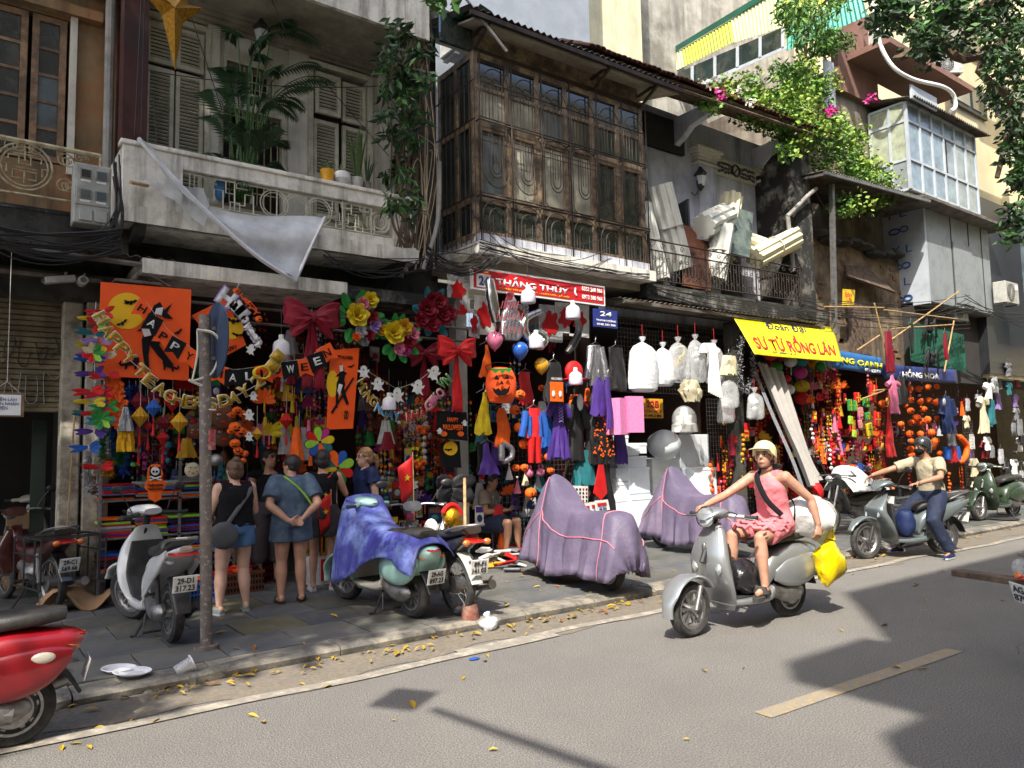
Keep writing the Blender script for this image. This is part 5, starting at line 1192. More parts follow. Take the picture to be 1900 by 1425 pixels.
# ================= pennant bunting =================
def bunting(name,label,items,Y):
    o=T(name,label,'bunting',P(items[0][1],items[0][2],Y))
    for i,(ch,x,y,rot,dk) in enumerate(items):
        s=17; q=[(-.9,-1),(.9,-1),(.9,1),(0,.55),(-.9,1)]
        f=flat(pxt(q,x,y,s,rot),Y-.01*(i%2),'ink' if dk else 'card_orange','pennant',o,.004)
        ltr(ch,x,y-2,Y-.02,17,'c_white' if dk else 'ink',f,rot,14,.002)
    mb=MB().tube([P(x+17*math.sin(r_),y-17*math.cos(r_),Y) for _,x,y,r_,_ in items],.003,3); mb.build('string','string',o,world=True); return o
bunting('happy_bunting','orange and black pennants spelling HAPPY across the witch card',[('H',264,575,.5,0),('A',282,602,.5,1),('P',303,626,.55,0),('P',325,645,.5,1),('Y',351,663,.45,0)],8.55)
bunting('halloween_bunting','orange and black pennants spelling HALLOWEEN rising to the right',[('H',406,695,.25,0),('A',432,703,.05,1),('L',462,700,-.05,1),('L',490,695,-.1,0),('O',514,689,-.15,0),('W',539,687,-.15,1),('E',565,683,-.15,0),('E',589,672,-.35,1),('N',607,657,-.5,0)],8.5)
# ================= gold letters HAPPY TEACHERS DAY 20 11 =================
o=T('teachers_day_letters','arc of gold glitter letters spelling HAPPY TEACHERS DAY 20 11','letter garland',P(190,590,8.45))
pth=cat([P(x,y,8.45) for x,y in ((188,588),(203,621),(217,637),(232,650),(241,668),(262,686),(277,706),(297,722),(316,733),(331,741),(352,746),(372,747),(395,750),(418,744),(436,736),(452,727),(480,712),(494,690),(508,665),(516,655))],2)
for ch,x,y,r_ in (('H',188,590,1.0),('A',199,613,.9),('P',213,629,.75),('P',227,646,.7),('Y',240,663,.7),('T',262,688,.75),('E',278,706,.65),('A',297,721,.5),('C',315,734,.35),('H',332,741,.2),('E',351,746,.1),('R',370,748,.05),('S',391,749,0),('D',416,743,-.2),('A',434,738,-.25),('Y',453,726,-.5),('2',478,707,-.6),('1',506,679,-.9),('1',516,661,-.9)):
    ltr(ch,x,y,8.45,25,'glitter_gold',o,r_,20,.006,'c_cream')
p=P(486,692,8.42); MB().tube([p+V((math.cos(a)*.09,0,math.sin(a)*.065)) for a in [k*PI/8 for k in range(16)]],.035,6,closed=True,flat=.4).build('yellow_zero',C('yellow'),o,world=True); MB().tube(pth,.004,3).build('string','string',o,world=True)
# ================= Happy Halloween cut-out sign =================
o=T('happy_halloween_cutout','white and orange cut-out Happy Halloween lettering sign hanging diagonally','sign',P(445,590,8.6))
for ch,x,y,h,r_ in (('H',421,553,38,.55),('a',434,567,19,.75),('l',442,572,27,.8),('l',449,580,27,.8),('o',454,593,18,.9),('w',459,607,18,1.0),('e',465,616,16,1.05),('e',471,625,16,1.1),('n',478,635,18,1.1)): ltr(ch,x,y,8.58,h,'c_white',o,r_,h*.78,.008,'c_lilac',bold=.06)
for ch,x,y in (('H',449,552),('A',456,559),('P',463,566),('P',469,573),('Y',475,580)): ltr(ch,x,y,8.6,14,'card_orange',o,.85,13,.006)
for x,y in ((439,540),(480,592)): q=pumpkin(x,y,8.58,7,'x'); q.parent=o; q.location=q.location-o.location; q.name='pumpkin_cutout'; [q.__delitem__(k) for k in ('label','category','group') if k in q.keys()]
for x,y,s in ((479,637,8),(465,648,10)): flat(pxt(GHOST,x,y,s,.3),8.57,'c_white','ghost_cutout',o,.006)
MB().tube([P(440,535,8.6),P(452,505,8.7)],.004,3).build('string','string',o,world=True)
# ================= bows =================
bow(577,590,8.55,52,'crimson','big crimson satin bow with long tails at top centre-left',((-.15,2.45),(.3,2.5)))
bow(845,650,8.5,40,'red','bright red velvet bow in front of the shop pillar',((-.05,2.7),(.1,2.75)))
bow(785,655,8.75,36,'crimson','dark red bow half behind the bright red one',((-.1,2.3),(.15,2.3)))
bow(1020,640,9.6,10,'crimson','tiny dark red bow among the red packets under the shop sign')
# ================= paper flower wreaths =================
wreath('flower_wreath','multicolour paper flower bouquet with green leaves right of the crimson bow',663,590,8.55,50,[(660,585,24,'yellow'),(672,565,15,'pink'),(685,557,17,'yellow'),(688,590,15,'crimson'),(695,605,14,'lilac'),(668,615,13,'silver'),(705,612,13,'gold'),(684,622,12,'crimson'),(660,625,9,'orange'),(676,635,9,'grey')],9)
wreath('flower_wreath','multicolour paper flower bouquet lower, with light bulb string in front',740,628,8.5,44,[(728,618,23,'yellow'),(748,608,18,'gold'),(764,622,15,'pink'),(757,636,15,'crimson'),(739,648,13,'pink'),(752,652,10,'magenta')],10)
wreath('rose_wreath','cluster of dark red paper roses with dark green leaves below the canopy',805,580,8.6,46,[(790,575,22,'crimson'),(810,562,20,'crimson'),(818,585,22,'crimson'),(798,600,19,'crimson'),(832,582,17,'crimson'),(780,595,17,'crimson'),(800,555,14,'crimson')],6,'teal')
# ================= pinwheels =================
def pinwheel(px,py,Y,R,a0,label,cols):
    p=P(px,py,Y); k=ppm(p); o=T('flower_pinwheel',label,'pinwheel',p,0,'big flower pinwheels')
    for i,c in enumerate(cols):
        a=a0+i*2*PI/len(cols); pts=[(0,-.03)]+[(.68+.32*math.cos(t),.26*math.sin(t)) for t in [-PI*.62+PI*1.24*q/10 for q in range(11)]]+[(0,.03)]
        q=[((x*math.cos(a)-y*math.sin(a))*R/k,(x*math.sin(a)+y*math.cos(a))*R/k) for x,y in pts]
        e=[((x*1.04*math.cos(a)-y*1.1*math.sin(a))*R/k,(x*1.04*math.sin(a)+y*1.1*math.cos(a))*R/k) for x,y in pts]
        b2=MB().prism(e,(0,.004*(i%2),0),XA,ZA,-.003).build('petal_edge','ink',o); MB().prism(q,(0,-.006+.004*(i%2),0),XA,ZA,-.003).build('petal',C(c),b2)
    MB().tube([(0,-.02,0),(0,.02,0)],.015,10).build('hub','ink',o); MB().tube([(0,.02,0),(.0,.03,-1.3)],.008,5).build('stick','string',o); return o
pinwheel(593,820,8.4,29,.2,'upper flower pinwheel with rainbow petals below the witch banner',['yellow','magenta','lime','red','lime','blue','orange','teal'][::1])
pinwheel(626,868,8.35,34,.35,'lower flower pinwheel with rainbow petals beside blond woman',['lime','blue','orange','teal','yellow','magenta','green','red'])
# left column of windmill petals
zc=[(178,577,'red'),(165,590,'yellow'),(160,618,'teal'),(170,630,'lilac'),(160,645,'yellow'),(165,655,'pink'),(158,668,'blue'),(180,663,'cream'),(160,692,'purple'),(185,697,'red'),(155,725,'red'),(175,730,'red'),(158,745,'yellow'),(185,755,'green'),(170,765,'red'),(155,768,'teal'),(178,785,'sky blue'),(160,800,'purple'),(150,830,'blue'),(172,868,'red')]
o=T('pinwheel_streamer','column of colourful foil pinwheel petals hanging beside the shutter','pinwheel',P(172,580,8.6)); rr=random.Random(2)
for x,y,c in zc:
    mb=MB(); p=P(x,y,8.6)
    for s in range(2): petal(mb,p+V((.06,0,0)),PI+rr.uniform(-.3,.3)*(s+.3),.17,.022,.2*s)
    for s in range(3): petal(mb,p+V((.08,0,0)),rr.uniform(-.9,.9),.1,.028,.2)
    mb.build('foil_petal',C(c),o,world=True)
for (x,y) in ((172,655),(188,778),(180,600)):
    for q in range(7): mb=MB(); petal(mb,P(x,y,8.55),q*.9,.11,.032,.1); mb.build('foil_petal',C(rr.choice(['green','red','cream','blue','orange','lime','brown'])),o,world=True)
MB().tube([P(178,560,8.62),P(172,880,8.62)],.004,3).build('string','string',o,world=True)
# tinsel garlands
def tinsel(px,y0,y1,Y,mat,label,r_=.07,n=420,x1=None):
    a,b2=P(px,y0,Y),P(x1 or px,y1,Y); rr=random.Random(int(px)); vs=[];fs=[]
    for k in range(n):
        c=a.lerp(b2,rr.random()); d=V((rr.gauss(0,1),rr.gauss(0,1),rr.gauss(-.2,.6))).normalized()*r_*rr.uniform(.5,1.2); u=d.cross(V((rr.gauss(0,1),1,rr.gauss(0,1)))).normalized()*.0045
        i=len(vs); vs+=[c-u,c+u,c+d]; fs.append((i,i+1,i+2))
    o=T('tinsel_garland',label,'tinsel',a,0,'tinsel garlands hanging at the left of the party shop'); MB().add(vs,fs).build('tinsel',mat,o,world=True); MB().tube([a+V((0,0,.05)),b2],.004,3).build('core','string',o,world=True)
for x,y0,y1,m_,l in ((193,715,870,'f_silver','silver tinsel garland nearest the pillar'),(205,715,860,'f_blue','deep blue tinsel garland left of the maple garland'),(190,790,850,'f_green','green tinsel garland low beside the pillar'),(230,800,880,'f_blue','short blue tinsel garland below the gold fringe'),(200,850,880,'f_gold','old gold tinsel end near the floor shelf'),(240,715,800,'f_blue','thin blue tinsel right of the maple garland'),(222,820,860,'f_green','dark green tinsel tuft'),(165,835,915,'f_silver','fluffy silver white tinsel boa falling down the pillar'),(252,715,790,'f_purple','violet tinsel strand behind the lanterns')): tinsel(x,y0,y1,8.9,m_,l,.09)
o=T('maple_garland','orange maple leaf garland hanging below the witch card','garland',P(215,740,8.8)); mb=MB(); rr=random.Random(6)
for k in range(40): c=P(215+rr.uniform(-10,10),lerp(705,785,k/39),8.8); [petal(mb,c,rr.uniform(0,6.3),.07,.02,.2) for _ in range(3)]
mb.build('maple_leaf',C('orange'),o,world=True)
o=T('foil_fringe','silver over gold foil fringe tassel','tassel',P(233,755,8.7)); 
for m_,y0,y1,rr_ in (('f_silver',755,800,.07),('f_gold',790,838,.075)):
    rs=[ribring(P(233,lerp(y0,y1,t),8.7),lerp(.02 if m_=='f_silver' else .06,rr_,t),lerp(.02,rr_,t),24,8,.25,t*3) for t in (0,.3,.6,1)]; MB().loft(rs).build('fringe',m_,o,world=True)
# folded paper lanterns
def dlan(px,py,Y,R,c,lab,hh=1.15):
    p=P(px,py,Y); r_=R/ppm(p); o=T('paper_lantern',lab,'paper lantern',p,0,'folded paper lanterns with tassels'); mb=MB()
    rs=[[V((math.cos(2*PI*j/24)*e*(1 if j%2 else .86),math.sin(2*PI*j/24)*e*(1 if j%2 else .86),z)) for j in range(24)] for e,z in ((.08*r_,-hh*r_),(r_,0),(.08*r_,hh*r_))]
    mb.loft(rs,sm=False).build('lantern_body',C(c),o); MB().tube([(0,0,-hh*r_),(0,0,-hh*r_-.08)],.004,4).ell((0,0,-hh*r_-.04),.012,6,4).build('cord',C('red'),o); MB().tube([(0,0,-hh*r_-.07),(0,0,-hh*r_-.2)],[.008,.018],6).build('tassel',C('red'),o); MB().tube([(0,0,hh*r_),(0,0,hh*r_+.25)],.003,3).build('string','string',o)
for a_ in ((260,773,16,'gold','gold folded lantern left of the blue one'),(285,757,14,'blue','dark blue lantern with pale blue tassel'),(305,785,14,'crimson','crimson folded lantern in the middle of the cluster'),(333,783,16,'gold','gold folded lantern at the right of the cluster'),(258,810,15,'brown','brownish folded lantern below the left gold one'),(302,812,11,'red','small red lantern low in the cluster'),(320,745,16,'red','red folded lantern behind the gold letters'),(258,745,16,'crimson','dark red lantern under the witch card'),(477,805,10,'gold','gold hexagonal lantern right of the pumpkins'),(531,780,13,'red','red lantern between goldfish ornaments'),(275,790,8,'red','tiny red lantern between two gold ones')): dlan(a_[0],a_[1],8.6+rnd.uniform(-.1,.3),*a_[2:])
# masks
def mask(px,py,Y,R,c,lab,kind=0):
    p=P(px,py,Y); r_=R/ppm(p); o=T('paper_mask',lab,'mask',p,0,'round papier-mache masks'); MB().ell((0,0,0),(r_,r_*.35,r_),18,10).build('mask_shell',C(c),o)
    for s in (-1,1):
        e=MB().ell((s*.35*r_,-.3*r_,.15*r_),(.17*r_,.06*r_,.08*r_),10,6).build('eye_white',C('white'),o); MB().ell((s*.35*r_,-.35*r_,.15*r_),.06*r_,8,6).build('pupil','ink',e)
        MB().tube([(s*.6*r_,-.26*r_,.3*r_),(s*.4*r_,-.33*r_,.38*r_),(s*.12*r_,-.36*r_,.26*r_)],.035*r_,5).build('brow',C('crimson' if not kind else 'green'),o); MB().ell((s*.45*r_,-.28*r_,-.2*r_),(.13*r_,.05*r_,.13*r_),8,6).build('cheek',C('pink' if kind else 'teal'),o)
    MB().ell((0,-.32*r_,-.42*r_),(.2*r_,.07*r_,.09*r_),10,6).build('lips',C('red'),o); MB().tube([(0,-.36*r_,.15*r_),(0,-.4*r_,-.1*r_)],.05*r_,6).build('nose',C(c),o)
mask(413,773,8.7,24,'brown','big round brown mask with wide painted eyes beside the sign pole'); mask(415,805,8.8,24,'brown','second brown mask half hidden under the first'); mask(362,800,8.9,15,'brown','smaller mask left of the pole with green brow',1); mask(357,872,8.9,14,'cream','pale straw mask hanging lowest left of the pole',1); mask(395,760,9.0,14,'cream','pale mask peeking out left behind the pole',1)
o=MB().ell(P(401,853,8.8),.07,20,14).build('silver_bauble','f_silver'); tag(o,'silver honeycomb ball beside the sign pole','bauble')
# pumpkin strings
for i,(x,y,r_) in enumerate(((440,762,9),(450,768,8),(436,793,12),(446,801,11),(436,823,10),(444,838,8),(455,842,7),(440,858,9),(451,855,6),(430,770,7),(458,805,8),(441,836,8),(428,800,7))): pumpkin(x,y,8.65,r_,'orange pumpkin on the cluttered string right of the brown masks','pumpkins strung beside the brown masks')
for i,(x,y,r_,l) in enumerate(((965,733,11,'small plain pumpkin bucket touching the jack-o-lantern bag'),(955,761,11,'grinning pumpkin bucket right of the orange cape'),(963,793,11,'pumpkin bucket above the D balloon'),(972,824,11,'pumpkin bucket beside the legs of the red and blue costume'),(1000,850,10,'little pumpkin under the red and blue costume'),(1015,848,8,'smallest pumpkin under the purple dress'),(957,868,8,'left pumpkin of the purple hatted pair'),(973,868,8,'right pumpkin of the purple hatted pair'),(1022,873,8,'pumpkin right of the pink rabbits'),(985,915,12,'pumpkin with huge grin above the seated man lamp'),(1005,720,7,'tiny pumpkin behind the gold balloon'))): pumpkin(x,y,8.7,r_,l,'pumpkin buckets among the costumes')
for x,y,r_ in ((785,742,8),(795,737,8),(776,744,7),(778,795,7),(786,800,7),(792,793,6),(771,858,6),(779,862,6),(787,857,6),(775,866,5),(783,868,5)): pumpkin(x,y,9.0,r_,'small orange fruit-like lantern among the packets behind the ghost string','small orange lanterns behind the ghosts')
rr=random.Random(21)
for (x0,x1,y) in ((1690,1738,720),(1690,1740,745),(1690,1716,762),(1700,1740,777),(1670,1712,785),(1688,1730,805),(1692,1735,818),(1690,1730,830),(1715,1745,843),(1640,1680,750),(1690,1710,843)):
    n=max(2,int((x1-x0)/11))
    for k in range(n): pumpkin(lerp(x0,x1,k/(n-1))+rr.uniform(-2,2),y+rr.uniform(-3,3),8.7+rr.uniform(-.1,.1),rr.uniform(5.5,8.5),'orange pumpkin lantern in the thick cluster under the navy banner','pumpkin lanterns clustered under the navy banner')
# ghosts string + MUNG NGAY NHA GIAO VN
o=T('ghost_garland','string of white paper ghosts above the coloured Vietnamese letters','garland',P(690,690,8.5))
for x,y,s,r_ in ((675,690,12,0),(701,713,13,0),(737,733,14,0),(775,718,14,.2),(805,692,14,.3),(462,770,11,0),(462,810,9,0),(470,735,9,0)):
    g_=flat(pxt(GHOST,x,y,s,r_),8.5,'c_white','ghost',o,.006); flat([(x-2,y-5),(x+1,y-5),(x,y-2)],8.494,'ink','ghost_eye',g_,.003)
MB().tube([P(668,680,8.5),P(701,700,8.5),P(737,722,8.5),P(775,708,8.5),P(810,680,8.5)],.003,3).build('string','string',o,world=True)
o=T('teacher_greeting_letters','coloured glitter letters MUNG NGAY NHA GIAO VN strung in a curve','letter garland',P(670,720,8.45))
for w_,col in (([('M',670,712,1.0),('Ừ',676,725,.95),('N',684,735,.8),('G',693,744,.6)],'glitter_gold'),([('N',703,757,.45),('G',714,763,.4),('À',725,768,.25),('Y',736,773,.1)],'c_sky blue'),([('N',760,775,-.1),('H',771,770,-.2),('À',784,765,-.3)],'c_red'),([('G',795,753,-.7),('I',803,744,-.8),('Á',809,737,-.8),('O',817,729,-.9)],'c_pink'),([('V',820,712,-.8),('N',830,704,-.8)],'c_green')):
    for ch,x,y,r_ in w_: ltr(ch,x,y,8.45,20,col,o,r_,13,.006,'c_cream')
# hanging bulbs
def bulb(px,py,Y,lab,s=15):
    p=P(px,py,Y); r_=s/ppm(p); o=T('hanging_light_bulb',lab,'light bulb',p,0,'cylindrical white light bulbs on wires'); MB().lathe([(.0,-1*r_),(.85*r_,-.98*r_),(.95*r_,-.8*r_),(.9*r_,0),(.87*r_,.15*r_)],(0,0,0),16).build('diffuser',C('lilac') if 0 else M('bulb_glass',(.62,.6,.68),.2,var=.02),o); MB().lathe([(.89*r_,.15*r_),(.75*r_,.5*r_),(.3*r_,.8*r_),(.28*r_,1.3*r_),(0,1.3*r_)],(0,0,0),16).build('bulb_neck',C('white'),o); MB().tube([(0,0,1.3*r_),(0,0,1.3*r_+.3)],.004,4).build('wire','wire',o)
bulb(522,643,8.6,'white light bulb left of the crimson bow tails',17); bulb(722,747,8.4,'white light bulb hanging on cord under the lower bouquet',14); bulb(980,548,8.35,'white bulb in front of the red shop sign middle',15); bulb(1063,577,8.35,'white bulb at the right part of the red shop sign',15); bulb(995,632,8.4,'white bulb in front of the silver foil numeral',15); bulb(1068,700,8.4,'white bulb before the round red cap',14)
# ================= red shop sign 24 =================
M('sign_red',rgb('#c3202a'),.45,var=.04); M('sign_white',(.78,.78,.76),.5,var=.03); M('sign_blue',rgb('#27347c'),.5,var=.04)
tl,tr,br_,bl_=P(875,500,8.62),P(1122,533,8.62),P(1122,565,8.62),P(877,537,8.62)
x0,x1=tl.x,tr.x; z1=(tl.z+tr.z)/2; z0=(bl_.z+br_.z)/2; Ys=8.62
z1+=.03; z0-=.01
o=T('shop_sign','red sign board with white name lettering and number 24 under the bay','sign',(x0,Ys,z0)); MB().bx(x0,x1,Ys,Ys+.05,z0,z1).build('frame','sign_white',o,world=True); MB().bx(x0+.03,x1-.03,Ys-.006,Ys,z0+.03,z1-.03).build('red_panel','sign_red',o,world=True)
H=z1-z0; Wd=x1-x0; ts=lambda s,cx,cz,w_,h_,m_,b=.03:text(s,(x0+Wd*cx,Ys-.008,z0+H*cz),XA,ZA,Wd*w_,H*h_,m_,o,t=.004,bold=b)
MB().bx(x0+Wd*.03,x0+Wd*.125,Ys-.011,Ys-.006,z0+H*.13,z0+H*.72).build('number_plate','sign_white',o,world=True)
text('24',(x0+Wd*.078,Ys-.013,z0+H*.42),XA,ZA,Wd*.07,H*.42,'sign_blue',o,t=.004,bold=.03)
ts('CỬA HÀNG',.075,.83,.08,.1,'moon_yellow',.01); ts('THẮNG THỦY',.43,.55,.54,.46,'sign_white',.03); ts('TRANG TRÍ SINH NHẬT - CƯỚI HỎI - LỄ HỘI',.44,.2,.52,.15,'moon_yellow',.01); ts('0353 268 966',.89,.72,.17,.22,'sign_white'); ts('0973 580 966',.89,.32,.17,.22,'sign_white')
MB().tube([(x0+Wd*(.765+.018*math.cos(t)),Ys-.012,z0+H*(.52+.2*math.sin(t))) for t in [2.2+k*.35 for k in range(7)]],.016,6).build('phone_symbol','sign_white',o,world=True)
o=T('number_sign','small blue house number sign 24 right of the red sign','sign',P(1120,588,8.7)); a_,b2=P(1102,572,8.6),P(1146,610,8.6); MB().bx(a_.x,b2.x,8.6,8.63,b2.z,a_.z).build('plate','sign_blue',o,world=True); cx_=(a_.x+b2.x)/2; 
for s,dz,w_,h_ in (('24',.75,.5,.26),('THANH DŨNG',.38,.85,.15),('0948 383 988',.15,.8,.12)): text(s,(cx_,8.595,lerp(b2.z,a_.z,dz)),XA,ZA,(b2.x-a_.x)*w_,(a_.z-b2.z)*h_,'sign_white',o,t=.003,bold=.02)
# red paper packets row under the sign
for i,(x,y,w_,h_) in enumerate(((850,540,20,30),(855,580,17,28),(900,585,20,36),(935,590,0,0),(1022,600,22,34),(1050,590,20,28),(1075,595,18,30),(965,590,16,26),(880,600,10,26))):
    if not w_: continue
    q=[(x-w_,y-h_-2),(x+w_,y-h_+2),(x+w_,y+h_+2),(x-w_,y+h_-2)]; o=T('red_wall_packet','%s red paper cut in a packet below the sign, %s'%(('fox face','rounded','double happiness','-','round baby','flower','knot','fan','narrow')[i],('far left','under the fox packet','beside the silver foil one','-','in the middle','right of middle','at the right end','between the foil balloons','left narrow')[i]),'packet',P(x,y,9.1),0,'packets with red paper cuts under the sign')
    flat(q,9.1,'c_white' if i in(2,5,6) else 'plastic_film','packet',o,.006); rr=random.Random(i); pts=[(x+w_*.62*math.cos(t)*(1+.25*math.cos(5*t+i)),y+h_*.62*math.sin(t)*(1+.2*math.cos(7*t))) for t in [2*PI*k/36 for k in range(36)]]; flat(pts,9.09,'c_red','paper_cut',o,.005)
# ================= balloons =================
def balloon(px,py,Y,R,c,lab):
    p=P(px,py,Y); r_=R/ppm(p); o=T('balloon',lab,'balloon',p,0,'round balloons'); M('bl_'+c,rgb(PAL[c]),.25,var=.03,coat=.5); MB().lathe([(0,-1.2*r_),(.12*r_,-1.17*r_),(.45*r_,-.95*r_),(.8*r_,-.5*r_),(1*r_,0),(.93*r_,.4*r_),(.7*r_,.75*r_),(.35*r_,.96*r_),(0,1.02*r_)],(0,0,0),18).build('balloon_skin','bl_'+c,o); MB().lathe([(0,-1.3*r_),(.12*r_,-1.3*r_),(.04*r_,-1.18*r_)],(0,0,0),8).build('knot','bl_'+c,o)
balloon(918,631,8.5,16,'pink','pink balloon under the silver foil numeral one'); balloon(965,650,8.5,16,'blue','blue balloon below the foil cake'); balloon(1005,678,8.5,14,'gold','mustard gold balloon under the foil six')
def foil(pts,Y,r_,mat,lab,closed=False,name='foil_balloon'):
    q=cat([P(x,y,Y) for x,y in pts],5); k=len(q); o=T(name,lab,'foil balloon',q[0],0,'foil balloons'); rad=[r_*(.55+.45*math.sin(PI*min(1,max(0,(i+1.5)/(k+2)))))*(1+.05*math.sin(i*2.1)) for i in range(k)]; MB().tube(q,rad,12).build('foil_skin',mat,o,world=True)
foil([(908,518),(914,560),(921,598)],8.5,.085,'chrome','long silver foil balloon shaped like a one, hanging before the sign'); foil([(1002,578),(975,592),(975,620),(998,642),(1010,630),(996,618),(986,628)],8.5,.07,'chrome','silver foil balloon numeral six'); foil([(1070,592),(1074,615),(1063,640),(1052,655)],8.6,.06,'black_plastic','glossy black foil balloon curved like a crescent')
M('black_gloss',(.015,.015,.018),.15,coat=1)
foil([(930,825),(930,855)],8.6,.05,'f_silver','upright of the grey foil letter D'); foil([(932,822),(948,832),(948,848),(932,858)],8.62,.045,'f_silver','curved part of grey foil letter D')
o=T('foil_cake','foil balloon shaped like a striped birthday cake with candle','foil balloon',P(945,590,8.5)); rs=[]
for y_,w_ in ((545,5),(552,8),(556,14),(575,17),(578,22),(596,27),(600,30),(622,29),(632,18)): rs.append(ribring(P(948,y_,8.5),w_/150.,.04+w_/700.,20,5,.05))
MB().loft(rs).build('cake_body','f_silver',o,world=True)
for y_,w_ in ((550,6),(566,16),(588,25),(612,30)):
    mb=MB()
    for k in range(7): x=948+w_*(-.9+1.8*k/6); mb.tube([P(x,y_-7,8.38),P(x-4,y_+7,8.38)],.01,4)
    mb.build('stripe',C('crimson'),o,world=True)
# ================= costumes =================
garment(900,690,8.7,75,[(0,4),(.3,14),(1,30)],'yellow','yellow_tulle_dress','yellow tulle dress hanging by the shop pillar','dress') .location=P(897,728,8.6)
garment(902,640,8.9,60,[(0,3),(1,26)],'orange','orange_cone_hat','orange pointed felt hat above the jack-o-lantern bag','hat',folds=3,amp=.03)
garment(932,757,8.7,72,[(0,10),(.15,20),(1,27)],'orange','orange_cape','plain orange cape hanging under the jack-o-lantern bag','cape')
garment(904,822,8.6,58,[(0,8),(.12,10),(.35,12),(1,36)],'purple','purple_doll_dress','purple doll dress with lilac hem by the pillar','dress',amp=.2)
garment(895,820,8.75,55,[(0,16),(1,22)],'black','black_hat_costume','black ruffled costume behind the purple doll dress','costume')
o=garment(990,757,8.6,88,[(0,22),(.5,26),(.62,28)],'red','red_blue_costume','child costume with red chest and blue sides on a hanger','costume',sleeves=(16,.08,24,.6,6),smat='blue',amp=.05)
k_=ppm(o.location); MB().tube([(-.05,0,-88/k_*.6),(-.07,0,-1.35*88/k_*.85)],[.06,.04],10).build('leg',C('red'),o); MB().tube([(.05,0,-88/k_*.6),(.07,0,-1.35*88/k_*.85)],[.06,.04],10).build('leg',C('red'),o)
for s in (-1,1): MB().tube([(s*.09,-.01,-.12),(s*.1,-.01,-88/k_*.6)],.045,8,flat=.9).build('side_panel',C('blue'),o)
o=garment(1035,750,8.6,100,[(0,22),(.3,18),(.36,20),(1,40)],'purple','purple_princess_dress','long purple dress with laced bodice','dress',amp=.22,folds=10,sleeves=(12,.02,22,.22,6)); 
mb=MB()
for k in range(5): z=-.05-.045*k; mb.tube([(-.045,-.07,z),(.045,-.07,z-.04)],.005,4).tube([(.045,-.07,z),(-.045,-.07,z-.04)],.005,4)
mb.build('lacing',C('lilac'),o)
o=garment(1068,735,8.75,118,[(0,10),(.12,22),(.5,26),(1,32)],'black','black_robe','black hooded robe with blank white mask','costume',sleeves=(10,.15,22,.5,7)); MB().ell((.0,-.1,-.1),(.06,.03,.13),12,8).build('blank_mask',C('white'),o)
o=garment(1027,672,8.45,75,[(0,20),(.1,28),(.5,32),(1,40)],'black','halloween_vest','child vest, black top and orange printed lower half with white patches','vest',amp=.04,depth=.2)
k_=ppm(o.location)
mb=MB().bx(-.12,.12,-.062,-.05,-75/k_*.98,-75/k_*.5); mb.build('printed_panel',C('orange'),o); mb=MB()
for x in (-.07,.06): mb.ell((x,-.07,-75/k_*.8),(.03,.01,.05),10,6)
mb.build('ghost_print',C('white'),o); text('HALLOWEEN',(0,-.06,-75/k_*.42),XA,ZA,.2,.035,'c_white',o,world=False,t=.003)
o=T('red_felt_cap','round red felt cap hanging behind a bulb','cap',P(1065,690,8.6)); MB().ell((0,0,0),(.17,.09,.17),18,10).build('cap',C('red'),o); MB().lathe([(.15,-.1),(.2,-.12),(.17,-.14)],(0,0,0),18,sx=1.).build('brim',C('red'),o)
garment(1105,640,8.8,75,[(0,16),(.1,26),(1,30)],'f_silver','silver_jacket','shiny silver jacket on hanger right of the red cap','jacket',sleeves=(10,.05,20,.85,6)); garment(1110,700,8.6,70,[(0,8),(.2,24),(1,30)],'purple','purple_satin_cape','glossy purple satin piece above the black floral tulle','cape')
garment(1142,645,8.7,80,[(0,30),(.5,34),(1,40)],'black','black_sequin_cape','black sequin cape with silver trim below the blue number sign','cape',amp=.1); garment(1128,700,8.5,95,[(0,8),(1,12)],'purple','purple_scarf','narrow purple scarf beside the black tulle','scarf')
o=garment(1110,730,8.75,130,[(0,26),(.4,50),(1,56)],'black','floral_tulle_dress','black tulle dress scattered with orange and gold flowers','dress'); mb=MB(); rr=random.Random(4)
for k in range(90): x=rr.uniform(-.22,.2); z=-rr.uniform(.1,1.0); mb.ell((x,-.1-.04*rr.random(),z),(.018,.01,.016),5,3)
mb.build('flower_print',C('orange'),o)
garment(1150,790,8.8,70,[(0,20),(1,26)],'purple','violet_balloon_costume','violet rounded costume piece right of the floral tulle','costume'); garment(1085,835,8.8,65,[(0,30),(1,50)],'teal','teal_web_cape','teal cape with cobweb lines below the robe','cape')
garment(1118,860,8.8,95,[(0,30),(1,46)],'black','black_lower_costume','long black costume with red tie at the end of the shop','costume'); flat([(1112,862),(1120,862),(1127,915),(1115,928),(1102,915)],8.55,'c_red','red_tie',None,.02); tag(bpy.data.objects['red_tie'],'bright red tapering cloth on the black costume','tie')
garment(975,690,8.9,60,[(0,18),(1,26)],'red','red_fringed_piece','red fringed cloth left of the gold balloon','cloth'); garment(1090,745,8.95,90,[(0,30),(1,34)],'crimson','dark_red_dress','dark red dress behind the black robe','dress'); garment(1015,770,8.95,70,[(0,14),(1,26)],'blue','blue_cape','blue cape behind the costumes','cape')
o=T('pumpkin_bag','big orange felt bag with jack-o-lantern face','bag',P(930,712,8.45)); rs=[ribring(P(930,y_,8.45),w_/140.,w_/420.,26,4,.02) for y_,w_ in ((682,16),(686,26),(700,34),(715,36),(730,34),(745,27),(748,20))]; MB().loft(rs).build('bag_body',M('felt_orange',rgb('#f0571a'),.85,var=.06),o,world=True)
for q in ([(917,704),(927,704),(921,695)],[(936,704),(946,703),(941,694)],[(927,713),(935,713),(931,706)],[(914,719),(920,723),(925,720),(930,725),(936,720),(941,722),(947,715),(944,728),(936,734),(924,734),(917,728)]): flat(q,8.33,'ink','face_patch',o,.006)
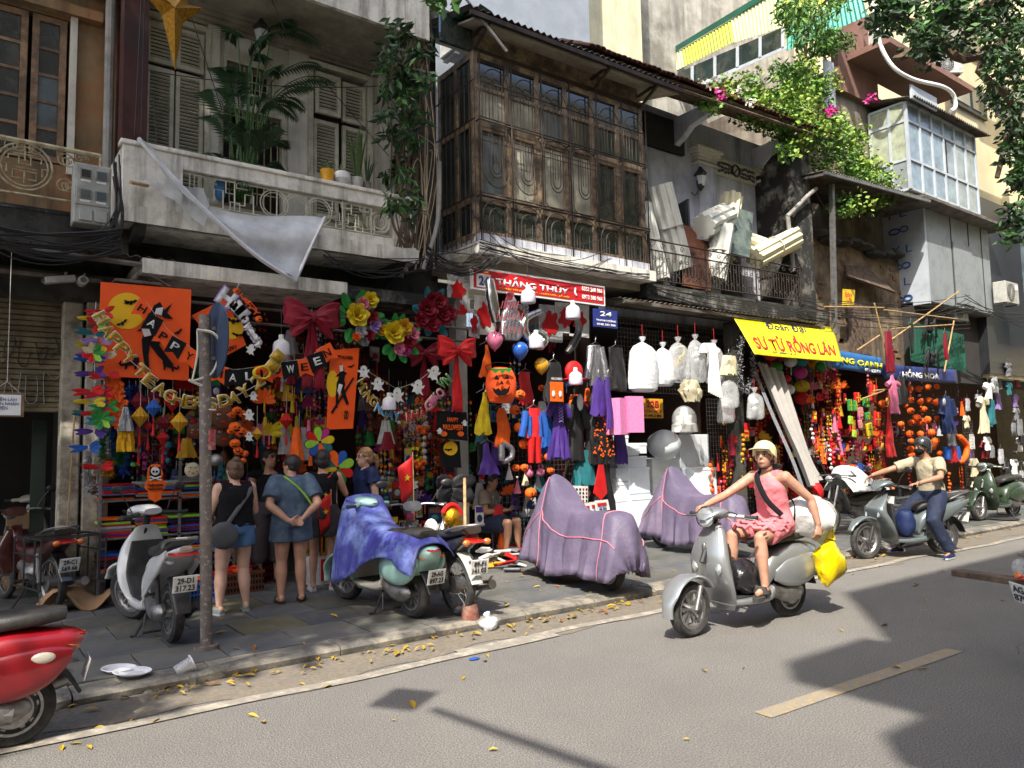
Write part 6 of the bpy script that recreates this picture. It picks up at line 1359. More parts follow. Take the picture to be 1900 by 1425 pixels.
flat([(908,684),(950,683),(946,692),(938,687),(933,695),(927,687),(920,693),(914,688)],8.33,'c_green','leaf_trim',o,.006); MB().tube([P(905,690,8.4),P(900,680,8.4),P(920,672,8.4),P(945,674,8.4),P(956,686,8.4)],.006,5).build('handle','ink',o,world=True)
for i,(x,y) in enumerate(((982,878),(1003,876))):
    o=T('rabbit_lantern','pink rabbit face lantern, %s of the pair'%('left','right')[i],'lantern',P(x,y,8.7),0,'pink rabbit lanterns'); MB().ell((0,0,0),(.07,.06,.06),14,9).build('head',C('pink'),o)
    for s in (-1,1): MB().ell((s*.03,0,.08),(.017,.015,.045),8,6).build('ear',C('pink'),o); MB().ell((s*.025,-.057,.005),.007,6,4).build('eye','ink',o)
for i,(x,y,c) in enumerate(((975,890,'cream'),(945,880,'white'),(960,905,'pink'),(998,895,'silver'))):
    o=T('party_hat','%s cone party hat hanging over the seated man'%c,'party hat',P(x,y,8.9)); MB().lathe([(0,.14),(.06,-.08),(.055,-.08),(0,.12)],(0,0,0),12).build('cone',C(c),o); MB().ell((0,0,.15),.018,6,4).build('pompom',C('white'),o)
# halloween plaques
o=board_thing('halloween_plaque','dark Happy Halloween plaque with orange lettering beside the shop pillar','plaque',[(811,762),(866,765),(868,818),(812,812)],8.55,'ink',.012); ltr('HAPPY',840,779,8.54,10,'c_orange',o,.02,24); ltr('HALLOWEEN',840,793,8.54,12,'c_orange',o,.02,42)
for x,y in ((824,805),(855,805)): flat([(x+6*math.cos(t),y+5*math.sin(t)) for t in [k*PI/6 for k in range(12)]],8.535,'c_orange','pumpkin_print',o,.003)
flat(pxt(GHOST,816,800,6,0),8.535,'c_white','ghost_print',o,.003); flat(pxt(GHOST,862,785,6,0),8.535,'c_white','ghost_print',o,.003)
o=board_thing('moon_plaque','black plaque with yellow moon and tree below the Halloween plaque','plaque',[(817,822),(853,818),(856,868),(818,866)],8.65,'ink',.01); flat([(836+13*math.cos(t),832+13*math.sin(t)) for t in [k*PI/8 for k in range(16)]],8.64,'moon_yellow','moon',o,.003); flat(pxt(BAT,832,835,8,0),8.63,'ink','bat',o,.003)
o=board_thing('skull_plaque','hanging orange and black skull plaque with crossbones','plaque',[(275,868),(282,861),(297,862),(303,880),(300,888),(308,895),(305,907),(299,912),(300,925),(288,932),(276,925),(275,912),(268,905),(272,893)],8.6,'c_orange',.01); flat([(278,866),(298,866),(299,884),(296,890),(280,890),(277,882)],8.595,'ink','dark_patch',o,.003); flat([(288+8*math.cos(t),874+8*math.sin(t)) for t in [k*PI/8 for k in range(16)]],8.59,'c_white','skull',o,.003)
for x in (285,291): flat([(x-2,873),(x+2,873),(x+2,877),(x-2,877)],8.585,'ink','eye_socket',o,.003)
ltr('Halloween\nHalloween',288,903,8.59,14,'ink',o,0,26); MB().tube([P(278,884,8.585),P(299,891,8.585)],.007,4).tube([P(299,884,8.585),P(278,891,8.585)],.007,4).build('crossbones',C('white'),o,world=True)
# ================= shelves & floor goods =================
sh=T('stock_shelf','low grey metal shelf stacked with folded coloured plastic covers','shelf',P(240,1040,9.3)); 
xs0,xs1=P(183,930,9.2).x,P(330,930,9.2).x
for z in (.45,.8,1.2): MB().bx(xs0,xs1+.6,9.1,9.7,z-.02,z).build('shelf_board','steel',sh,world=True)
for x in (xs0,xs1,xs1+.6): MB().bx(x-.015,x+.015,9.1,9.13,.1,1.6).build('upright','steel',sh,world=True)
rr=random.Random(5)
for z0_ in (.45,.8,1.2):
    x=xs0+.02
    while x<xs1+.4:
        w_=rr.uniform(.3,.42); z=z0_
        for k in range(rr.randint(6,10)):
            h=rr.uniform(.014,.03); c=rr.choice(['crimson','grey','blue','navy','lilac','lime','gold','red','purple','black','silver','orange']); dx=rr.uniform(-.02,.02)
            o=MB().bx(x+dx,x+w_+dx,9.12+rr.uniform(-.03,.03),9.5,z,z+h-.002).build('folded_cover',C(c),bev=.004); tag(o,'%s folded cover in a stack on the grey shelf'%c,'folded cover','folded covers stacked on the grey shelf'); z+=h
        x+=w_+.02
def crate(px,py,w_,d,h,mat,lab,content=None,Y=None):
    p=G(px,py,.1) if Y is None else P(px,py,Y); o=T('plastic_crate',lab,'crate',p); mb=MB(); t=.012
    mb.bx(-w_/2,w_/2,-d/2,-d/2+t,0,h).bx(-w_/2,w_/2,d/2-t,d/2,0,h).bx(-w_/2,-w_/2+t,-d/2+t,d/2-t,0,h).bx(w_/2-t,w_/2,-d/2+t,d/2-t,0,h).bx(-w_/2+t,w_/2-t,-d/2+t,d/2-t,0,t).bx(-w_/2-.01,w_/2+.01,-d/2-.01,-d/2,h-.03,h); mb.build('crate_body',C(mat),o)
    mb=MB()
    n=int(w_/.035)
    for k in range(n): 
        for j in range(3): mb.bx(-w_/2+.02+k*.035,-w_/2+.04+k*.035,-d/2-.003,-d/2-.001,.03+j*h*.27,.03+j*h*.27+h*.16)
    mb.build('lattice','ink',o)
    if content:
        for k in range(14):
            c=rr.choice(content); MB().box((rr.uniform(-w_/2+.06,w_/2-.06),rr.uniform(-d/2+.05,d/2-.05),h+rr.uniform(-.01,.04)),(.09,.06,.03),Matrix.Rotation(rr.uniform(0,3),3,'Z')@Matrix.Rotation(rr.uniform(-.5,.5),3,'X')).build('packet',C(c),o)
    return o
crate(348,1112,.55,.4,.2,'blue','bright blue lattice crate of bagged trinkets near the sign pole',['silver','orange','white','black']); crate(320,1035,.5,.4,.2,'blue','blue crate behind on a low stand',['orange','gold','green'],9.4); crate(430,1098,.6,.4,.24,'brown','brown red crate behind the woman in blue shorts',['orange','red','black']); crate(470,1078,.5,.4,.3,'crimson','dark red crate behind the shoppers',['orange'])
crate(300,1055,.5,.4,.2,'navy','navy crate half hidden by the white scooter',['gold','lime','black'],9.0); crate(345,1000,.5,.35,.16,'blue','small blue tray above the crates',['pink','silver'],9.5)
o=T('white_bucket','white plastic bucket with red stripe behind the shoppers','bucket',G(590,1082,.1)); MB().lathe([(0,0),(.14,0),(.17,.33),(.18,.34),(.16,.34),(.14,.02),(0,.02)],(0,0,0),18).build('bucket','plate_white',o); MB().bx(-.03,.1,-.172,-.16,.05,.3).build('red_stripe',C('red'),o)
for k in range(22):
    a=rr.uniform(0,6); o2=MB().tube([(.1*math.cos(a),.1*math.sin(a),.1),(.14*math.cos(a),.14*math.sin(a),.95+rr.uniform(-.1,.1))],.012,5).build('foil_stick','f_gold' if k%2 else 'f_crimson'); o2.location=o.location; tag(o2,('gold' if k%2 else 'red')+' foil wrapped stick standing in the white bucket','stick','foil sticks in the white bucket')
mb=MB(); o=T('cardboard_sheet','crumpled torn brown cardboard on the pavement by the pillar','cardboard',G(145,1130,.1)); mb.grid(lambda u,v:V((lerp(-.35,.3,u),lerp(-.2,.25,v),.1+.14*math.sin(u*7+v*2)*math.sin(v*5+1)+.1*u*(1-u))),12,8).build('crumpled_sheet','cardboard',o,solid=.006)
# paper plates, cup, rag, brush etc on kerb
M('paper_plate',(.72,.73,.75),.5,var=.03)
for i,(x,y,r_,z,l) in enumerate(((230,1271,.15,.03,'largest white paper plate, nearest the road, resting on rubble'),(245,1251,.13,.11,'white paper plate behind the largest one'),(220,1245,.12,.105,'white paper plate half under the others, farthest back'))):
    o=T('paper_plate',l,'plate',G(x,y,z),0,'discarded paper plates by the kerb'); MB().lathe([(0,0),(r_*.7,.002),(r_*.78,.014),(r_,.022),(r_*.985,.027),(r_*.76,.018),(r_*.68,.007),(0,.006)],(0,0,0),28).build('plate','paper_plate',o); o.rotation_euler=(.12*(i==0),.08,0)
o=T('plastic_cup','clear crushed plastic cup lying on the kerb edge','cup',G(325,1258,.06)); MB().lathe([(0.03,0),(.045,.0),(.055,.12),(.06,.125),(.052,.12),(.04,.006)],(0,0,0),14,RY(1.2)).build('cup_wall','plastic_film',o); MB().lathe([(.056,.12),(.064,.12),(.064,.13),(.056,.13)],(0,0,0),14,RY(1.2)).build('cup_rim','plate_white',o); o.location.z=.1
mb=MB(); rr=random.Random(8)
for k in range(60): p=G(rr.uniform(270,350),rr.uniform(1262,1285),.02); mb.ell(p,(rr.uniform(.01,.04),.02,.015),6,4)
o=mb.build('rubble','dust'); tag(o,'pale crumbled mortar rubble in the gutter beside the plates','rubble',kind='stuff')
M('old_brush',rgb('#7b4a3c'),.9,var=.3,sc_=12,dirt=(rgb('#a08a7a'),.6,9))
o=T('plastic_stool_stump','worn reddish flared rubber post stump at the kerb','bollard stump',G(873,1168,.0)); MB().lathe([(0,0),(.1,0),(.095,.05),(.075,.2),(.06,.24),(0,.25)],(0,0,0),12).build('stump','old_brush',o)
o=T('white_litter_bag','crumpled white plastic bag tied up in the gutter','bag',G(908,1168,.02)); mb=MB(); mb.ell((0,0,.05),(.1,.07,.06),12,8); mb.v=[p+V((0,0,.02*noise.noise(p*20))) +V((noise.noise(p*15)*.03,0,0)) for p in mb.v]; mb.tube([(0,0,.09),(-.03,0,.15)],[.02,.035],6); mb.build('bag','plastic_white',o)
o=MB().tube(cat([G(905,1150,.03),G(890,1140,.1),G(868,1130,.12)],4),.008,5).build('red_strap',C('red')); tag(o,'red strap lying by the stump','strap')
o=MB().ell(G(880,1222,.01),(.05,.03,.008),10,5).build('blue_wrapper',C('blue')); tag(o,'small flattened blue wrapper on the asphalt','wrapper')
for i,(x,y) in enumerate(((1805,962),(1862,963))):
    o=T('black_disc','black round rubber plate lying on the pavement, %s one'%('left','right')[i],'disc',G(x,y,.11),0,'black discs on the pavement'); MB().lathe([(.06,0),(.26,0),(.27,.012),(.26,.02),(.06,.02)],(0,0,0),24).build('disc_body','rubber',o); MB().lathe([(0,.001),(.055,.001),(.055,.015),(0,.02)],(0,0,0),10).build('disc_hub','dark_steel',o)
# bags of prints on floor under seated man
rr=random.Random(31)
for k in range(34):
    p=G(rr.uniform(893,962),rr.uniform(1010,1062),.1)+V((0,0,rr.uniform(.0,.12))); c=rr.choice(['silver','black','white','white','red','navy','gold','grey']); o=MB().box(p+V((0,0,.03)),(rr.uniform(.15,.26),rr.uniform(.12,.2),.03),Matrix.Rotation(rr.uniform(0,3),3,'Z')@Matrix.Rotation(rr.uniform(-.5,.5),3,'X')).build('bagged_item',C(c),bev=.01); tag(o,'%s bagged item in the heap at the seated man\'s feet'%c,'packet','bagged goods heaped before the seated man')
o=board_thing('sticker_sheet','white sheet of small dark stickers hanging above the covered scooter','sticker sheet',[(1059,901),(1091,902),(1091,933),(1060,930)],8.5,'c_white',.004)
for k in range(20): x,y=1063+(k%5)*6,906+(k//5)*7; flat([(x,y),(x+3,y),(x+3,y+4),(x,y+4)],8.495,'ink' if k%3 else 'c_red','sticker',o,.002)
for i,(x,y) in enumerate(((1098,945),(1108,943),(1118,940))): o=board_thing('magazine_packet','white glossy packet leaning in the row behind the covered scooter seat, %s'%('left','middle','right')[i],'packet',[(x-14,y-11),(x+10,y-13),(x+14,y+6),(x-12,y+9)],8.4-.05*i,'c_white',.01); flat([(x-10,y-6),(x+7,y-8),(x+8,y-3),(x-9,y-1)],8.39-.05*i,'c_red','print',o,.003); ltr('DEP TRAI',x,y+3,8.39-.05*i,6,'sign_blue',o,-.05,18)
# flags
def flag(px,py,Y,s,lab,tilt=.2):
    p=P(px,py,Y); k=ppm(p); o=T('paper_flag',lab,'flag',p,0,'small red flags with yellow star'); MB().tube([(.02,0,-.55),(0,0,.35*s)],.006,5).build('flag_stick','bamboo',o); MB().grid(lambda u,v:V((-u*.16*s*(1-v*.3),-.02*math.sin(u*5),.32*s-v*.36*s-u*.12*s)),6,6).build('flag_cloth',C('red'),o,solid=.003)
    st=[((.035 if i%2==0 else .015)*s*math.cos(PI/2+i*PI/5),(.035 if i%2==0 else .015)*s*math.sin(PI/2+i*PI/5)) for i in range(10)]; MB().prism(st,(-.075*s,-.03,.1*s),XA,ZA,-.003).build('star',C('yellow'),o)
flag(766,905,7.6,1.15,'red flag with yellow star stuck on the motorbike mirror'); flag(616,935,8.3,1.1,'upper red star flag behind the shoppers'); flag(614,965,8.25,1.,'lower red star flag behind the shoppers')
# ================= foam shop =================
def pbag(px,py,Y,w_,h,mat,lab,rolly=0,knot=True):
    p=P(px,py,Y); k=ppm(p); w2=w_/k/2/.9; H=h/k; o=T('plastic_bag',lab,'bag',p,0,'filled plastic bags hanging at the foam shop'); rs=[]
    for t,f in ((0,.1),(.04,.35),(.1,.7),(.2,.92),(.45,1),(.8,1.05),(.95,.98),(1,.72)): rs.append(ribring((.02*math.sin(t*4),0,-t*H),w2*f,w2*f*.5,24,6,.1*(1-t),t*2))
    mb=MB().loft(rs); mb.v=[q+V((noise.noise(q*9)*.02,noise.noise(q*8+V((3,0,0)))*.02,0)) for q in mb.v]; mb.build('bag_film',mat,o)
    if knot: MB().lathe([(0.015,0),(.05,.05),(.06,.09),(.0,.07)],(0,0,0),8).build('knot',mat,o); MB().tube([(0,0,0),(0,0,.3)],.004,4).build('cord',C('red'),o)
    return o
pbag(1192,635,8.65,62,92,'plastic_white','large white plastic bag of foam beads hanging left'); pbag(1230,645,8.7,42,72,'plastic_white','narrower white bag of foam beads beside the large one'); 
def beads(o,n,r_,c,H,w_,seed):
    rr=random.Random(seed); mb=MB()
    for k in range(n): mb.ell((rr.uniform(-w_,w_),rr.uniform(-.04,.04),-rr.uniform(.3,1)*H),r_*rr.uniform(.7,1.2),8,6)
    mb.build('contents',C(c),o)
o=pbag(1258,635,8.6,48,75,'plastic_film','clear bag with curled gold horn ornament inside'); beads(o,6,.03,'gold',.42,.08,1); MB().tube(cat([(-.08,-.04,-.1),(.06,-.06,-.08),(.08,-.05,-.2),(-.05,-.06,-.28),(.06,-.06,-.36)],5),.016,6).build('horn',C('yellow'),o)
o=pbag(1290,630,8.65,42,80,'plastic_film','clear bag holding white foam balls next to the foam hoses'); beads(o,9,.045,'white',.45,.07,2); o=pbag(1325,640,8.7,40,75,'plastic_film','clear bag with two big foam balls'); beads(o,4,.07,'white',.42,.05,3)
mb=MB(); o=T('foam_hoses','loop of white foam hoses drooping between clear bags','hoses',P(1308,640,8.5))
for k in range(7): mb.tube(cat([P(1298+k*2,655,8.5),P(1306+k*3,638,8.5),P(1318+k*2,660,8.45),P(1322+k*3-6,700,8.42),P(1316+k*4,728+k*2,8.42)],5),.02,6)
mb.build('hose',C('white'),o,world=True)
garment(1282,705,8.6,40,[(0,30),(.5,50),(1,30)],'cream','character_sticker_bag','bag of colourful printed stickers under the gold horn bag','bag',amp=.2)
o=garment(1352,660,8.6,36,[(0,30),(1,44)],'cream','printed_bag','white printed bag left of the black feather boa','bag'); pbag(1352,705,8.6,42,52,'plastic_film','empty clear bag under the printed bag',knot=False); pbag(1345,735,8.7,40,50,'plastic_film','clear film bag lower left of the bowling foam bag',knot=False)
o=T('feather_boa','thick looped black and white feather boa','feather boa',P(1383,640,8.5)); vs=[];fs=[];rr=random.Random(14)
pth=cat([P(x,y,8.5) for x,y in ((1385,618),(1375,640),(1372,690),(1378,718),(1388,722),(1398,690),(1396,640),(1388,620))],8)
for m_,n in (('c_black',1500),('c_silver',900)):
    vs=[];fs=[]
    for k in range(n):
        c=rr.choice(pth)+V((rr.gauss(0,.02),rr.gauss(0,.03),rr.gauss(0,.03))); d=V((rr.gauss(0,1),rr.gauss(0,1),rr.gauss(0,1))).normalized()*.05; u=d.cross(V((1,2,rr.random()))).normalized()*.006; i=len(vs); vs+=[c-u,c+u,c+d]; fs.append((i,i+1,i+2))
    MB().add(vs,fs).build('feathers',m_,o,world=True)
o=pbag(1400,728,8.3,40,50,'plastic_film','clear bag with bowling pin shaped foam pieces under the boa'); beads(o,5,.06,'white',.3,.06,8)
o=T('pink_foam_box','pair of pink foam sheets hanging as a bundle','foam',P(1170,735,8.45)); a_,b2=P(1144,738,8.45),P(1182,806,8.45); MB().bx(a_.x,a_.x+.26,8.45,8.75,b2.z,a_.z,rot=RZ(.25)).build('foam_sheet',M('foam_pink',rgb('#d87fae'),.7,var=.08,sc_=30),o,world=True); MB().bx(a_.x+.24,b2.x+.1,8.4,8.5,b2.z+.03,a_.z+.03,rot=RZ(-.2)).build('foam_sheet','foam_pink',o,world=True)
o=T('foam_shop_sign','yellow sign 22B VAN XOP above the foam balls','sign',P(1212,757,9.2)); a_,b2=P(1190,739,9.2),P(1231,776,9.2); MB().bx(a_.x,b2.x,9.2,9.22,b2.z,a_.z).build('plate',M('sign_amber',rgb('#dda42a'),.5),o,world=True)
for s,dz,w_,h_,m_ in (('22B',.72,.6,.36,'sign_red'),('VĂN XỐP',.38,.85,.2,'sign_red'),('ĐT 0978 12 8876',.12,.8,.13,'ink')): text(s,((a_.x+b2.x)/2,9.195,lerp(b2.z,a_.z,dz)),XA,ZA,(b2.x-a_.x)*w_,(a_.z-b2.z)*h_,m_,o,t=.003,bold=.03)
# foam boxes
fb=[(1145,808,1166,826,9.0),(1145,828,1186,846,8.95),(1164,822,1200,842,9.0),(1145,847,1200,868,8.95),(1144,868,1170,894,8.9),(1168,868,1206,915,8.88),(1144,895,1170,925,8.9),(1170,915,1208,925,8.9),(1145,925,1175,948,8.85),(1172,922,1216,985,8.8),(1145,948,1172,985,8.82),(1210,850,1262,888,9.5),(1212,888,1262,940,9.5),(1216,940,1262,985,9.45),(1262,806,1316,890,9.7),(1262,890,1300,985,9.5),(1290,868,1330,930,9.2),(1210,960,1230,1000,9.0)]
for i,(x0,y0,x1,y1,Y) in enumerate(fb):
    a_,b2=P(x0,(y0+y1)/2,Y),P(x1,(y0+y1)/2,Y); h=(y1-y0)/ppm(a_.lerp(b2,.5)); zc_=P((x0+x1)/2,(y0+y1)/2,Y).z
    mb=MB().bx(a_.x,b2.x,Y,Y+.45,zc_-h/2+.002,zc_+h/2-.002); o=T('styrofoam_box','white styrofoam %s, %s'%(('box','block','slab','box')[i%4],('topmost of the tall stack under the pink foam','second from top of the tall stack','upper right of the tall stack','wide one under the top ones','left middle of the tall stack','tall one in the middle of the stack','left, below middle','thin slab at the right of the stack','left, near the bottom','big one at bottom of the tall stack','bottom left of the tall stack','directly under the foam ball','middle under the foam ball','lowest under the foam ball','standing sheet behind the foam ball','standing sheet beside the balls','small sheet behind the covered scooter','low piece by the covered scooter')[i]),'foam box',(a_.x,Y,zc_),0,'white styrofoam boxes and blocks'); mb.build('foam_body','styro',o,world=True,bev=.006)
    if h>.14 and i not in (14,15): MB().bx(a_.x-.006,b2.x+.006,Y-.006,Y+.455,zc_+h/2-.05,zc_+h/2+.0).build('lid','styro',o,world=True,bev=.004)
o=T('foam_ball','huge plastic wrapped white foam ball on the foam boxes','foam ball',P(1232,825,9.4)); mb=MB().ell((0,0,0),(.31,.3,.27),24,16); mb.v=[p*(1+.04*noise.noise(p*6)) for p in mb.v]; mb.build('ball','styro',o); MB().tube([(0,-.28,.12),(.02,-.24,.2),(.05,-.2,.24)],.005,4).build('cord',C('red'),o)
o=T('foam_pieces_bag','clear bag of white foam cylinders hanging above the foam sheet','bag',P(1270,780,9.5)); MB().lathe([(0,.25),(.06,.24),(.08,.1),(.17,.08),(.18,-.05),(.24,-.08),(.25,-.22),(0,-.24)],(0,0,0),18).build('foam_cylinders',C('white'),o); MB().ell((0,0,0),(.28,.2,.28),16,10).build('film','plastic_film',o)
# wire racks
def rack(x0,y0,x1,y1,Y,lab):
    a_,b2=P(x0,y0,Y),P(x1,y1,Y); z1_=a_.z; z0_=P((x0+x1)/2,y1,Y).z; o=T('wire_rack',lab,'rack',(a_.x,Y,z0_)); mb=MB(); n=max(3,int((b2.x-a_.x)/.08)); m_=max(3,int((z1_-z0_)/.08))
    for i in range(n+1): x=lerp(a_.x,b2.x,i/n); mb.tube([(x,Y,z0_),(x,Y,z1_)],.004,3,cap=False)
    for j in range(m_+1): z=lerp(z0_,z1_,j/m_); mb.tube([(a_.x,Y,z),(b2.x,Y,z)],.004,3,cap=False)
    q=mb.build('rack_wires','steel',o,world=True); q['kind']='stuff'
rack(1145,590,1330,730,9.6,'large wire grid rack behind the hanging bags'); rack(1310,740,1400,990,9.4,'white wire grid rack with red ornaments'); rack(1785,780,1812,900,8.9,'wire rack with price cards in the clothing shop'); rack(1580,885,1620,950,8.8,'low wire rack in the red shop'); rack(930,800,1120,1000,9.8,'wire rack behind the costumes')
# ================= red shop banners =================
M('banner_yellow',rgb('#e6dc18'),.5,var=.04); M('banner_blue',rgb('#25639f'),.5,var=.06); M('banner_navy',rgb('#1d2a66'),.5,var=.08,dirt=(rgb('#3a4888'),.4,4))
A_,B_,C_,D_=P(1360,588,8.75),P(1545,607,8.75),P(1563,671,8.05),P(1400,657,8.05)
o=T('yellow_banner','yellow cloth banner with red and black Vietnamese lettering','banner',A_)
def yb(u,v,off=0.):
    q=A_.lerp(B_,u).lerp(D_.lerp(C_,u),v); return q+V((0,-.008*math.sin(PI*v)+.012*math.sin(u*9)*v,-.02*math.sin(PI*u)*.5))
MB().grid(yb,24,8).build('cloth','banner_yellow',o,world=True,solid=.004)
UU=(B_-A_).normalized(); WW=(A_.lerp(B_,.5)-D_.lerp(C_,.5)).normalized(); WW=(WW-UU*WW.dot(UU)).normalized(); NN=UU.cross(WW)
W_b=(B_-A_).length; H_b=(A_-D_).length
def bt(s,u,v,w_,h_,m_,b=0.):
    q=text(s,(u,-v,0),XA,YA,w_,h_,m_,o,world=False,t=.002,bold=b)
    for w in q.data.vertices: w.co=yb(w.co.x,-w.co.y)+NN*(.012+w.co.z*3)-o.location
M('ink_navy',rgb('#1c1c50'),.6)
bt('Đoàn Đại',.47,.19,.4,.24,'ink_navy'); bt('SƯ TỬ RỒNG LÂN',.5,.62,.88,.48,'sign_red',.02); bt('ĐT: 0904 1 8 15',.33,.91,.24,.05,'ink_navy',.01)
A2,B2=P(1541,648,8.7),P(1636,665,8.7)
def sign_row(name,lab,pa,pb,h_px,Y,mat,items,cat_='banner'):
    a_,b2=P(*pa,Y),P(*pb,Y); kz=ppm(a_.lerp(b2,.5)); H=h_px/kz; o=T(name,lab,cat_,a_); L=b2-a_
    MB().grid(lambda u,v:a_+L*u+V((0,.03*math.sin(u*11)*v,-H*v)),20,4).build('cloth',mat,o,world=True,solid=.006)
    for (s,u,v,w_,h_,m_) in items: text(s,a_+L*u+V((0,-.03,-H*v)),L.normalized(),ZA,L.length*w_,H*h_,m_,o,t=.006,bold=.04)
sign_row('blue_banner','blue banner with yellow letters ending NG OANH','n',0,0,0,0,[]) if 0 else None
sign_row('blue_banner','blue banner with yellow lettering half covered by the yellow one',(1530,646),(1636,664),34,8.75,'banner_blue',[('HỒNG OANH',.5,.42,.95,.5,'banner_yellow'),('0904223170',.8,.84,.3,.18,'sign_white')])
sign_row('navy_banner','navy banner with silver letters above the pumpkin cluster',(1638,676),(1774,686),27,8.6,'banner_navy',[('HỒNG HOA',.47,.5,.5,.6,'sign_white')])
# drape curtain
o=T('shade_curtain','long pale grey curtain swept diagonally down before the red shop','curtain',P(1400,660,8.4)); M('curtain',rgb('#9f9b96'),.8,var=.05,sc_=3); M('curtain_edge',rgb('#2d3342'),.8,wave=(60,2,(.6,.6,.62),.3))
lft=cat([P(1404,670,8.5),P(1440,760,8.2),P(1480,850,7.9),P(1500,905,7.75)],6); rgt=cat([P(1448,690,8.5),P(1470,760,8.3),P(1500,850,8.1),P(1522,890,7.95)],6)
def cf(u,v): 
    a_=lft[min(int(v*18),18)]; b2=rgt[min(int(v*18),18)]; return a_.lerp(b2,u)+V((0,-.06*math.cos(u*19),0))
MB().grid(cf,36,18).build('cloth','curtain',o,world=True); MB().grid(lambda u,v:lft[min(int(v*18),18)]+V((-.11*(1-u),.08,0)),3,18).build('dotted_edge','curtain_edge',o,world=True)
# lanterns of red shop
def lan(px,py,Y,R,c,lab,sz=.85):
    p=P(px,py,Y); r_=R/ppm(p); o=T('round_lantern',lab,'lantern',p,0,'round cloth lanterns in the red shop'); MB().lathe([(.25*r_,-sz*r_)]+[(r_*math.cos(t),sz*r_*math.sin(t)) for t in [-1.2+.3*k for k in range(9)]]+[(.25*r_,sz*r_)],(0,0,0),16).build('lantern_body',C(c),o); MB().tube([(0,0,-sz*r_),(0,0,-sz*r_-.16)],[.01,.016],6).build('tassel',C(c),o)
for a_ in ((1430,657,14,'red','red lantern under the yellow banner left end'),(1445,660,14,'crimson','darker red lantern beside it'),(1440,682,12,'green','red and green striped ball lantern'),(1467,671,12,'white','red and white beach ball lantern upper'),(1485,671,13,'teal','teal lantern right of the beach ball'),(1460,703,8,'red','small red and white balloon lantern'),(1485,692,13,'magenta','magenta lantern in the vertical trio'),(1488,717,14,'yellow','yellow lantern in the vertical trio'),(1488,739,14,'red','bright red lantern lowest of the trio'),(1464,723,11,'white','white hot-air balloon lantern with basket'),(1510,677,10,'gold','gold cylinder lantern by the green one'),(1522,680,11,'green','green cylinder lantern under the blue banner'),(1530,688,7,'pink','small pinkish lantern beside the green one'),(1478,682,12,'teal','teal lantern behind the magenta one'),(1500,655,9,'orange','orange lantern under the yellow banner edge')): lan(a_[0],a_[1],8.6+rnd.uniform(0,.25),*a_[2:])
# melon & banh chung ornaments
for i,(x,y,w_,h_,c,l) in enumerate(((1577,752,6,11,'green','green striped cake ornament, upper left'),(1587,753,5,10,'green','green striped cake ornament next to it'),(1590,738,8,10,'red','watermelon slice ornament'),(1607,747,10,9,'green','tilted green woven cake ornament with red star'),(1596,765,8,9,'pink','pink watermelon slice'),(1578,780,6,8,'lime','lime striped ornament'),(1610,772,8,7,'green','dark green star ornament'),(1627,778,10,14,'red','large red money bag ornament'),(1613,797,9,12,'yellow','yellow oval ornament with green star'),(1585,805,5,7,'lime','small lime cake ornament'),(1596,787,5,8,'pink','small pink slice'),(1620,730,11,17,'red','red lucky envelope with white flowers'),(1627,820,10,9,'red','red box with gold face'))):
    p=P(x,y,8.5); k=ppm(p); o=T('hanging_ornament',l+' in the ornament cluster','ornament',p,0,'felt new year ornaments'); MB().box((0,0,0),(2*w_/k,.06,2*h_/k),RY(.2*math.sin(i*3))).build('felt_body',C(c),o,bev=.015); MB().bx(-w_/k*.9,w_/k*.9,-.036,-.032,-.01,.01).bx(-.01,.01,-.036,-.033,-h_/k*.9,h_/k*.9).build('ribbon_cross',C('yellow' if c!='yellow' else 'green'),o)
garment(1655,692,8.3,75,[(0,2),(.2,16),(.25,24),(1,28)],'pink','pink_pointed_dress','pink dress with pointed hood top hanging on a bamboo pole','dress',amp=.05,sleeves=(8,.24,18,.3,4)); garment(1648,755,8.4,92,[(0,6),(1,26)],'red','red_cloth','long bright red cloth below the pink dress','cloth'); garment(1648,615,8.3,75,[(0,14),(.5,22),(1,24)],'crimson','crimson_cloth','crimson pleated cloth hanging high on the bamboo frame','cloth'); garment(1670,700,8.6,50,[(0,24),(1,34)],'black','black_net','black net fabric left of the pumpkin cluster','cloth'); garment(1753,618,8.4,50,[(0,10),(1,12)],'crimson','red_black_scarf','narrow black and red scarf on the green sheet','scarf'); garment(1690,600,8.4,55,[(0,10),(.3,14),(1,6)],'black','black_spider','drooping black strands on the bamboo frame','decoration')
def spider(px,py,Y,R):
    p=P(px,py,Y); r_=R/ppm(p); o=T('spider_decoration','big black furry toy spider on the green sheet %s'%('upper' if py<650 else 'lower'),'toy spider',p); MB().ell((0,0,0),(.3*r_,.25*r_,.35*r_),10,7).ell((0,-.05,.3*r_),.18*r_,8,6).build('body',C('black'),o)
    for k in range(8): s=-1 if k<4 else 1; a=(k%4-1.5)*.5; MB().tube([(0,0,0),(s*.6*r_,-.05,.5*r_+a*r_*.3),(s*1.1*r_*math.cos(a),0,r_*math.sin(a)-.3*r_)],.02,4).build('leg',C('black'),o)
spider(1725,610,8.9,26); spider(1728,668,8.4,28)
garment(1755,735,8.5,70,[(0,20),(.4,34),(1,38)],'navy','purple_face_costume','purple and navy costume with round white face print','costume',sleeves=(12,.1,20,.5,6)); o=MB().ell(P(1752,745,8.35),(.07,.02,.08),12,8).build('white_face_print',C('white')); tag(o,'pale round face print on the navy costume','print')
o=T('orange_crescent','large orange crescent shaped plush ornament','ornament',P(1785,840,8.4)); MB().tube(cat([P(1778,808,8.4),P(1793,825,8.4),P(1792,845,8.4),P(1782,858,8.4)],5),[.02]+[.07]*14+[.02],10).build('crescent',C('orange'),o,world=True)
